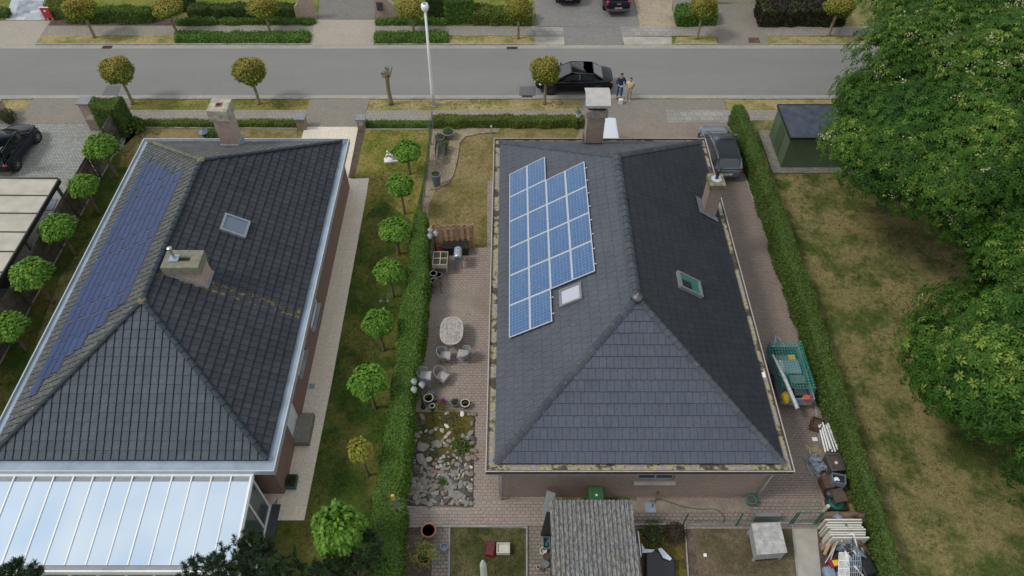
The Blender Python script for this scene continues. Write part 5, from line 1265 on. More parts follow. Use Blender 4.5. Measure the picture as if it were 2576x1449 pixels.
# ================================================= cars
def car(name, label, L, Wd, H, kind, paint, cat='car', wb=None, plate=True, sun=0, rails=False):
    """local frame: nose towards +x, wheels on z = 0"""
    t = thing(name, label, cat); w = Wd/2; wb = wb or L*.58; rw = .33
    hood = {'sedan': .93, 'hatch': .98, 'mpv': 1.02, 'pickup': 1.1}[kind]; belt = hood+.03
    deck = {'sedan': 1.02, 'hatch': .98, 'mpv': 1.05, 'pickup': 1.08}[kind]
    # station: x, half width, sill, shoulder z, deck z
    X = lambda f: -L/2+L*f
    S = [(X(0), w*.72, .42, .70, .74), (X(.015), w*.86, .28, deck-.18, deck-.10), (X(.06), w*.95, .22, deck-.08, deck), (X(.18), w, .2, belt-.02, deck+.02), (X(.4), w, .2, belt-.05, belt+.02), (X(.62), w, .2, belt-.08, belt), (X(.74), w*.99, .2, hood-.1, hood+.0), (X(.88), w*.94, .22, hood-.2, hood-.09), (X(.965), w*.82, .26, .66, .74), (X(1), w*.6, .36, .56, .62)]
    m = MB(); vs = []; k = 12
    for x, ww, s0, sh, dk in S:
        sec = [(ww*.86, s0), (ww*.98, s0+.12), (ww, (s0+sh)/2), (ww*.985, sh), (ww*.86, dk-.005), (ww*.45, dk+.03)]
        vs += [(x, y, z) for y, z in sec]+[(x, -y, z) for y, z in sec[::-1]]
    fs = [(i*k+j, i*k+(j+1)%k, (i+1)*k+(j+1)%k, (i+1)*k+j) for i in range(len(S)-1) for j in range(k)]
    fs += [tuple(range(k))[::-1], tuple(range((len(S)-1)*k, len(S)*k))]
    m.add(vs, fs); body = m.build('body', paint, t, smooth=True, local=True)
    sub = body.modifiers.new('s', 'SUBSURF'); sub.levels = sub.render_levels = 2
    # cabin
    if kind == 'sedan': C_ = [(X(.13), deck), (X(.27), H-.05), (X(.42), H), (X(.54), H-.02), (X(.74), hood)]
    elif kind == 'hatch': C_ = [(X(.015), deck), (X(.10), H-.07), (X(.35), H), (X(.58), H-.05), (X(.79), hood-.02)]
    elif kind == 'mpv': C_ = [(X(.01), deck), (X(.06), H-.04), (X(.4), H), (X(.66), H-.05), (X(.87), hood-.04)]
    else: C_ = [(X(.39), deck), (X(.42), H-.04), (X(.5), H), (X(.62), H-.03), (X(.76), hood)]
    wr = w*.74; wl = w*.93; m = MB(); vs = []
    for i, (x, z) in enumerate(C_):
        e = i in (0, len(C_)-1); f = (z-belt)/(H-belt); ww = wl if e else wl+(wr-wl)*max(0, f)
        vs += [(x, wl*(.92 if e else 1), belt-.06), (x, ww*(.9 if e else 1), z-.03), (x, ww*.82, z), (x, -ww*.82, z), (x, -ww*(.9 if e else 1), z-.03), (x, -wl*(.92 if e else 1), belt-.06)]
    fs = [(i*6+j, i*6+j+1, (i+1)*6+j+1, (i+1)*6+j) for i in range(4) for j in range(5)]+[tuple(range(6))[::-1], tuple(range(24, 30))]
    m.add(vs, fs); cab = m.build('cabin', paint, t, smooth=True, local=True); bv = cab.modifiers.new('b', 'BEVEL'); bv.width = .07; bv.segments = 3; bv.limit_method = 'ANGLE'; bv.angle_limit = R(12)
    def pan(nm, pts, off, mat=M['glass_car'], par=None):
        p = [Vector(q) for q in pts]; n = (p[1]-p[0]).cross(p[2]-p[0]).normalized()
        c = sum(p, Vector())/len(p)
        if (c-Vector((0,0,.8))).dot(n) < 0: n = -n
        return MB().add([q+n*off for q in p], [tuple(range(len(p)))]).build(nm, mat, par or t, local=True)
    A_ = vs
    def qd(i, j, u0, u1, v0, v1, sgn=1):      # sub-rectangle of a cabin face
        a, b, c_, d_ = [Vector(A_[q]) for q in (i*6+j, i*6+j+1, (i+1)*6+j+1, (i+1)*6+j)]
        f = lambda u, v: (a.lerp(d_, u)).lerp(b.lerp(c_, u), v)
        return [f(u0, v0), f(u1, v0), f(u1, v1), f(u0, v1)]
    pan('windscreen', qd(3, 2, .06, .93, .03, .97), .012); pan('rear_window', qd(0, 2, .12, .93, .05, .95), .012)
    for j, (vA, vB) in ((0, (.25, .93)), (4, (.07, .75))):
        rg = [(1, .04, .92), (2, .04, .95)] if kind != 'pickup' else [(1, .1, .95), (2, .04, .95)]
        for i, u0, u1 in rg: pan('side_window', qd(i, j, u0, u1, vA, vB), .012)
        pf = qd(3, j, 0, .72, vA, vB); tri = [pf[0], pf[3], qd(3, j, 0, .25, vA, vB)[2], pf[1]] if j == 0 else [pf[3], pf[0], qd(3, j, 0, .25, vA, vB)[1], pf[2]]
        pan('side_window', tri, .012)
        if kind != 'pickup':
            pf = qd(0, j, .3, 1, vA, vB); tri = [pf[1], pf[2], pf[0]] if j == 0 else [pf[2], pf[1], pf[3]]
            pan('side_window', tri, .012)
    # wheels in dark arches
    for sx in (-1, 1):
        for sy in (-1, 1):
            cx, cy = sx*wb/2+.03*L*0, sy*(w-.085)
            ar = MB().tube([(cx, sy*(w-.3), rw+.03), (cx, sy*(w+.004), rw+.03)], rw+.065, 22).build('wheel_arch', M['black'], t, local=True)
            wh = MB().tube([(cx, cy-sy*.1, rw), (cx, cy+sy*.075, rw), (cx, cy+sy*.1, rw)], [rw, rw, rw-.03], 24).build('wheel', M['rubber'], t, local=True)
            rm_ = MB(); rm_.tube([(cx, cy+sy*.101, rw), (cx, cy+sy*.108, rw)], [.055, .05], 10)
            for q in range(7):
                a = q*2*pi/7; rm_.bar((cx, cy+sy*.106, rw), (cx+cos(a)*.23, cy+sy*.106, rw+sin(a)*.23), .035, .02, up=Vector((0,1,0)))
            rm_.build('rim', M['dark_steel'] if paint is M['paint_black'] else M['steel'], wh, local=True)
    # lamps, plates, mirrors, bumpers
    for sy in (-1, 1):
        MB().ball((X(.925), sy*w*.68, .66), (.16, .17, .07), 10).build('headlight', M['lamp_clear'], t, smooth=True, local=True)
        MB().ball((X(.03), sy*w*.77, deck-.2), (.10, .16, .09 if kind != 'pickup' else .2), 10).build('tail_light', M['lamp_red'], t, smooth=True, local=True)
        mi = MB(); mi.ball((X(.66), sy*(w+.1), belt+.06), (.07, .11, .07), 10); mi.tube([(X(.66), sy*(w-.05), belt), (X(.66), sy*(w+.06), belt+.04)], .025, 6); mi.build('mirror', paint, t, smooth=True, local=True)
    pl_ = MB().box(X(0)-.012, X(0)+.03, -.26, .26, .56, .67).build('number_plate', M['white_paint'], t, local=True)
    MB().box(X(1)-.03, X(1)+.008, -.26, .26, .42, .53).build('number_plate', M['white_paint'], t, local=True)
    r_ = MB()
    for i in range(7):
        if i in (1, 5): continue
        y = -.2+i*.065; r_.box(X(0)-.016, X(0)-.013, y-.02, y+.02, .585, .645)
    r_.build('characters', M['lamp_red'], pl_, local=True)
    MB().tube([(X(.16), -w*.0, H-.02), (X(.145), -w*.0, H+.16)], .008, 5).build('aerial', M['black'], t, local=True)
    return t
def place_car(o, fw, rw_, right=True, Wd=1.8):
    """fw, rw_: pixels where the visible side's front and rear wheels touch the ground"""
    a, b = P(*fw), P(*rw_); d = (a-b).normalized(); n = Vector((-d.y, d.x, 0))*(1 if right else -1)
    c = (a+b)/2+n*(Wd/2-.1); o.location = (c.x, c.y, 0.012); o.rotation_euler = (0, 0, math.atan2(d.y, d.x)); return a, b
o = car('parked_car', 'black sedan parked at the near kerb beside the two people', 4.95, 1.87, 1.46, 'sedan', M['paint_black'], wb=2.95)
a, b = P(1386,238), P(1501,238); print('wheelbase', (a-b).length)
place_car(o, (1386,238), (1501,238), False, 1.87)
# nose points left, its left side faces the camera
o = car('parked_car', 'black hatchback parked on the cobbles at the left edge', 4.0, 1.75, 1.5, 'hatch', M['paint_navy'], wb=2.5); print('wb2', (P(101,352)-P(45,431)).length)
place_car(o, (101,352), (45,430), True, 1.75)
o = car('parked_car', 'dark grey hatchback parked between the slate roof and the long hedge', 4.35, 1.8, 1.52, 'hatch', M['paint_grey'])
p = P(1822,449); o.location = (p.x-.08, p.y+1.75, .035); o.rotation_euler = (0, 0, R(91.5)); print('hatch', p)
o = car('parked_car', 'silver car mostly hidden behind the curved chimney cover', 4.3, 1.8, 1.7, 'mpv', M['paint_silver'])
p = P(1553,320,1.65); o.location = (p.x-.68, P(1540,297,1.65).y-1.9, .03); o.rotation_euler = (0, 0, R(-90))
o = car('parked_car', 'black car cut off by the top edge, seen from behind', 4.2, 1.8, 1.5, 'hatch', M['paint_black'])
p = P(1430,19); o.location = (p.x, p.y+2.1, .03); o.rotation_euler = (0, 0, R(90))
# pick-up: open bed behind the cab
o = car('pickup_truck', 'dark pick up truck with black tailgate on the driveway across the road', 5.2, 1.95, 1.8, 'pickup', M['paint_navy'], 'pickup truck')
bd = MB().box(-2.45, -.65, -.78, .78, 1.101, 1.135).build('bed_cover', M['black'], o, local=True)
tg = MB().box(-2.64, -2.60, -.72, .72, .68, 1.08).build('tailgate', M['paint_navy'], o, local=True); MB().box(-2.66, -2.642, -.14, .14, .9, .97).build('handle', M['steel'], tg, local=True)
MB().box(-2.78, -2.55, -.85, .85, .42, .56).build('rear_bumper', M['dark_steel'], o, local=True, bevel=.02)
p = P(1551,44); o.location = (p.x, p.y+2.75, .03); o.rotation_euler = (0, 0, R(92)); 
# ================================================= people
def skinned(name, J, E, mat, parent, sub=2, root=0):
    me = bpy.data.meshes.new(name); me.from_pydata([j[0] for j in J], E, []); me.materials.append(mat)
    o = bpy.data.objects.new(name, me); C.objects.link(o); o.parent = parent
    sk = o.modifiers.new('k', 'SKIN'); sk.use_smooth_shade = True
    if not me.skin_vertices: 
        me.attributes
    bm = bmesh.new(); bm.from_mesh(me); ly = bm.verts.layers.skin.verify(); bm.verts.ensure_lookup_table()
    for i, j in enumerate(J):
        r = j[1]; bm.verts[i][ly].radius = r if isinstance(r, tuple) else (r, r); bm.verts[i][ly].use_root = (i == root)
    bm.to_mesh(me); bm.free()
    s = o.modifiers.new('s', 'SUBSURF'); s.levels = s.render_levels = sub
    return o
def person(label, loc, rz, H, top, legs, shoes, hairm, hold, fem=False):
    t = thing('person', label, 'person', loc, rz); k = H/1.75
    V = lambda x, y, z: (x*k, y*k, z*k); st = .10 if fem else .12
    # faces -y; hands before the waist or behind the back
    hy = -.27 if hold else .13; hx = .09 if hold else .06; hz = 1.06 if hold else .92; ey = -.06 if hold else .12; ex = .29
    J = [(V(0,0,.96), .125), (V(0,.01,1.12), .115), (V(0,.0,1.32), (.15,.11)), (V(0,.0,1.44), .09), (V(0,-.01,1.5), .055), (V(0,-.03,1.58), .075), (V(0,-.04,1.66), .095), (V(0,-.03,1.72), .07),
         (V(-.17,0,1.41), .062), (V(-ex,ey,1.16), .045), (V(-hx-.04,hy+.04,hz), .03), (V(.17,0,1.41), .062), (V(ex,ey,1.16), .045), (V(hx+.04,hy+.04,hz), .03),
         (V(-.09,0,.88), .09), (V(-st,-.015,.5), .062), (V(-st-.01,.01,.1), .042), (V(-st-.02,-.12,.035), .035), (V(.09,0,.88), .09), (V(st,-.015,.5), .062), (V(st+.01,.01,.1), .042), (V(st+.02,-.12,.035), .035)]
    E = [(0,1),(1,2),(2,3),(3,4),(4,5),(5,6),(6,7),(2,8),(8,9),(9,10),(2,11),(11,12),(12,13),(0,14),(14,15),(15,16),(16,17),(0,18),(18,19),(19,20),(20,21)]
    n = len(J)   # fingers: five short chains each side
    for s_, wi in ((-1, 10), (1, 13)):
        wx, wy, wz = J[wi][0]
        for f in range(5):
            a = (f-2)*.014; L_ = .055 if 0 < f < 4 else .042
            J += [((wx-s_*.02, wy-(.02 if hold else -.01), wz-.02+a*.6), .016), ((wx-s_*(.02+L_), wy-.035+a*.3, wz-.03+a), .009)]
            E += [(wi, n), (n, n+1)]; n += 2
    b = skinned('body', J, E, M['skin'], t)
    g = .018
    sh = [(V(0,0,.93), .145+g), (V(0,.01,1.12), .125+g), (V(0,.0,1.32), (.17,.125)), (V(0,.0,1.43), .10), (V(-.17,0,1.41), .085), (V(-ex,ey,1.16), .065), (V(-hx-.08,hy*.7+.02,hz+.02), .05), (V(.17,0,1.41), .085), (V(ex,ey,1.16), .065), (V(hx+.08,hy*.7+.02,hz+.02), .05)]
    skinned('shirt', sh, [(0,1),(1,2),(2,3),(2,4),(4,5),(5,6),(2,7),(7,8),(8,9)], top, t)
    tr = [(V(0,0,.95), .14), (V(-.09,0,.85), .105), (V(-st,-.015,.5), .08), (V(-st-.01,.01,.12), .068), (V(.09,0,.85), .105), (V(st,-.015,.5), .08), (V(st+.01,.01,.12), .068)]
    skinned('trousers', tr, [(0,1),(1,2),(2,3),(0,4),(4,5),(5,6)], legs, t)
    for s_ in (-1, 1): skinned('shoe', [(V(s_*(st+.01),.05,.05), .05), (V(s_*(st+.015),-.06,.045), .05), (V(s_*(st+.02),-.17,.03), .035)], [(0,1),(1,2)], shoes, t)
    m = MB(); m.ball(V(0,.0,1.70), (.098*k,.105*k,.085*k), 12, .06); 
    if fem: m.ball(V(0,.04,1.62), (.10*k,.07*k,.10*k), 10, .08)
    m.build('hair', hairm, t, smooth=True, local=True)
    for s_ in (-1, 1): MB().ball(V(s_*.032,-.128,1.655), .011, 6).build('eye', M['black'], t, local=True)
    MB().ball(V(0,-.142,1.625), (.013,.02,.02), 6).build('nose', M['skin'], t, local=True); MB().box(-.025,.025,-.128,-.118,1.585*k,1.593*k).build('mouth', M['red'], t, local=True)
    return t
jeans = simple('blue_jeans', (.035,.085,.19), .85, var=.15); navy = simple('navy_sweater', (.02,.028,.10), .9, var=.15); 
blouse = simple('cream_patterned_blouse', (.62,.45,.24), .8, var=.1, scale=22, c2=(.72,.62,.46)); beige = simple('beige_trousers', (.40,.34,.27), .85)
per1 = person('person in a dark blue sweater and jeans holding a remote control', P(1557,246), R(4), 1.76, navy, jeans, M['black'], M['hair'], True)
per2 = person('person in a cream patterned blouse and beige trousers with hands behind the back', P(1580,252), R(-16), 1.62, blouse, beige, simple('beige_shoe', (.45,.38,.3), .7), simple('brown_hair', (.07,.04,.028), .7), False, True)
rc = MB().box(-.11, .11, -.36, -.27, 1.03, 1.07).build('remote_control', M['zinc_light'], None, local=True); rc.matrix_basis = Matrix.Translation(P(1557,246)) @ Matrix.Rotation(R(4), 4, 'Z'); tag(rc, 'small grey remote control held by the person in dark blue', 'remote control')
rc2 = MB().tube([(-.05+.05*cos(i*.5), -.31, 1.02-.028*i+.0*sin(i)) for i in range(9)], .012, 6).build('strap', M['white_paint'], rc, local=True)
p = P(1561,261); t = thing('carry_case', 'small white case on the paving at the feet of the two people', 'case', p)
MB().box(-.13,.13,-.1,.1,.0,.36).build('shell', M['white_paint'], t, local=True, bevel=.03); MB().tube([(-.07,0,.36),(-.06,0,.41),(.06,0,.41),(.07,0,.36)], .012, 6).build('handle', M['zinc'], t, local=True)
# ================================================= patio furniture
def chair_proto(label, group):
    t = thing('wicker_chair', label, 'chair', (0,0,0), 0, group)
    m = MB(); n = 18; vs = []
    for i in range(n+1):        # tub shell: open towards +x
        f = i/n; a = R(62)+f*R(236); z1 = .62+.20*sin(pi*f)**1.3; rx, ry = .31, .30
        x, y = cos(a)*rx-.02, sin(a)*ry
        for (k, z) in ((.88,.36),(1.0,(.36+z1)/2),(1.04,z1),(.98,z1+.015),(.93,z1),(.88,(.36+z1)/2),(.80,.38)): vs.append((x*k, y*k, z))
    fs = [(i*7+j, i*7+j+1, (i+1)*7+j+1, (i+1)*7+j) for i in range(n) for j in range(6)]+[tuple(range(7)), tuple(range(n*7, n*7+7))[::-1]]
    m.add(vs, fs); m.build('backrest', M['wicker'], t, smooth=False, local=True)
    s_ = MB(); s_.lathe([(.27,.34),(.285,.37),(.28,.41),(.24,.425)], (.02,0,0), 20); s_.box(.1,.30,-.24,.24,.345,.423); s_.build('seat', M['wicker'], t, local=True)
    c = MB(); 
    for i in range(6): c.box(-.17+i*.075, -.17+i*.075+.066, -.2, .2, .426, .452)
    c.build('seat_slats', simple('pale_seat', (.36,.36,.36), .7, var=.1), t, local=True)
    for x, y in ((.24,.22),(.24,-.22),(-.2,.19),(-.2,-.19)): MB().tube([(x,y,.36),(x*1.12,y*1.12,0)], .016, 7).build('leg', M['zinc'], t, local=True)
    return t
gch = 'grey wicker tub chairs on the brick patio'
ch0 = chair_proto('grey wicker chair below the oval table, open side to the right', gch)
def baseof(px, py, z): q = P(px, py, z); return (q.x, q.y, .03)
ch0.location = baseof(1117,889,.6); ch0.rotation_euler = (0,0,R(-4))
dup(ch0, baseof(1167,886,.6), R(172), 'grey wicker chair below the oval table, open side to the left')
dup(ch0, baseof(1110,940,.6), R(-32), 'grey wicker chair turned askew beside the chair stack')
for i in range(4):
    x, y, z = baseof(1067,941,.95); dup(ch0, (x-.03*i, y-.0*i, z+.39-.13*i), R(-2), ['topmost','second from top','third from top','lowest'][i]+' grey wicker chair in the stack by the hedge')
# oval table
p = P(1136,832,.74); t = thing('garden_table', 'oval weathered wooden table on the brick patio', 'table', (p.x, p.y, .03)); rx, ry = .54, .80
def stad(rx, ry, n=28, e=.8): return [(math.copysign(abs(cos(2*pi*i/n))**e, cos(2*pi*i/n))*rx, math.copysign(abs(sin(2*pi*i/n))**e, sin(2*pi*i/n))*ry) for i in range(n)]
m = MB(); o_, i_ = stad(rx, ry), stad(rx-.08, ry-.08); n = len(o_)
vs = [(x,y,.71) for x, y in o_]+[(x,y,.745) for x, y in o_]+[(x,y,.745) for x, y in i_]+[(x,y,.71) for x, y in i_]
fs = [(a*n+i, a*n+(i+1)%n, ((a+1)%4)*n+(i+1)%n, ((a+1)%4)*n+i) for a in range(4) for i in range(n)]; m.add(vs, fs); m.build('rim', M['wood_grey'], t, local=True)
m = MB(); hw = rx-.085; k = 13
for i in range(k):
    x = -hw+(i+.5)*2*hw/k; yl = (ry-.085)*math.sqrt(max(0, 1-abs(x/(rx-.08))**2.5))**.8
    for a, b in ((-yl, -.03), (.03, yl)): m.box(x-hw/k+.005, x+hw/k-.005, a, b, .715, .738+rnd.uniform(0,.005))
m.box(-hw, hw, -.026, .026, .715, .743); m.build('slats', M['wood_grey'], t, local=True)
for x in (-.28,.28):
    for y in (-.45,.45): MB().box(x-.03,x+.03,y-.03,y+.03,0,.71).build('leg', M['wood_grey'], t, local=True)
MB().box(-.31,.31,-.47,-.43,.58,.64).build('stretcher', M['wood_grey'], t, local=True)
# wooden screen
a, b = P(1094,630), P(1190,624); d = b-a; HH = 1.78; t = thing('wooden_screen', 'arched wooden fence panel behind the black storage box', 'fence panel', (a+b)/2)
ang = math.atan2(d.y, d.x); Lw = d.length; t.rotation_euler = (0,0,ang); nb = 14
for i in range(nb):
    x = -Lw/2+(i+.5)*Lw/nb; z = HH-.14+.14*(1-(2*x/Lw)**2); y = .03 if i % 2 else -.03
    MB().box(x-Lw/nb/2-.012, x+Lw/nb/2+.012, y-.01, y+.01, .03, z, t=rnd.random()).build('board', M['wood_warm'], t, local=True)
for z in (.3, 1.0, 1.5): MB().box(-Lw/2, Lw/2, -.018, .018, z-.035, z+.035).build('rail', M['wood_warm'], t, local=True)
for x in (-Lw/2-.05, Lw/2+.05): MB().box(x-.04, x+.04, -.04, .04, 0, 1.75).build('post', M['wood_warm'], t, local=True)
# storage box
a, b = P(1116,645), P(1178,646); hb_ = .62; t = thing('storage_box', 'black storage box with ribbed lid in front of the wooden screen', 'storage box', ((a.x+b.x)/2, a.y+.4, .03)); w = (b.x-a.x)/2
MB().box(-w, w, -.37, .37, 0, hb_-.08).build('body', M['black'], t, local=True, bevel=.01)
lid = MB().box(-w-.02, w+.02, -.4, .4, hb_-.079, hb_, taper=.02).build('lid', simple('lid_black', (.035,.037,.035), .5, var=.3), t, local=True)
m = MB(); [m.box(-w+.02, w-.02, -.32+i*.15, -.27+i*.15, hb_+.001, hb_+.02) for i in range(5)]; m.build('ribs', M['black'], lid, local=True)
# barbecue
p = P(1154,676); t = thing('barbecue', 'grey lidded barbecue standing before the black storage box', 'barbecue', (p.x, p.y+.25, .03))
m = MB(); n = 12; vs = []
for i in range(n+1):
    a = pi*i/n
    for y, s_ in ((-.33,.85),(-.27,1),(.27,1),(.33,.85)): vs.append((-cos(a)*.2*s_, y, .86+sin(a)*.17*s_))
fs = [(i*4+j, i*4+j+1, (i+1)*4+j+1, (i+1)*4+j) for i in range(n) for j in range(3)]+[tuple(i*4 for i in range(n+1)), tuple(i*4+3 for i in range(n+1))[::-1]]
m.add(vs, fs); m.build('lid', simple('bbq_lid', (.36,.40,.48), .35, .3, var=.08), t, smooth=False, local=True)
MB().box(-.19,.19,-.32,.32,.68,.859, taper=0).build('firebox', simple('bbq_green', (.12,.2,.15), .5), t, local=True)
for x in (-.16,.16):
    for y in (-.26,.26): MB().tube([(x,y,.68),(x*1.2,y*1.1,0)], .015, 6).build('leg', M['dark_steel'], t, local=True)
m = MB(); m.tube([(-.12,-.36,.84),(.12,-.36,.84)], .014, 6); m.build('handle', M['black'], t, local=True)
for y in (-.1,.14): MB().lathe([(.03,0),(.03,.02),(.01,.03)], (0,y,1.028), 8).build('vent', M['black'], t, local=True)
# red cushion-like box
p = P(1104,633); tag(MB().box(p.x-.16,p.x+.16,p.y-.12,p.y+.22,.03,.2, taper=.02).build('red_crate', M['red']), 'small red box between the garden lamp and the black storage box', 'box')
# raised planter table
a, b = P(1092,693), P(1126,697); h = .78; t = thing('planter_table', 'wooden raised planter table divided in four beds of soil', 'planter', ((a.x+b.x)/2, a.y+.45, .03)); w, l = (b.x-a.x)/2+.03, .45
m = MB(); ring(m, -w, w, -l, l, .035, h-.28, h); m.build('frame', M['wood_grey'], t, local=True)
m = MB(); m.box(-w+.035,w-.035,-.015,.015,h-.04,h-.002); m.box(-.015,.015,-l+.035,-.015,h-.04,h-.002); m.box(-.015,.015,.015,l-.035,h-.04,h-.002); m.build('dividers', M['pot_cream'], t, local=True)
MB().box(-w+.035,w-.035,-l+.035,l-.035,h-.2,h-.08).build('soil', M['soil'], t, local=True)
for x in (-w+.04,w-.04):
    for y in (-l+.04,l-.04): MB().box(x-.03,x+.03,y-.03,y+.03,0,h-.281).build('leg', M['wood_grey'], t, local=True)
def tuft(parent, c, r, n, leaf, mat, name='plant', shape='oval', up=.6, seed=1):
    q = np.random.default_rng(seed); d = rdirs(n, q); d[:,2] = np.abs(d[:,2]); pos = np.array(c)+d*r*q.uniform(.2,1,(n,1))
    c_ = leafset(pos, d+np.array([0,0,up]), rdirs(n, q)+np.array([0,0,.6]), leaf*q.uniform(.7,1.3,n), leaf*.5, np.clip(q.normal(.5,.25,n),0,1), shape)
    return fastmesh(name, *c_, mat, parent)
tuft(t, (.15,.2,h-.1), .14, 60, .08, L_hedge, seed=4); tuft(t, (.15,-.2,h-.1), .12, 50, .07, L_ball, seed=5)
# pots
def pot(label, px, py, r, h, mat, name='plant_pot', soil=True, plant=None, rim=None, z=.03, group=None, prof=None, yc=True):
    p = P(px, py, z+h); t = thing(name, label, 'pot', (p.x, p.y, z), 0, group)
    pr = prof or [(r*.7,0),(r*.85,h*.5),(r,h*.93),(r*1.08,h*.94),(r*1.08,h),(r*.9,h),(r*.86,h*.85),(.01,h*.84)]
    MB().lathe(pr, n=18).build('body', mat, t, smooth=False, local=True)
    if rim: MB().lathe([(r*1.1,h+.001),(r*1.1,h+.02),(r*.88,h+.02),(r*.88,h+.001)], n=18).build('rim', rim, t, local=True)
    if soil: MB().lathe([(r*.84,h*.845),(r*.84,h*.9),(.01,h*.92)], n=14).build('soil', M['soil'], t, local=True)
    if plant: tuft(t, (0,0,h*.9), *plant)
    return t
pot('grey bowl pot with a green plant at the front of the gravel garden', 1127, 331, .36, .42, M['pot_grey'], plant=(.28,90,.13,L_ball,'plant','oval',.5,3))
pot('smaller grey bowl pot with low plants in the gravel garden', 1105, 344, .30, .3, M['pot_grey'], plant=(.22,70,.10,L_hedge,'plant','oval',.5,4))
pot('pale grey pot with a broad leafed plant behind the garden bench', 1120, 364, .22, .35, M['pot_grey'], plant=(.24,60,.16,L_bright,'plant','oval',.3,5))
pot('small pale pot at the end of the garden bench', 1119, 376, .18, .28, M['pot_grey'], plant=(.16,40,.13,L_hedge,'plant','oval',.3,6))
pot('tall slate blue pot with a small plant on the gravel', 1096, 437, .27, .85, M['pot_blue'], plant=(.2,50,.12,L_ball,'plant','oval',.6,7))
pot('round pot with cream rim and red filling beside the planter table', 1090, 688, .17, .42, M['terracotta'], rim=M['pot_cream'])
pot('mossy round pot beside the red filled pot', 1102, 691, .17, .38, M['pot_grey'], rim=M['pot_grey'])
pot('grey pot with pale swirl below the red filled pot', 1092, 706, .17, .36, M['pot_grey'], rim=M['pot_cream'])
pot('large pot with wide cream rim nearest the lower garden lamp', 1078, 1001, .2, .3, M['pot_dark'], rim=M['pot_cream'], plant=(.12,30,.1,L_hedge,'plant','oval',.3,8))
pot('small dark pot right of the large cream rimmed pot', 1095, 1001, .12, .28, M['pot_dark'])
pot('narrow white patterned vase with green top at the rockery edge', 1087, 1021, .115, .34, M['pot_dark'], rim=M['pot_cream'], plant=(.09,26,.07,L_ball,'plant','oval',.4,9))
pot('grey pot full of dark soil, left of the cream rimmed pair by the wall', 1144, 1011, .185, .28, M['pot_grey'], plant=(.1,12,.14,L_hedge,'plant','strip',.6,10))
pot('round pot with cream rim nearest the slate roofed house', 1170, 1014, .19, .28, M['pot_dark'], rim=M['pot_cream'], plant=(.06,10,.1,L_flower,'plant','oval',.4,11))
pot('tiny cream pot touching the cream rimmed pot', 1184, 1013, .06, .12, M['pot_cream'], rim=M['pot_cream'])
pot('empty clear grey bowl behind the large cream rimmed pot', 1085, 986, .15, .25, M['pot_grey'], soil=False)
pot('round green plant pot left of the purple flowers', 1108, 1022, .12, .2, M['pot_dark'], plant=(.2,170,.09,L_gold,'plant','oval',.4,12))
L_pur = leafmat('purple_flower', [(0,(.28,.04,.22)),(1,(.5,.12,.42))], .6, .2)
pot('pot of bright purple flowers above the rockery', 1115, 1012, .12, .2, M['pot_dark'], plant=(.2,170,.07,L_pur,'flowers','oval',.4,13))
pot('wide terracotta pot with bare soil below the rockery', 1078, 1334, .27, .42, M['terracotta'], rim=M['terracotta'])
pot('terracotta pot with a tall yellow green bamboo', 1066, 1402, .26, .4, M['terracotta'], rim=M['terracotta'], plant=(.1,10,.1,L_bamboo,'plant','oval',.4,14))
p = P(1066,1402,.4); t = thing('bamboo_plant', 'yellow green bamboo bushing out of a terracotta pot', 'plant', (p.x, p.y, .42)); m = MB(); q = random.Random(4); tips = []
for i in range(12):
    a = q.uniform(0,6.3); r_ = q.uniform(.15,.5); z = q.uniform(.3,.9); m.tube([(0,0,0),(cos(a)*r_*.4,sin(a)*r_*.4,z*.6),(cos(a)*r_,sin(a)*r_,z)], .008, 5); tips.append((cos(a)*r_,sin(a)*r_,z))
m.build('stems', L_bamboo, t, local=True); tp_ = np.array(tips)[rng.integers(0,12,420)]+rng.normal(0,.13,(420,3)); fastmesh('leaves', *leafset(tp_, rdirs(420)+np.array([0,0,-.1]), rdirs(420)+np.array([0,0,1.2]), rng.uniform(.12,.2,420), .03, rng.random(420), 'oval', .2), L_bamboo, t)
pot('grey metal bucket on the narrow garden path', 1117, 1375, .14, .26, M['zinc'], 'metal_bucket', soil=False, prof=[(.1,0),(.14,.25),(.15,.25),(.15,.26),(.135,.26),(.11,.08),(.01,.07)])['category'] = 'bucket'
pot('teal green pot with dark opening by the downpipe', 1891, 1256, .19, .36, M['teal'], plant=None)
pot('white square pot at the left side of the shed', 1367, 1385, .13, .16, M['pot_cream'], prof=[(.13,0),(.14,.16),(.11,.16),(.1,.06),(.01,.05)], soil=False)
pot('dark round pot below the white square pot', 1375, 1400, .13, .22, M['pot_dark'])
pot('pale ribbed round disc pot by the shed', 1371, 1417, .15, .12, M['pot_grey'], soil=False)
pot('small white cup left of the shed pots', 1354, 1426, .07, .12, M['pot_cream']); pot('small white cup next to the other shed cup, closer to the wall', 1362, 1431, .075, .12, M['pot_grey'])
# small brown table
p = P(1101,737); t = thing('side_table', 'small dark brown metal table below the pots by the hedge', 'table', (p.x, p.y+.2, .03))
MB().box(-.19,.19,-.25,.2,.5,.54).build('top', M['wood_brown'], t, local=True)
for x in (-.17,.17):
    for y in (-.22,.17): MB().tube([(x,y,.5),(x*1.0,y,.15),(x*1.35,y*1.2,0)], .014, 6).build('leg', M['rust'], t, local=True)
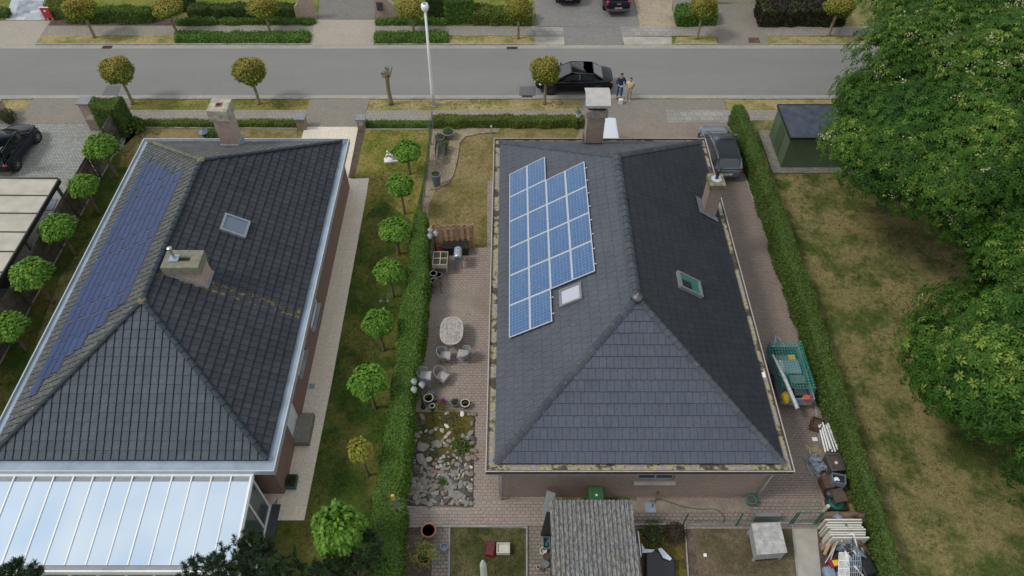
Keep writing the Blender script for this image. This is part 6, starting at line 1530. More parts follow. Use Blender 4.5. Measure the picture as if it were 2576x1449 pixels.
# bench in the gravel garden
p = P(1110,408); t = thing('garden_bench', 'weathered bench with high plank back on the gravel', 'bench', (p.x, p.y+.5, .03), R(0))
for i in range(4): MB().box(-.19+i*.1, -.1+i*.1, -.8, .75, .42, .45, t=rnd.random()).build('seat_plank', M['wood_grey'] if 0 else M['wood_old'], t, local=True)
MB().box(-.3,-.27,-.65,.7,.45,1.0).build('backrest', M['wood_brown'], t, local=True)
for y in (-.65,.6):
    MB().tube([(-.28,y,.95),(-.25,y,.42),(-.28,y,0)], .022, 6).build('leg', M['zinc'], t, local=True); MB().tube([(-.25,y,.4),(.2,y,.41),(.24,y,0)], .022, 6).build('leg', M['zinc'], t, local=True)
# statue
p = P(991,404); t = thing('statue', 'white stone statue of a reclining figure on a plinth in the lawn', 'statue', (p.x, p.y, 0), R(12))
MB().box(-.55,.55,-.22,.22,0,.14).build('plinth', M['stone_white'], t, local=True, bevel=.02)
J = [((-.1,0,.3),.11),((-.24,0,.5),.10),((-.3,-.02,.68),.06),((-.3,-.04,.8),.085),((-.38,-.12,.55),.045),((-.42,-.15,.35),.04),((-.12,-.12,.55),.045),((.02,-.16,.38),.035),((.1,-.06,.26),.09),((.32,-.04,.42),.06),((.5,-.02,.2),.045),((.12,.07,.24),.08),((.38,.08,.24),.06),((.5,.1,.2),.04)]
skinned('figure', J, [(0,1),(1,2),(2,3),(1,4),(4,5),(1,6),(6,7),(0,8),(8,9),(9,10),(0,11),(11,12),(12,13)], M['stone_white'], t)
m = MB(); [m.tube([(.0+i*.09,.12,.14),(.0+i*.09,.12,.36)], .02, 6) for i in range(6)]; m.box(-.04,.5,.09,.15,.36,.4); m.build('balustrade', M['stone_white'], t, local=True)
# stone lantern and shrub in the front lawn
p = P(520,352); t = thing('stone_lantern', 'dark pagoda lantern in the lawn behind the left bungalow roof', 'garden lantern', p)
MB().lathe([(.2,0),(.2,.08),(.1,.1),(.1,.35),(.19,.38),(.19,.42)], n=8).build('base', M['pot_dark'], t, local=True); MB().lathe([(.13,.42),(.13,.62)], n=6).build('light_box', M['pot_blue'], t, local=True); MB().lathe([(.33,.62),(.28,.66),(.1,.78),(.05,.86),(.01,.9)], n=8).build('roof', M['pot_blue'], t, local=True)
def shrub(label, px, py, rx, rz, mat, n=500, leaf=.09, name='shrub', cat='shrub', seed=3, z=0):
    p = P(px, py, z); t = thing(name, label, cat, p); m = MB(); m.ball((0,0,rz*.75), (rx*.72, rx*.72, rz*.7), 10, .15); m.build('inner_growth', K_twig, t, local=True)
    q = np.random.default_rng(seed); d = rdirs(n, q); d[:,2] = np.abs(d[:,2])*1.2-.2; d = unit(d); pos = d*np.array([rx,rx,rz])*q.uniform(.75,1.05,(n,1))+np.array([0,0,rz*.75])
    fastmesh('foliage', *leafset(pos, d+rdirs(n,q)*.8, unit(d+rdirs(n,q)*.6), leaf*q.uniform(.7,1.3,n), leaf*.5, np.clip(q.normal(.5,.25,n),0,1), 'oval'), mat, t)
    return t
shrub('small round shrub beside the pagoda lantern', 538, 350, .45, .38, L_ball)
shrub('dark bush beside the cut off brick pillar at the left edge', 27, 308, .5, .5, L_hedge_d, 600)
shrub('grassy green plant at the corner of the wooden fence and front hedge', 341, 328, .55, .4, L_hedge, 500, .2)
shrub('yellowish shrub growing into the driveway hedge near the driftwood', 2176, 1283, .35, .45, L_gold, 260, .08)
L_brush = leafmat('brush_leaf', [(0,(.04,.025,.018)),(1,(.10,.06,.04))], .7, .1)
shrub('tangled dark red twiggy shrub right of the shed', 1697, 1346, .42, .2, L_brush, 420, .09)
shrub('low green weeds growing behind the shed roof corner', 1643, 1345, .5, .12, L_hedge, 300, .1)
# bird feeder pole
p = P(978,799); t = thing('bird_feeder', 'thin green bird feeder pole among the globe trees', 'bird feeder', p); h = 1.7
MB().tube([(0,0,0),(0,0,h)], .014, 6).build('pole', M['green_paint'], t, local=True); MB().tube([(-.22,0,h-.25),(0,0,h-.2),(.12,0,h-.25)], .01, 5).build('arm', M['green_paint'], t, local=True)
for x in (-.2,.12): MB().lathe([(.04,-.45),(.06,-.43),(.06,-.41),(.02,-.4),(.02,-.25)], (x,0,h), 12).build('dish', M['pot_grey'], t, local=True)
# washing line post
b = P(1011,1327); h = hgt(1011,1327,1246)*1.0; t = thing('washing_line_post', 'grey post with orange top and thin lines at the end of the long hedge', 'post', b); top = P(992,1246,h)-b; top.z = h; mid = Vector((top.x*.6,top.y*.6,h*.58))
print('line post', h, top)
MB().tube([(0,0,0), (0,0,h*.62)], .03, 8).build('pole', M['black'], t, local=True); MB().box(-.055,.055,-.04,.04,h*.62,h*.88).build('sleeve', M['pot_grey'], t, local=True); MB().box(-.056,.056,-.041,.041,h*.881,h).build('orange_cap', simple('orange_plastic_faded', (.55,.32,.08), .6), t, local=True)
m = MB()
for z, x2 in ((h*.95,2.2),(h*.75,2.6),(h*.66,.9)): m.tube([(0,0,z),(x2*.5,-.2,z-.12),(x2,-.3,z-.1)], .0022, 3)
m.build('line', M['grey_paint'], t, local=True)
# green planter by the left house
a = P(733,1232); t = thing('planter_box', 'dark green planter box on the cream tiles by the red brick corner', 'planter', (a.x, a.y+.25, .03)); m = MB(); ring(m, -.18,.2,-.26,.28,.02,0,.26); m.box(-.16,.18,-.24,.26,0,.03); m.build('box', simple('planter_green', (.01,.09,.08), .5), t, local=True); MB().box(-.16,.18,-.24,.26,.031,.2).build('soil', M['soil'], t, local=True)
tuft(t, (0,0,.2), .22, 140, .09, L_hedge_d, seed=9)
# ================================================= rockery
sheet('rockery_bed', [(1036,1036),(1195,1036),(1190,1276),(1024,1272),(1028,1130)], M['moss'], 9)
sheet('rockery_soil', [(1028,1130),(1192,1140),(1190,1276),(1024,1272)], M['soil'], 10)
rmats = {'grey': simple('grey_rock', (.19,.185,.165), .9, var=.35, scale=7, c2=(.34,.33,.30), bump=.02), 'brown': simple('brown_rock', (.22,.18,.14), .9, var=.35, scale=7, bump=.02), 'dark': simple('dark_rock', (.085,.085,.08), .9, var=.35, scale=4, bump=.02), 'white': simple('pale_pebble', (.40,.38,.33), .85, var=.15, scale=5, bump=.008)}
protos = {}
rlab = {'grey':'rough grey rock in the %s of the rockery','brown':'brownish rock in the %s of the rockery','dark':'dark blackish rock in the %s of the rockery','white':'small pale cobble in the %s of the rockery'}
for k, mt in rmats.items():
    protos[k] = []
    for v in range(4):
        m = MB().ball((0,0,.45), (1,.75,.55), 8, .16); o = m.build('rock', mt, None, smooth=False, local=True); bv = o.modifiers.new('b', 'BEVEL'); bv.width = .09; bv.segments = 2
        tag(o, {'grey':'rough grey rock among the rockery stones','brown':'brownish rock among the rockery stones','dark':'dark blackish rock among the rockery stones','white':'small pale cobble among the rockery stones'}[k], 'rock', k+' stones of the rockery'); protos[k].append([o, False])
def rock(k, px, py, s_, z=.03):
    e = rnd.choice(protos[k]); o = e[0] if not e[1] else dup(e[0]); e[1] = True
    o['label'] = rlab[k] % ('mossy upper half' if py < 1145 else 'stony lower half'); o['group'] = '%s stones in the %s of the rockery' % (k, 'upper half' if py < 1145 else 'lower half')
    p = P(px, py); o.location = (p.x, p.y, z); o.rotation_euler = (rnd.uniform(-.15,.15), rnd.uniform(-.15,.15), rnd.uniform(0, 6.3)); o.scale = (s_, s_*rnd.uniform(.75,1.1), s_*rnd.uniform(.5,.85)); return o
q = random.Random(12); pts = []
def scatter(n, x0, x1, y0, y1, kinds, s0, s1, dmin):
    c = 0
    for _ in range(n*30):
        if c >= n: break
        x, y = q.uniform(x0, x1), q.uniform(y0, y1)
        if all((x-a)**2+(y-b)**2 > (dmin*(.6+.6*q.random()))**2 for a, b in pts):
            pts.append((x, y)); rock(q.choice(kinds), x, y, q.uniform(s0, s1)); c += 1
scatter(20, 1034, 1070, 1040, 1180, ['grey','grey','dark','brown'], .10, .21, 13)
scatter(14, 1176, 1194, 1040, 1180, ['grey','brown','dark'], .10, .19, 12)
scatter(34, 1070, 1176, 1075, 1180, ['grey','dark','brown','grey','white'], .07, .16, 11)
scatter(135, 1030, 1188, 1178, 1270, ['grey','grey','dark','brown','grey'], .09, .175, 8.5)
scatter(48, 1036, 1188, 1150, 1270, ['white'], .05, .10, 6)
for x, y, s_ in ((1124,1042,.15),(1106,1052,.1),(1112,1085,.16),(1096,1082,.13),(1118,1117,.13)): rock('white', x, y, s_*.8)
for x, y, s_, lb in ((1163,1043,.2,'largest bright white stone at the top right of the rockery'),(1181,1178,.19,'bright white stone at the right edge of the rockery'),(1124,1074,.17,'white speckled boulder in the moss of the rockery')):
    o = rock('white', x, y, s_*.8); o.data = o.data.copy(); o.data.materials[0] = M['stone_white']; o['label'] = lb; o['group'] = 'white boulders of the rockery'
for x, y, s_, lb in ((1100,1120,.27,'largest round grey boulder in the middle of the rockery'),(1064,1128,.28,'long grey boulder on the left of the rockery'),(1058,1158,.28,'tall grey boulder at the left rockery edge')): rock('grey', x, y, s_)['label'] = lb
for v in protos.values():
    for o, u in v:
        if not u: bpy.data.objects.remove(o)
shrub('green grassy tuft with white flowers in the rockery', 1160, 1125, .35, .12, L_bright, 260, .1); shrub('small green plant between the stones at the lower rockery', 1116, 1216, .2, .1, L_bright, 150, .08)
shrub('yellow green moss cushion at the top of the rockery', 1130, 1058, .55, .08, L_gold, 900, .05)
for i, (x, y, mt) in enumerate(((1098,1058,L_gold),(1150,1085,L_gold),(1090,1150,L_bamboo),(1130,1160,L_hedge_y),(1075,1085,L_hedge_y),(1178,1120,L_bright))):
    shrub(['moss patch among the upper left rockery stones','moss patch right of the white speckled boulder','dry grassy tuft below the round grey boulder','low green tuft at the middle of the rockery','low mossy tuft at the left rockery edge','green tuft at the right rockery edge'][i], x, y, .28, .06, mt, 260, .05, seed=20+i, name='low_plant', cat='plant')
# ================================================= behind house two
# corrugated shed
sx0, sx1 = P(1383,1259,2.1).x, P(1590,1260,2.15).x; sy1 = P(1480,1259,2.12).y; ymid = P(1480,1364,2.1).y
t = thing('garden_shed', 'shed with grey lichen covered corrugated roof behind the slate roofed house', 'shed', ((sx0+sx1)/2, sy1-2.2, 0))
cm_ = NT('corrugated_lichen', .9); n1 = cm_.noise(16, 6, .75, vec=cm_.map(sc=(1,.4,1))); f = cm_.ramp(n1, [(.38, (.06,.06,.053)), (.47, (.14,.14,.13)), (.57, (.25,.255,.25)), (.75, (.34,.345,.35))])
f = cm_.mix(.4, f, cm_.ramp(cm_.noise(.8, 3), [(.3, (.8,.85,1)), (.7, (1.1,1.0,.85))]), 'MULTIPLY'); f = cm_.mix(cm_.ramp(cm_.noise(.45, 3, vec=cm_.map(loc=(3.1,1.2,0))), [(.66, 0.0), (.72, .5)]), f, (.12,.05,.03)); cm_.col(f); cm_.bump(n1, .02)
def corr(x0, x1, y0, y1, z0, z1, nm):
    m = MB(); n = int((x1-x0)/.022); vs = []; ny = 10
    for j in range(ny+1):
        for i in range(n+1):
            x = x0+(x1-x0)*i/n; vs.append((x, y0+(y1-y0)*j/ny, z0+(z1-z0)*j/ny+.045*sin(x*2*pi/.16)))
    m.add(vs, [(j*(n+1)+i, j*(n+1)+i+1, (j+1)*(n+1)+i+1, (j+1)*(n+1)+i) for j in range(ny) for i in range(n)]); m.build(nm, cm_.mat, t, smooth=True)
corr(sx0, sx1, ymid-.1, sy1, 2.10, 2.16, 'roof_sheet'); corr(sx0-.04, sx1+.06, ymid-3.2, ymid, 2.00, 2.07, 'roof_sheet')
MB().box(sx0+.12, sx1-.1, ymid-3.1, sy1-.12, 0, 1.96).build('walls', M['wood_old'], t)
MB().box(sx1+.12, sx1+.17, ymid-3, sy1-.9, .2, 1.6).build('side_board', M['wood_old'], t); MB().box(sx1+.2, sx1+.23, sy1-1.8, sy1-.9, .3, 1.5).build('side_board', M['white_paint'], t)
for i, (x, y0, y1, w_, lab) in enumerate(((1376,1268,1298,5,'upright dark grey board leaning on the shed wall, nearest the house'),(1374,1312,1352,8,'black plastic board leaning on the left shed wall'))):
    a = P(x-w_/2, y1); b = P(x+w_/2, y0); m = MB(); m.bar((a.x+.0, a.y, .03), (b.x+.08, a.y+.5, 1.1), .35, .03); tag(m.build('leaning_board', M['grey_paint'] if i == 0 else M['black']), lab, 'board')
p = P(1374,1370); t = thing('storage_crate', 'small blue grey crate with turquoise contents against the shed', 'crate', (p.x, p.y, .03)); m = MB(); ring(m, -.13,.13,-.25,.2,.02,0,.25); m.box(-.11,.11,-.23,.18,0,.03); m.build('box', M['pot_blue'], t, local=True); MB().ball((0,-.05,.12), (.07,.09,.06), 8, .2).build('contents', M['teal'], t, local=True)
# wheelie bin
p = P(1500,1243,1.05); t = thing('wheelie_bin', 'green wheelie bin between the shed and the brick wall', 'bin', (p.x, p.y, .03)); gb = simple('bin_green', (.03,.12,.04), .5, var=.1)
MB().box(-.24,.24,-.3,.26,.1,.98, taper=-.03).build('body', gb, t, local=True, bevel=.02)
l = MB().box(-.29,.29,-.36,.31,1.02,1.07, taper=.03).build('lid', gb, t, local=True, bevel=.01); MB().box(-.04,.04,-.1,-.02,1.072,1.075).build('sticker', M['white_paint'], l, local=True)
for x in (-.2,.2): MB().tube([(x-.03,.26,.1),(x+.03,.26,.1)], .1, 12).build('wheel', M['rubber'], t, local=True)
MB().tube([(-.2,.36,1.0),(.2,.36,1.0)], .018, 6).build('handle', gb, t, local=True)
# hose and tap
w_ = P(1651,1258); pts_ = [Vector((w_.x, WY0-.04, .45))]+[P(x, y, .06) for x, y in ((1651,1256),(1645,1268),(1640,1276),(1642,1272),(1638,1262),(1650,1258),(1665,1257),(1690,1265),(1722,1276),(1760,1281),(1795,1280),(1812,1287),(1822,1300),(1822,1312),(1800,1318),(1760,1320))]
t = thing('garden_hose', 'green garden hose trailing from the wall tap over the rear paving', 'hose', (w_.x, WY0-.4, .03)); MB().tube(pts_, .016, 6).build('tube', simple('hose_green', (.05,.1,.045), .6), t, smooth=True)
m = MB().box(w_.x-.03, w_.x+.03, WY0-.1, WY0-.002, .45, .52); m.box(w_.x-.05, w_.x+.05, WY0-.07, WY0-.05, .521, .55); m.build('tap', M['rust'], t)
# low green fence
fa, fb = P(1600,1323), P(1988,1322); t = thing('mesh_fence', 'low green mesh fence between the rear paving and the dirt pen', 'fence', (fa+fb)/2)
for x, yt in ((1716,1293),(1851,1291)): b = P(x, 1323); MB().tube([b, b+Vector((rnd.uniform(-.02,.04),0,hgt(x,1323,yt)))], .028, 7).build('post', M['green_paint'], t)
m = MB()
for z in (.06,.2,.35,.5,.65): m.tube([fa+Vector((1.9,0,z)), fb+Vector((0,0,z))], .0035, 3)
x = fa.x+1.9
while x < fb.x: m.tube([(x,fa.y,.05),(x+.03,fa.y,.65)], .003, 3); x += .1
m.build('mesh', M['green_paint'], t)
g0, g1 = P(1985,1320), P(2050,1320); t = thing('garden_gate', 'low green tubular gate frame at the start of the concrete path', 'gate', (g0+g1)/2); hg = hgt(1985,1320,1290)
MB().tube([g0, g0+Vector((.0,.0,hg)), g1+Vector((-.0,0,hg)), g1], .03, 8).build('frame', M['green_paint'], t)
MB().tube([g0+Vector((.09,0,0)), g0+Vector((.09,.0,hg-.08))], .025, 7).build('upright', M['green_paint'], t); MB().tube([g1+Vector((-.09,0,0)), g1+Vector((-.09,.0,hg-.08))], .025, 7).build('upright', M['green_paint'], t)
m = MB()
for i in range(9): x = g0.x+.12+(g1.x-g0.x-.24)*i/8; m.tube([(x,g0.y,.06),(x,g0.y,hg-.03)], .003, 3)
for i in range(6): z = .08+i*.11; m.tube([(g0.x+.1,g0.y,z),(g1.x-.1,g0.y,z)], .003, 3)
m.build('mesh', M['green_paint'], t)
# hutch
zz = .85; qd_ = [P(1905,1396,zz), P(1981,1390,zz), P(1962,1313,zz), P(1890,1317,zz)]
t = thing('animal_hutch', 'pale weathered box hutch on legs in the dirt pen', 'hutch', ((qd_[0].x+qd_[2].x)/2, (qd_[0].y+qd_[2].y)/2, .02)); hp = simple('hutch_top', (.36,.355,.34), .85, var=.3, scale=5, c2=(.46,.46,.45)); 
MB().prism([(p.x,p.y) for p in qd_], zz-.04, zz).build('lid', hp, t)
c_ = (qd_[0]+qd_[2])/2; inn = [c_+(p-c_)*.95 for p in qd_]; hs = simple('hutch_side', (.30,.33,.31), .7, var=.2); MB().prism([(p.x,p.y) for p in inn], .25, zz-.041).build('box', hs, t)
for p in inn: MB().box(p.x-.04+(.04 if p.x<c_.x else -.04), p.x+.04+(.04 if p.x<c_.x else -.04), p.y-.04+(.05 if p.y<c_.y else -.05), p.y+.04+(.05 if p.y<c_.y else -.05), .008, .249).build('leg', M['wood_grey'], t)
p = P(1905,1312); tag(MB().box(p.x-.2,p.x+.75,p.y-.02,p.y+.12,.02,.55).build('concrete_panel', M['pot_grey']), 'upright grey panel directly behind the hutch', 'panel')
# black pond liner with white scraps
sheetp = [P(x,y) for x, y in ((1622,1396),(1640,1388),(1668,1402),(1695,1412),(1697,1500),(1622,1500))]
m = MB().prism([(p.x,p.y) for p in sheetp], .02, .32); t = thing('black_tub', 'black plastic liner tub at the bottom edge right of the shed', 'tub', (sheetp[0].x+.5, sheetp[0].y-.5, .02)); m.build('tub', simple('liner', (.01,.012,.018), .25), t, bevel=.05)
wp = simple('white_scrap', (.50,.56,.66), .6)
for i, (pl_, lab) in enumerate((([(1614,1365),(1622,1380),(1648,1382),(1640,1388),(1616,1390)], 'left white board scrap on the edge of the black tub'), ([(1655,1380),(1664,1378),(1690,1405),(1686,1410),(1668,1403)], 'right curved white board scrap on the black tub'))):
    pp_ = [P(x,y,.4) for x, y in pl_]; tag(MB().prism([(p.x,p.y) for p in pp_], .33+.03*i, .37+.03*i).build('white_board', wp), lab, 'board')
p = P(1773,1398); tag(MB().box(p.x-.06,p.x+.06,p.y-.06,p.y+.06,.02,.09).build('white_block', M['white_paint'], bevel=.01), 'tiny white block lying on the bare dirt', 'block')
# red crate, cream tray, folded parasol
p = P(1234,1400); t = thing('plastic_cover', 'dark red plastic cover propped on the rear lawn', 'cover', (p.x, p.y+.25, .02), R(-8)); MB().box(-.2,.2,-.3,.3,0,.22, taper=.05).build('shell', simple('dark_red_plastic', (.14,.012,.02), .4), t, local=True, bevel=.03); MB().box(-.13,.13,-.22,.22,.221,.235).build('panel', simple('dark_red_panel', (.1,.01,.015), .3), t, local=True)
p = P(1266,1398); t = thing('plastic_tray', 'cream plastic tray next to the dark red cover', 'tray', (p.x, p.y+.2, .02)); m = MB(); ring(m, -.25,.25,-.2,.2,.035,.0,.26); m.box(-.215,.215,-.165,.165,.12,.18); m.build('tray', M['pot_cream'], t, local=True, bevel=.008); MB().box(-.26,.26,-.21,.21,-.0,.05).build('base', M['dark_steel'], t, local=True)
b = P(1222,1500); h = hgt(1222,1500,1410); t = thing('folded_parasol', 'folded pale green parasol sticking up at the bottom edge', 'parasol', b); MB().tube([(0,0,0),(0,0,h)], .02, 8).build('pole', M['white_paint'], t, local=True); MB().lathe([(.10,h*.45),(.12,h*.6),(.11,h*.9),(.05,h*.97),(.01,h)], n=10).build('canopy', simple('faded_canvas', (.42,.47,.40), .9, var=.12), t, local=True)
# ================================================= trailer under a green net
tl, tr_, bl, br = P(1936,868,.95), P(2010,866,.95), P(1964,1008,.75), P(2046,1003,.75)
TX0 = (tl.x+bl.x)/2+.0; TX1 = (tr_.x+br.x)/2; TY1 = tl.y; TY0 = bl.y; print('trailer', TX0, TX1, TY0, TY1)
t = thing('trailer', 'metal trailer loaded with junk under a green net beside the hedge', 'trailer', ((TX0+TX1)/2, (TY0+TY1)/2, .035)); zz = .035
w, l = (TX1-TX0)/2, (TY1-TY0)/2
m = MB(); ring(m, -w, w, -l, l, .03, .45, .85); m.box(-w+.03, w-.03, -l+.03, l-.03, .45, .48); m.build('box', M['zinc'], t, local=True)
MB().box(-.6,.6,-l-.05,-l-.005,.42,.46).build('rear_bar', M['steel'], t, local=True)
for x in (-w-.1, w+.1): MB().tube([(x-.08,-.1,.3),(x+.08,-.1,.3)], .29, 20).build('wheel', M['rubber'], t, local=True)
m = MB(); m.bar((-.35,l,.42),(0,l+.9,.42),.06,.06); m.bar((.35,l,.42),(0,l+.9,.42),.06,.06); m.build('drawbar', M['zinc'], t, local=True)
for x in (-w,w):
    for y in (-l+.5,0,l): MB().tube([(x,y,.85),(x*.98,y,1.2)], .02, 6).build('hoop_post', M['zinc_light'], t, local=True)
m = MB()
def netz(x, y): return 1.22+.05*sin(x*5+y*3)-.10*(1-abs(x/w))*(.6+.4*sin(y*4))
net = simple('green_net', (.025,.21,.165), .8)
i = 0; y = -l+.35
while y <= l: m.tube([(-w-.03,y,.78)]+[(xx, y+.02*sin(xx*9), netz(xx, y)) for xx in [-w+2*w*k/8 for k in range(9)]]+[(w+.03,y,.7)], .013, 4); y += .13
xx = -w
while xx <= w+.01: m.tube([(xx+.01*sin(k), -l+.35+(2*l-.35)*k/12, netz(xx, -l+.35+(2*l-.35)*k/12)) for k in range(13)], .013, 4); xx += .13
for z in (.85,.95,1.05,1.15):
    for sx in (-1,1): m.tube([(sx*(w+.02),-l+.3,z),(sx*(w+.02),l,z)], .010, 4)
m.build('net', net, t, local=True)
cargo = random.Random(2)
lo = [((-.2,l-.75,.6),(.35,.3,.25),'pot_grey'),((.25,l-.6,.6),(.2,.2,.2),'yellow'),((-.35,l-1.1,.62),(.2,.4,.25),'stone_white'),((.1,.25,.6),(.45,.45,.3),'zinc'),((.2,-.4,.6),(.4,.25,.3),'pot_grey'),((.2,-.9,.55),(.35,.3,.22),'pot_dark'),((-.1,l-.35,.55),(.4,.2,.2),'black')]
for (c, r_, mt) in lo: MB().box(c[0]-r_[0]*.8, c[0]+r_[0]*.8, c[1]-r_[1]*.8, c[1]+r_[1]*.8, .48, c[2]+r_[2]).build('load', M[mt], t, local=True, bevel=.03)
MB().box(-w+.04, w-.04, -l+.06, l-.06, .481, .6).build('tarp', simple('teal_tarp', (.01,.07,.055), .6), t, local=True)
T0 = Vector(((TX0+TX1)/2, (TY0+TY1)/2, .035))
def on(pa, z): q = P(*pa, z+.035)-T0; q.z = z; return q
tag(MB().tube([T0+on((1944,893),1.30), T0+on((1975,955),1.34), T0+on((2006,1028),1.02)], [.05,.085,.10], 9).build('plastic_roll', simple('silver_wrap', (.45,.5,.52), .35, .2, var=.25, scale=8, bump=.02)), 'long silvery wrapped roll lying diagonally over the trailer net', 'roll')
for (pa, r_, mt, lab) in (((1977,998),(.19,.26,.2),'yellow','yellow plastic sack at the back of the trailer'),((2031,1000),(.24,.15,.15),'orange','orange red plastic bag at the back of the trailer')):
    q = on(pa, .85); tag(MB().ball(T0+Vector((q.x,q.y,.82)), r_, 12, .14).build('plastic_sack', M[mt], bevel=0), lab, 'sack')
# ================================================= junk along the hedge
def jbox(name, label, px, py, w, l, h, mat, cat, rz=0, z=.035, parts=None, lid=None, bevel=.01):
    p = P(px, py, z+h); t = thing(name, label, cat, (p.x, p.y, z), rz)
    if lid is not None:
        m = MB(); ring(m, -w/2, w/2, -l/2, l/2, .025, 0, h); m.box(-w/2+.025, w/2-.025, -l/2+.025, l/2-.025, 0, .03); m.build('box', mat, t, local=True)
        MB().box(-w/2+.027, w/2-.027, -l/2+.027, l/2-.027, .031, h*.6).build('contents', lid, t, local=True)
    else: MB().box(-w/2, w/2, -l/2, l/2, 0, h).build('box', mat, t, local=True, bevel=bevel)
    return t
t = jbox('rusty_trough', 'open rusty brown metal box at the upper end of the junk row', 2056, 1062, .42, .5, .38, M['rust'], 'metal box', R(-25), lid=M['soil'])
p0 = P(2070,1052); MB().bar((.2,.1,.0),(.45,.5,.5),.3,.02).build('flap', M['rust'], t, local=True)
t = thing('profile_stack', 'stack of long white plastic profiles lying by the hedge', 'profiles', P(2083,1103)); a0, a1 = P(2072,1070,.3), P(2090,1138,.3)
for i in range(9):
    o_ = Vector((-.2+.07*i, rnd.uniform(-.1,.1), .05*(i%3))); c0 = P(2083,1103)
    MB().bar(a0+o_, a1+o_*1.1+Vector((.02*i,0,0)), .055, .045).build('profile', M['white_paint'], t)
tag(MB().box(P(2049,1106).x-.12,P(2049,1106).x+.1,P(2049,1106).y-.1,P(2049,1106).y+.08,.04,.08).build('white_packet', M['white_paint'], bevel=.01), 'little white packet on the sandy edge beside the white profiles', 'packet')
t = thing('plastic_heap', 'crumpled grey plastic sheeting heap with pipes beside the drive', 'plastic sheeting', P(2055,1172)); q = random.Random(8); gm = simple('grey_plastic', (.22,.26,.31), .3, var=.4, scale=9, bump=.04)
m = MB()
for i in range(14): m.ball((q.uniform(-.25,.25), q.uniform(-.35,.4), q.uniform(.1,.32)), (q.uniform(.1,.2), q.uniform(.1,.2), q.uniform(.06,.14)), 8, .3)
m.build('sheeting', gm, t, local=True)
for i in range(5): MB().tube([(-.45+.05*i,.35,.08+.03*i),(-.38+.05*i,-.1,.1),(-.1+.03*i,-.5,.07)], .012, 5).build('pipe', M['zinc_light'], t, local=True)
tag(MB().tube([P(2026,1118,.06),P(2036,1128,.06),P(2040,1145,.06),P(2030,1166,.06),P(2034,1180,.06),P(2046,1194,.06)], .02, 6).build('bent_cable', M['pot_cream']), 'pale bent cable curving round the grey plastic heap', 'cable')
t = jbox('wooden_chest', 'dark chest with brown wooden top beside the white profiles', 2101, 1163, .55, .72, .55, M['wood_brown'], 'chest', R(6)); m = MB(); ring(m, -.3,.3,-.38,.38,.07,.551,.6); m.build('lid_frame', M['dark_steel'], t, local=True)
tag(MB().lathe([(.06,0),(.07,.05),(.04,.06)], P(2103,1165,.6), 12).build('small_dish', M['pot_cream']), 'little white dish on the brown chest', 'dish')
t = jbox('plastic_crate', 'blue grey plastic crate holding white scraps', 2111, 1203, .52, .4, .32, simple('crate_blue', (.13,.17,.22), .5), 'crate', R(-12), z=.45, lid=M['black']); m = MB()
for i in range(7): m.ball((q.uniform(-.15,.1), q.uniform(-.08,.08), .22), (.06,.04,.03), 6, .3)
m.build('scraps', M['white_paint'], t, local=True)
jbox('dark_box', 'black box under the blue grey crate', 2113, 1212, .5, .5, .4, M['black'], 'box', R(-12))
jbox('brown_panel', 'leaning rusty brown panel left of the blue grey crate', 2083, 1210, .36, .55, .5, M['rust'], 'panel', R(5))
shp = P(2083,1247); tag(MB().ball((shp.x,shp.y,.22), (.26,.28,.22), 12, .1).build('rubbish_bag', M['black'], smooth=True), 'round black rubbish bag below the brown panel', 'rubbish bag')
jbox('dark_chest', 'low dark brown box right of the black rubbish bag', 2112, 1245, .5, .55, .4, M['wood_brown'], 'box', R(10))
t = thing('wire_coil', 'coil of green garden wire lying in the junk row', 'wire coil', P(2096,1272)); m = MB()
for k in range(6): m.tube([((.10+.035*k)*cos(a*.4), (.10+.035*k)*sin(a*.4), .2+.02*k) for a in range(17)], .008, 4)
m.build('wire', M['teal'], t, local=True); MB().box(-.32,.5,-.25,.22,.02,.17).build('tray', M['black'], t, local=True, bevel=.03)
t = thing('driftwood_log', 'gnarled reddish driftwood trunk lying across the yard corner', 'log', P(2125,1303)); dw = simple('driftwood', (.17,.105,.075), .9, var=.4, scale=5, bump=.03)
q = [P(2068,1318,.15), P(2085,1300,.35), P(2105,1294,.4), P(2125,1298,.35), P(2145,1293,.38), P(2165,1298,.35), P(2186,1294,.3)]; MB().tube(q, [.12,.17,.12,.15,.11,.13,.07], 9).build('trunk', dw, t, smooth=True)
q = [P(2085,1306,.25), P(2110,1312,.3), P(2132,1306,.3), P(2155,1312,.28), P(2184,1308,.3)]; MB().tube(q, [.13,.1,.12,.1,.06], 9).build('branch', dw, t, smooth=True); q = P(2108,1300,.5); MB().ball(q, (.2,.14,.06), 8, .4).build('plastic_scrap', gm, t)
p = P(2072,1287); tag(MB().tube([(p.x,p.y,0),(p.x,p.y,.55)], .07, 10).build('white_post', M['pot_cream']), 'short round post with cream top beside the driftwood', 'post')
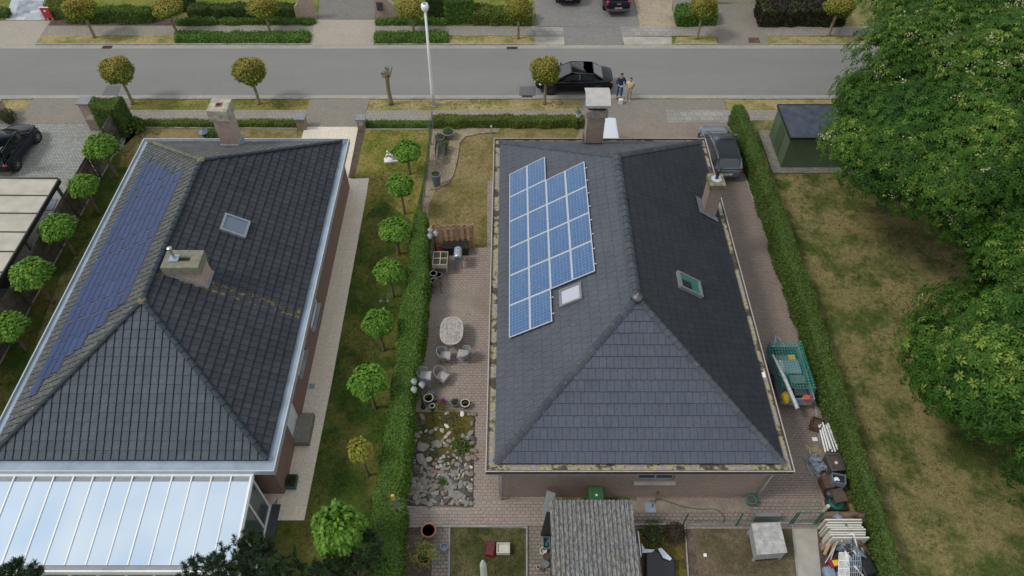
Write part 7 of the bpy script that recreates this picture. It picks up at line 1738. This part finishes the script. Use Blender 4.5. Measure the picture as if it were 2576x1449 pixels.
# stack of white panels standing on edge
t = thing('panel_stack', 'stack of white cabinet panels standing on edge by the hedge', 'panels', P(2125,1360)); x0, x1 = P(2080,1345,.6).x, P(2170,1345,.6).x; y0 = P(2120,1365,.6).y
ivory = simple('ivory_panel', (.58,.57,.5), .5, var=.1)
for i in range(8):
    yy_ = y0+.1*i+.03; MB().box(x0+rnd.uniform(-.06,.06), x1+rnd.uniform(-.08,.08), yy_, yy_+.055, .03, .95+rnd.uniform(-.08,.05)).build('panel', ivory, t)
t = thing('scrap_heap', 'heap of bent metal tubes, racks and planks at the lower right corner of the yard', 'scrap heap', P(2120,1420)); q = random.Random(6)
def pt(x, y, z): return P(x, y, z)
for (a, b, z0, z1, r_, mt) in (((2126,1317),(2190,1395),.95,.55,.025,'rust'),((2118,1342),(2172,1400),.9,.5,.03,'zinc'),((2148,1345),(2162,1400),1.0,.4,.028,'white_paint'),((2112,1345),(2148,1343),.9,1.0,.02,'white_paint'),((2112,1345),(2118,1362),.9,.7,.02,'white_paint'),((2108,1362),(2076,1416),.8,.3,.02,'zinc_light'),((2104,1366),(2084,1425),.8,.2,.02,'zinc_light'),((2142,1366),(2110,1388),1.0,.8,.015,'black'),((2148,1374),(2118,1384),1.0,.9,.015,'black'),((2145,1352),(2146,1385),1.0,1.0,.015,'black'),((2118,1386),(2150,1400),.9,.7,.02,'black'),((2150,1375),(2178,1402),.8,.4,.045,'zinc'),((2126,1388),(2140,1406),.9,.6,.04,'white_paint'),((2146,1384),(2158,1400),.8,.6,.03,'white_paint'),((2168,1378),(2172,1392),.6,.4,.04,'zinc_light'),((2142,1405),(2118,1449),.7,.5,.02,'zinc'),((2150,1425),(2172,1449),.7,.4,.035,'white_paint'),((2135,1412),(2125,1449),.75,.6,.02,'zinc_light'),((2128,1392),(2134,1440),.8,.5,.03,'white_paint')):
    MB().tube([pt(*a, z0), pt((a[0]+b[0])/2, (a[1]+b[1])/2, (z0+z1)/2+.02), pt(*b, z1)], r_, 6).build('metal_tube', M[mt], t)
for (a, b, z0, z1) in (((2104,1340),(2080,1385),.85,.1),((2098,1336),(2074,1395),.85,.1),((2110,1345),(2088,1400),.85,.12)): MB().bar(pt(*a, z0), pt(*b, z1), .11, .03, t=q.random()).build('plank', M['wood_warm'], t)
m = MB()
def rack(x0, x1, y0, y1, z, n, k, mt, nm='wire_rack'):
    m = MB(); A0, B0, C0, D0 = pt(x0, y1, z*.75), pt(x1, y1, z*.75), pt(x1-3, y0, z), pt(x0+3, y0, z)
    for i in range(n+1): f = i/n; m.tube([A0.lerp(B0, f), D0.lerp(C0, f)], .012, 4)
    for i in range(k+1): f = i/k; m.tube([A0.lerp(D0, f), B0.lerp(C0, f)], .016, 4)
    m.build(nm, M[mt], t)
rack(2108, 2138, 1390, 1470, .8, 9, 4, 'white_paint'); rack(2132, 2168, 1396, 1470, .75, 7, 5, 'zinc')
for i in range(10): c0 = pt(q.uniform(2095,2165), q.uniform(1365,1450), .2); MB().ball(c0, (q.uniform(.15,.3), q.uniform(.15,.3), .2), 7, .35).build('scrap_lump', gm if i % 2 else M['dark_steel'], t)
t = jbox('red_yellow_box', 'small dark red box with yellow front in the scrap heap', 2097, 1417, .28, .3, .3, simple('dark_red_box', (.2,.015,.03), .4), 'box', R(10), z=.1); MB().box(-.02,.2,-.1,.1,.301,.31).build('yellow_panel', M['yellow'], t, local=True)
jbox('blue_sack', 'blue grey sack at the bottom edge beside the scrap heap', 2090, 1440, .42, .5, .3, simple('blue_sack', (.2,.25,.33), .6, var=.2, bump=.02), 'sack', R(5), bevel=.08)
jbox('dark_bin', 'black bin between the scrap heap and the hedge', 2184, 1425, .55, .6, .5, M['black'], 'bin', R(15), bevel=.06)
t = thing('block', 'reddish stone block in front of the white panels', 'stone', P(2072,1378)); MB().box(-.14,.14,-.12,.14,.0,.14).build('stone', M['terracotta'] if 0 else simple('reddish_block', (.26,.18,.15), .9), t, local=True, bevel=.02)

# ================================================= grass blades standing out of the lawns (uncountable)
L_grass = leafmat('grass_blade', [(0, (.045,.085,.014)), (.45, (.10,.135,.028)), (.7, (.22,.19,.07)), (1, (.36,.29,.14))], .8, .15)
def grassfield(label, poly, dens, bias, seed, hh=.07, excl=None):
    q = np.random.default_rng(seed); pp = np.array([P(x, y)[:2] for x, y in poly]); lo, hi = pp.min(0), pp.max(0)
    n = int(np.prod(hi-lo)*dens); p = lo+(hi-lo)*q.random((n, 2)); ins = np.zeros(n, bool); j = len(pp)-1
    for i in range(len(pp)):
        a, b = pp[i], pp[j]; c = ((a[1] > p[:,1]) != (b[1] > p[:,1])) & (p[:,0] < (b[0]-a[0])*(p[:,1]-a[1])/(b[1]-a[1]+1e-12)+a[0]); ins ^= c; j = i
    p = p[ins]; n = len(p)
    f = sum(np.sin(p[:,0]*a+p[:,1]*b+c) for a, b, c in ((.9,.4,1),(-.5,1.1,2),(2.1,1.7,.4),(1.4,-2.3,3),(3.9,2.2,1.2),(-3.1,4.4,.6)))/6
    p = p[q.random(n) < .55+.9*f]; f = sum(np.sin(p[:,0]*a+p[:,1]*b+c) for a, b, c in ((.8,-.4,4),(.6,1.3,2),(2.6,-1.7,.4)))/3; n = len(p)
    ml = []
    for k in range(3):
        pos = np.c_[p+q.normal(0, .03, (n, 2)), np.full(n, .012)]; ax = np.c_[q.normal(0, .5, (n, 2)), np.ones(n)]
        ml.append(leafset(pos-np.array([pp[0][0], pp[0][1], 0]), ax, rdirs(n, q), hh*q.uniform(.6, 1.5, n), .028, np.clip(bias+.28*f+q.normal(0, .14, n), 0, 1), 'oval', .25))
    o = grow(ml, 'grass', L_grass, None); o.location = (pp[0][0], pp[0][1], 0); o['kind'] = 'stuff'; o['label'] = label; o['category'] = 'grass'
grassfield('patchy green and straw coloured grass of the field beside the big trees', [(1880,330),(1930,440),(2110,445),(2200,440),(2700,500),(2900,1500),(2320,1500),(2190,1140),(2130,966),(2040,683),(1960,470),(1900,345)], 42, .5, 1)
grassfield('green grass of the lawn between the red bungalow and the long hedge', [(925,330),(1080,330),(1040,520),(985,966),(925,1500),(700,1500),(770,1312),(838,966),(927,483),(932,448),(895,447)], 45, .28, 2, .06)
grassfield('dry lawn in front of the patio beside the gravel bed', [(1160,350),(1240,340),(1235,455),(1224,620),(1085,622),(1090,490),(1140,465)], 40, .72, 3, .05)
grassfield('grass of the rear lawn patch with the red cover', [(1134,1330),(1322,1328),(1322,1500),(1134,1500)], 60, .35, 4, .06)
grassfield('yellow grass of the near verge', [(932,251),(1462,251),(1462,275),(928,275)], 50, .7, 5, .06); grassfield('green yellow grass of the near verge left of the gate', [(332,251),(777,251),(774,274),(326,274)], 50, .45, 6, .06)
grassfield('short grass beside the wooden fence on the far left', [(345,330),(415,330),(140,700),(-60,1200),(-200,1200),(-60,900),(220,500)], 45, .3, 7, .06)
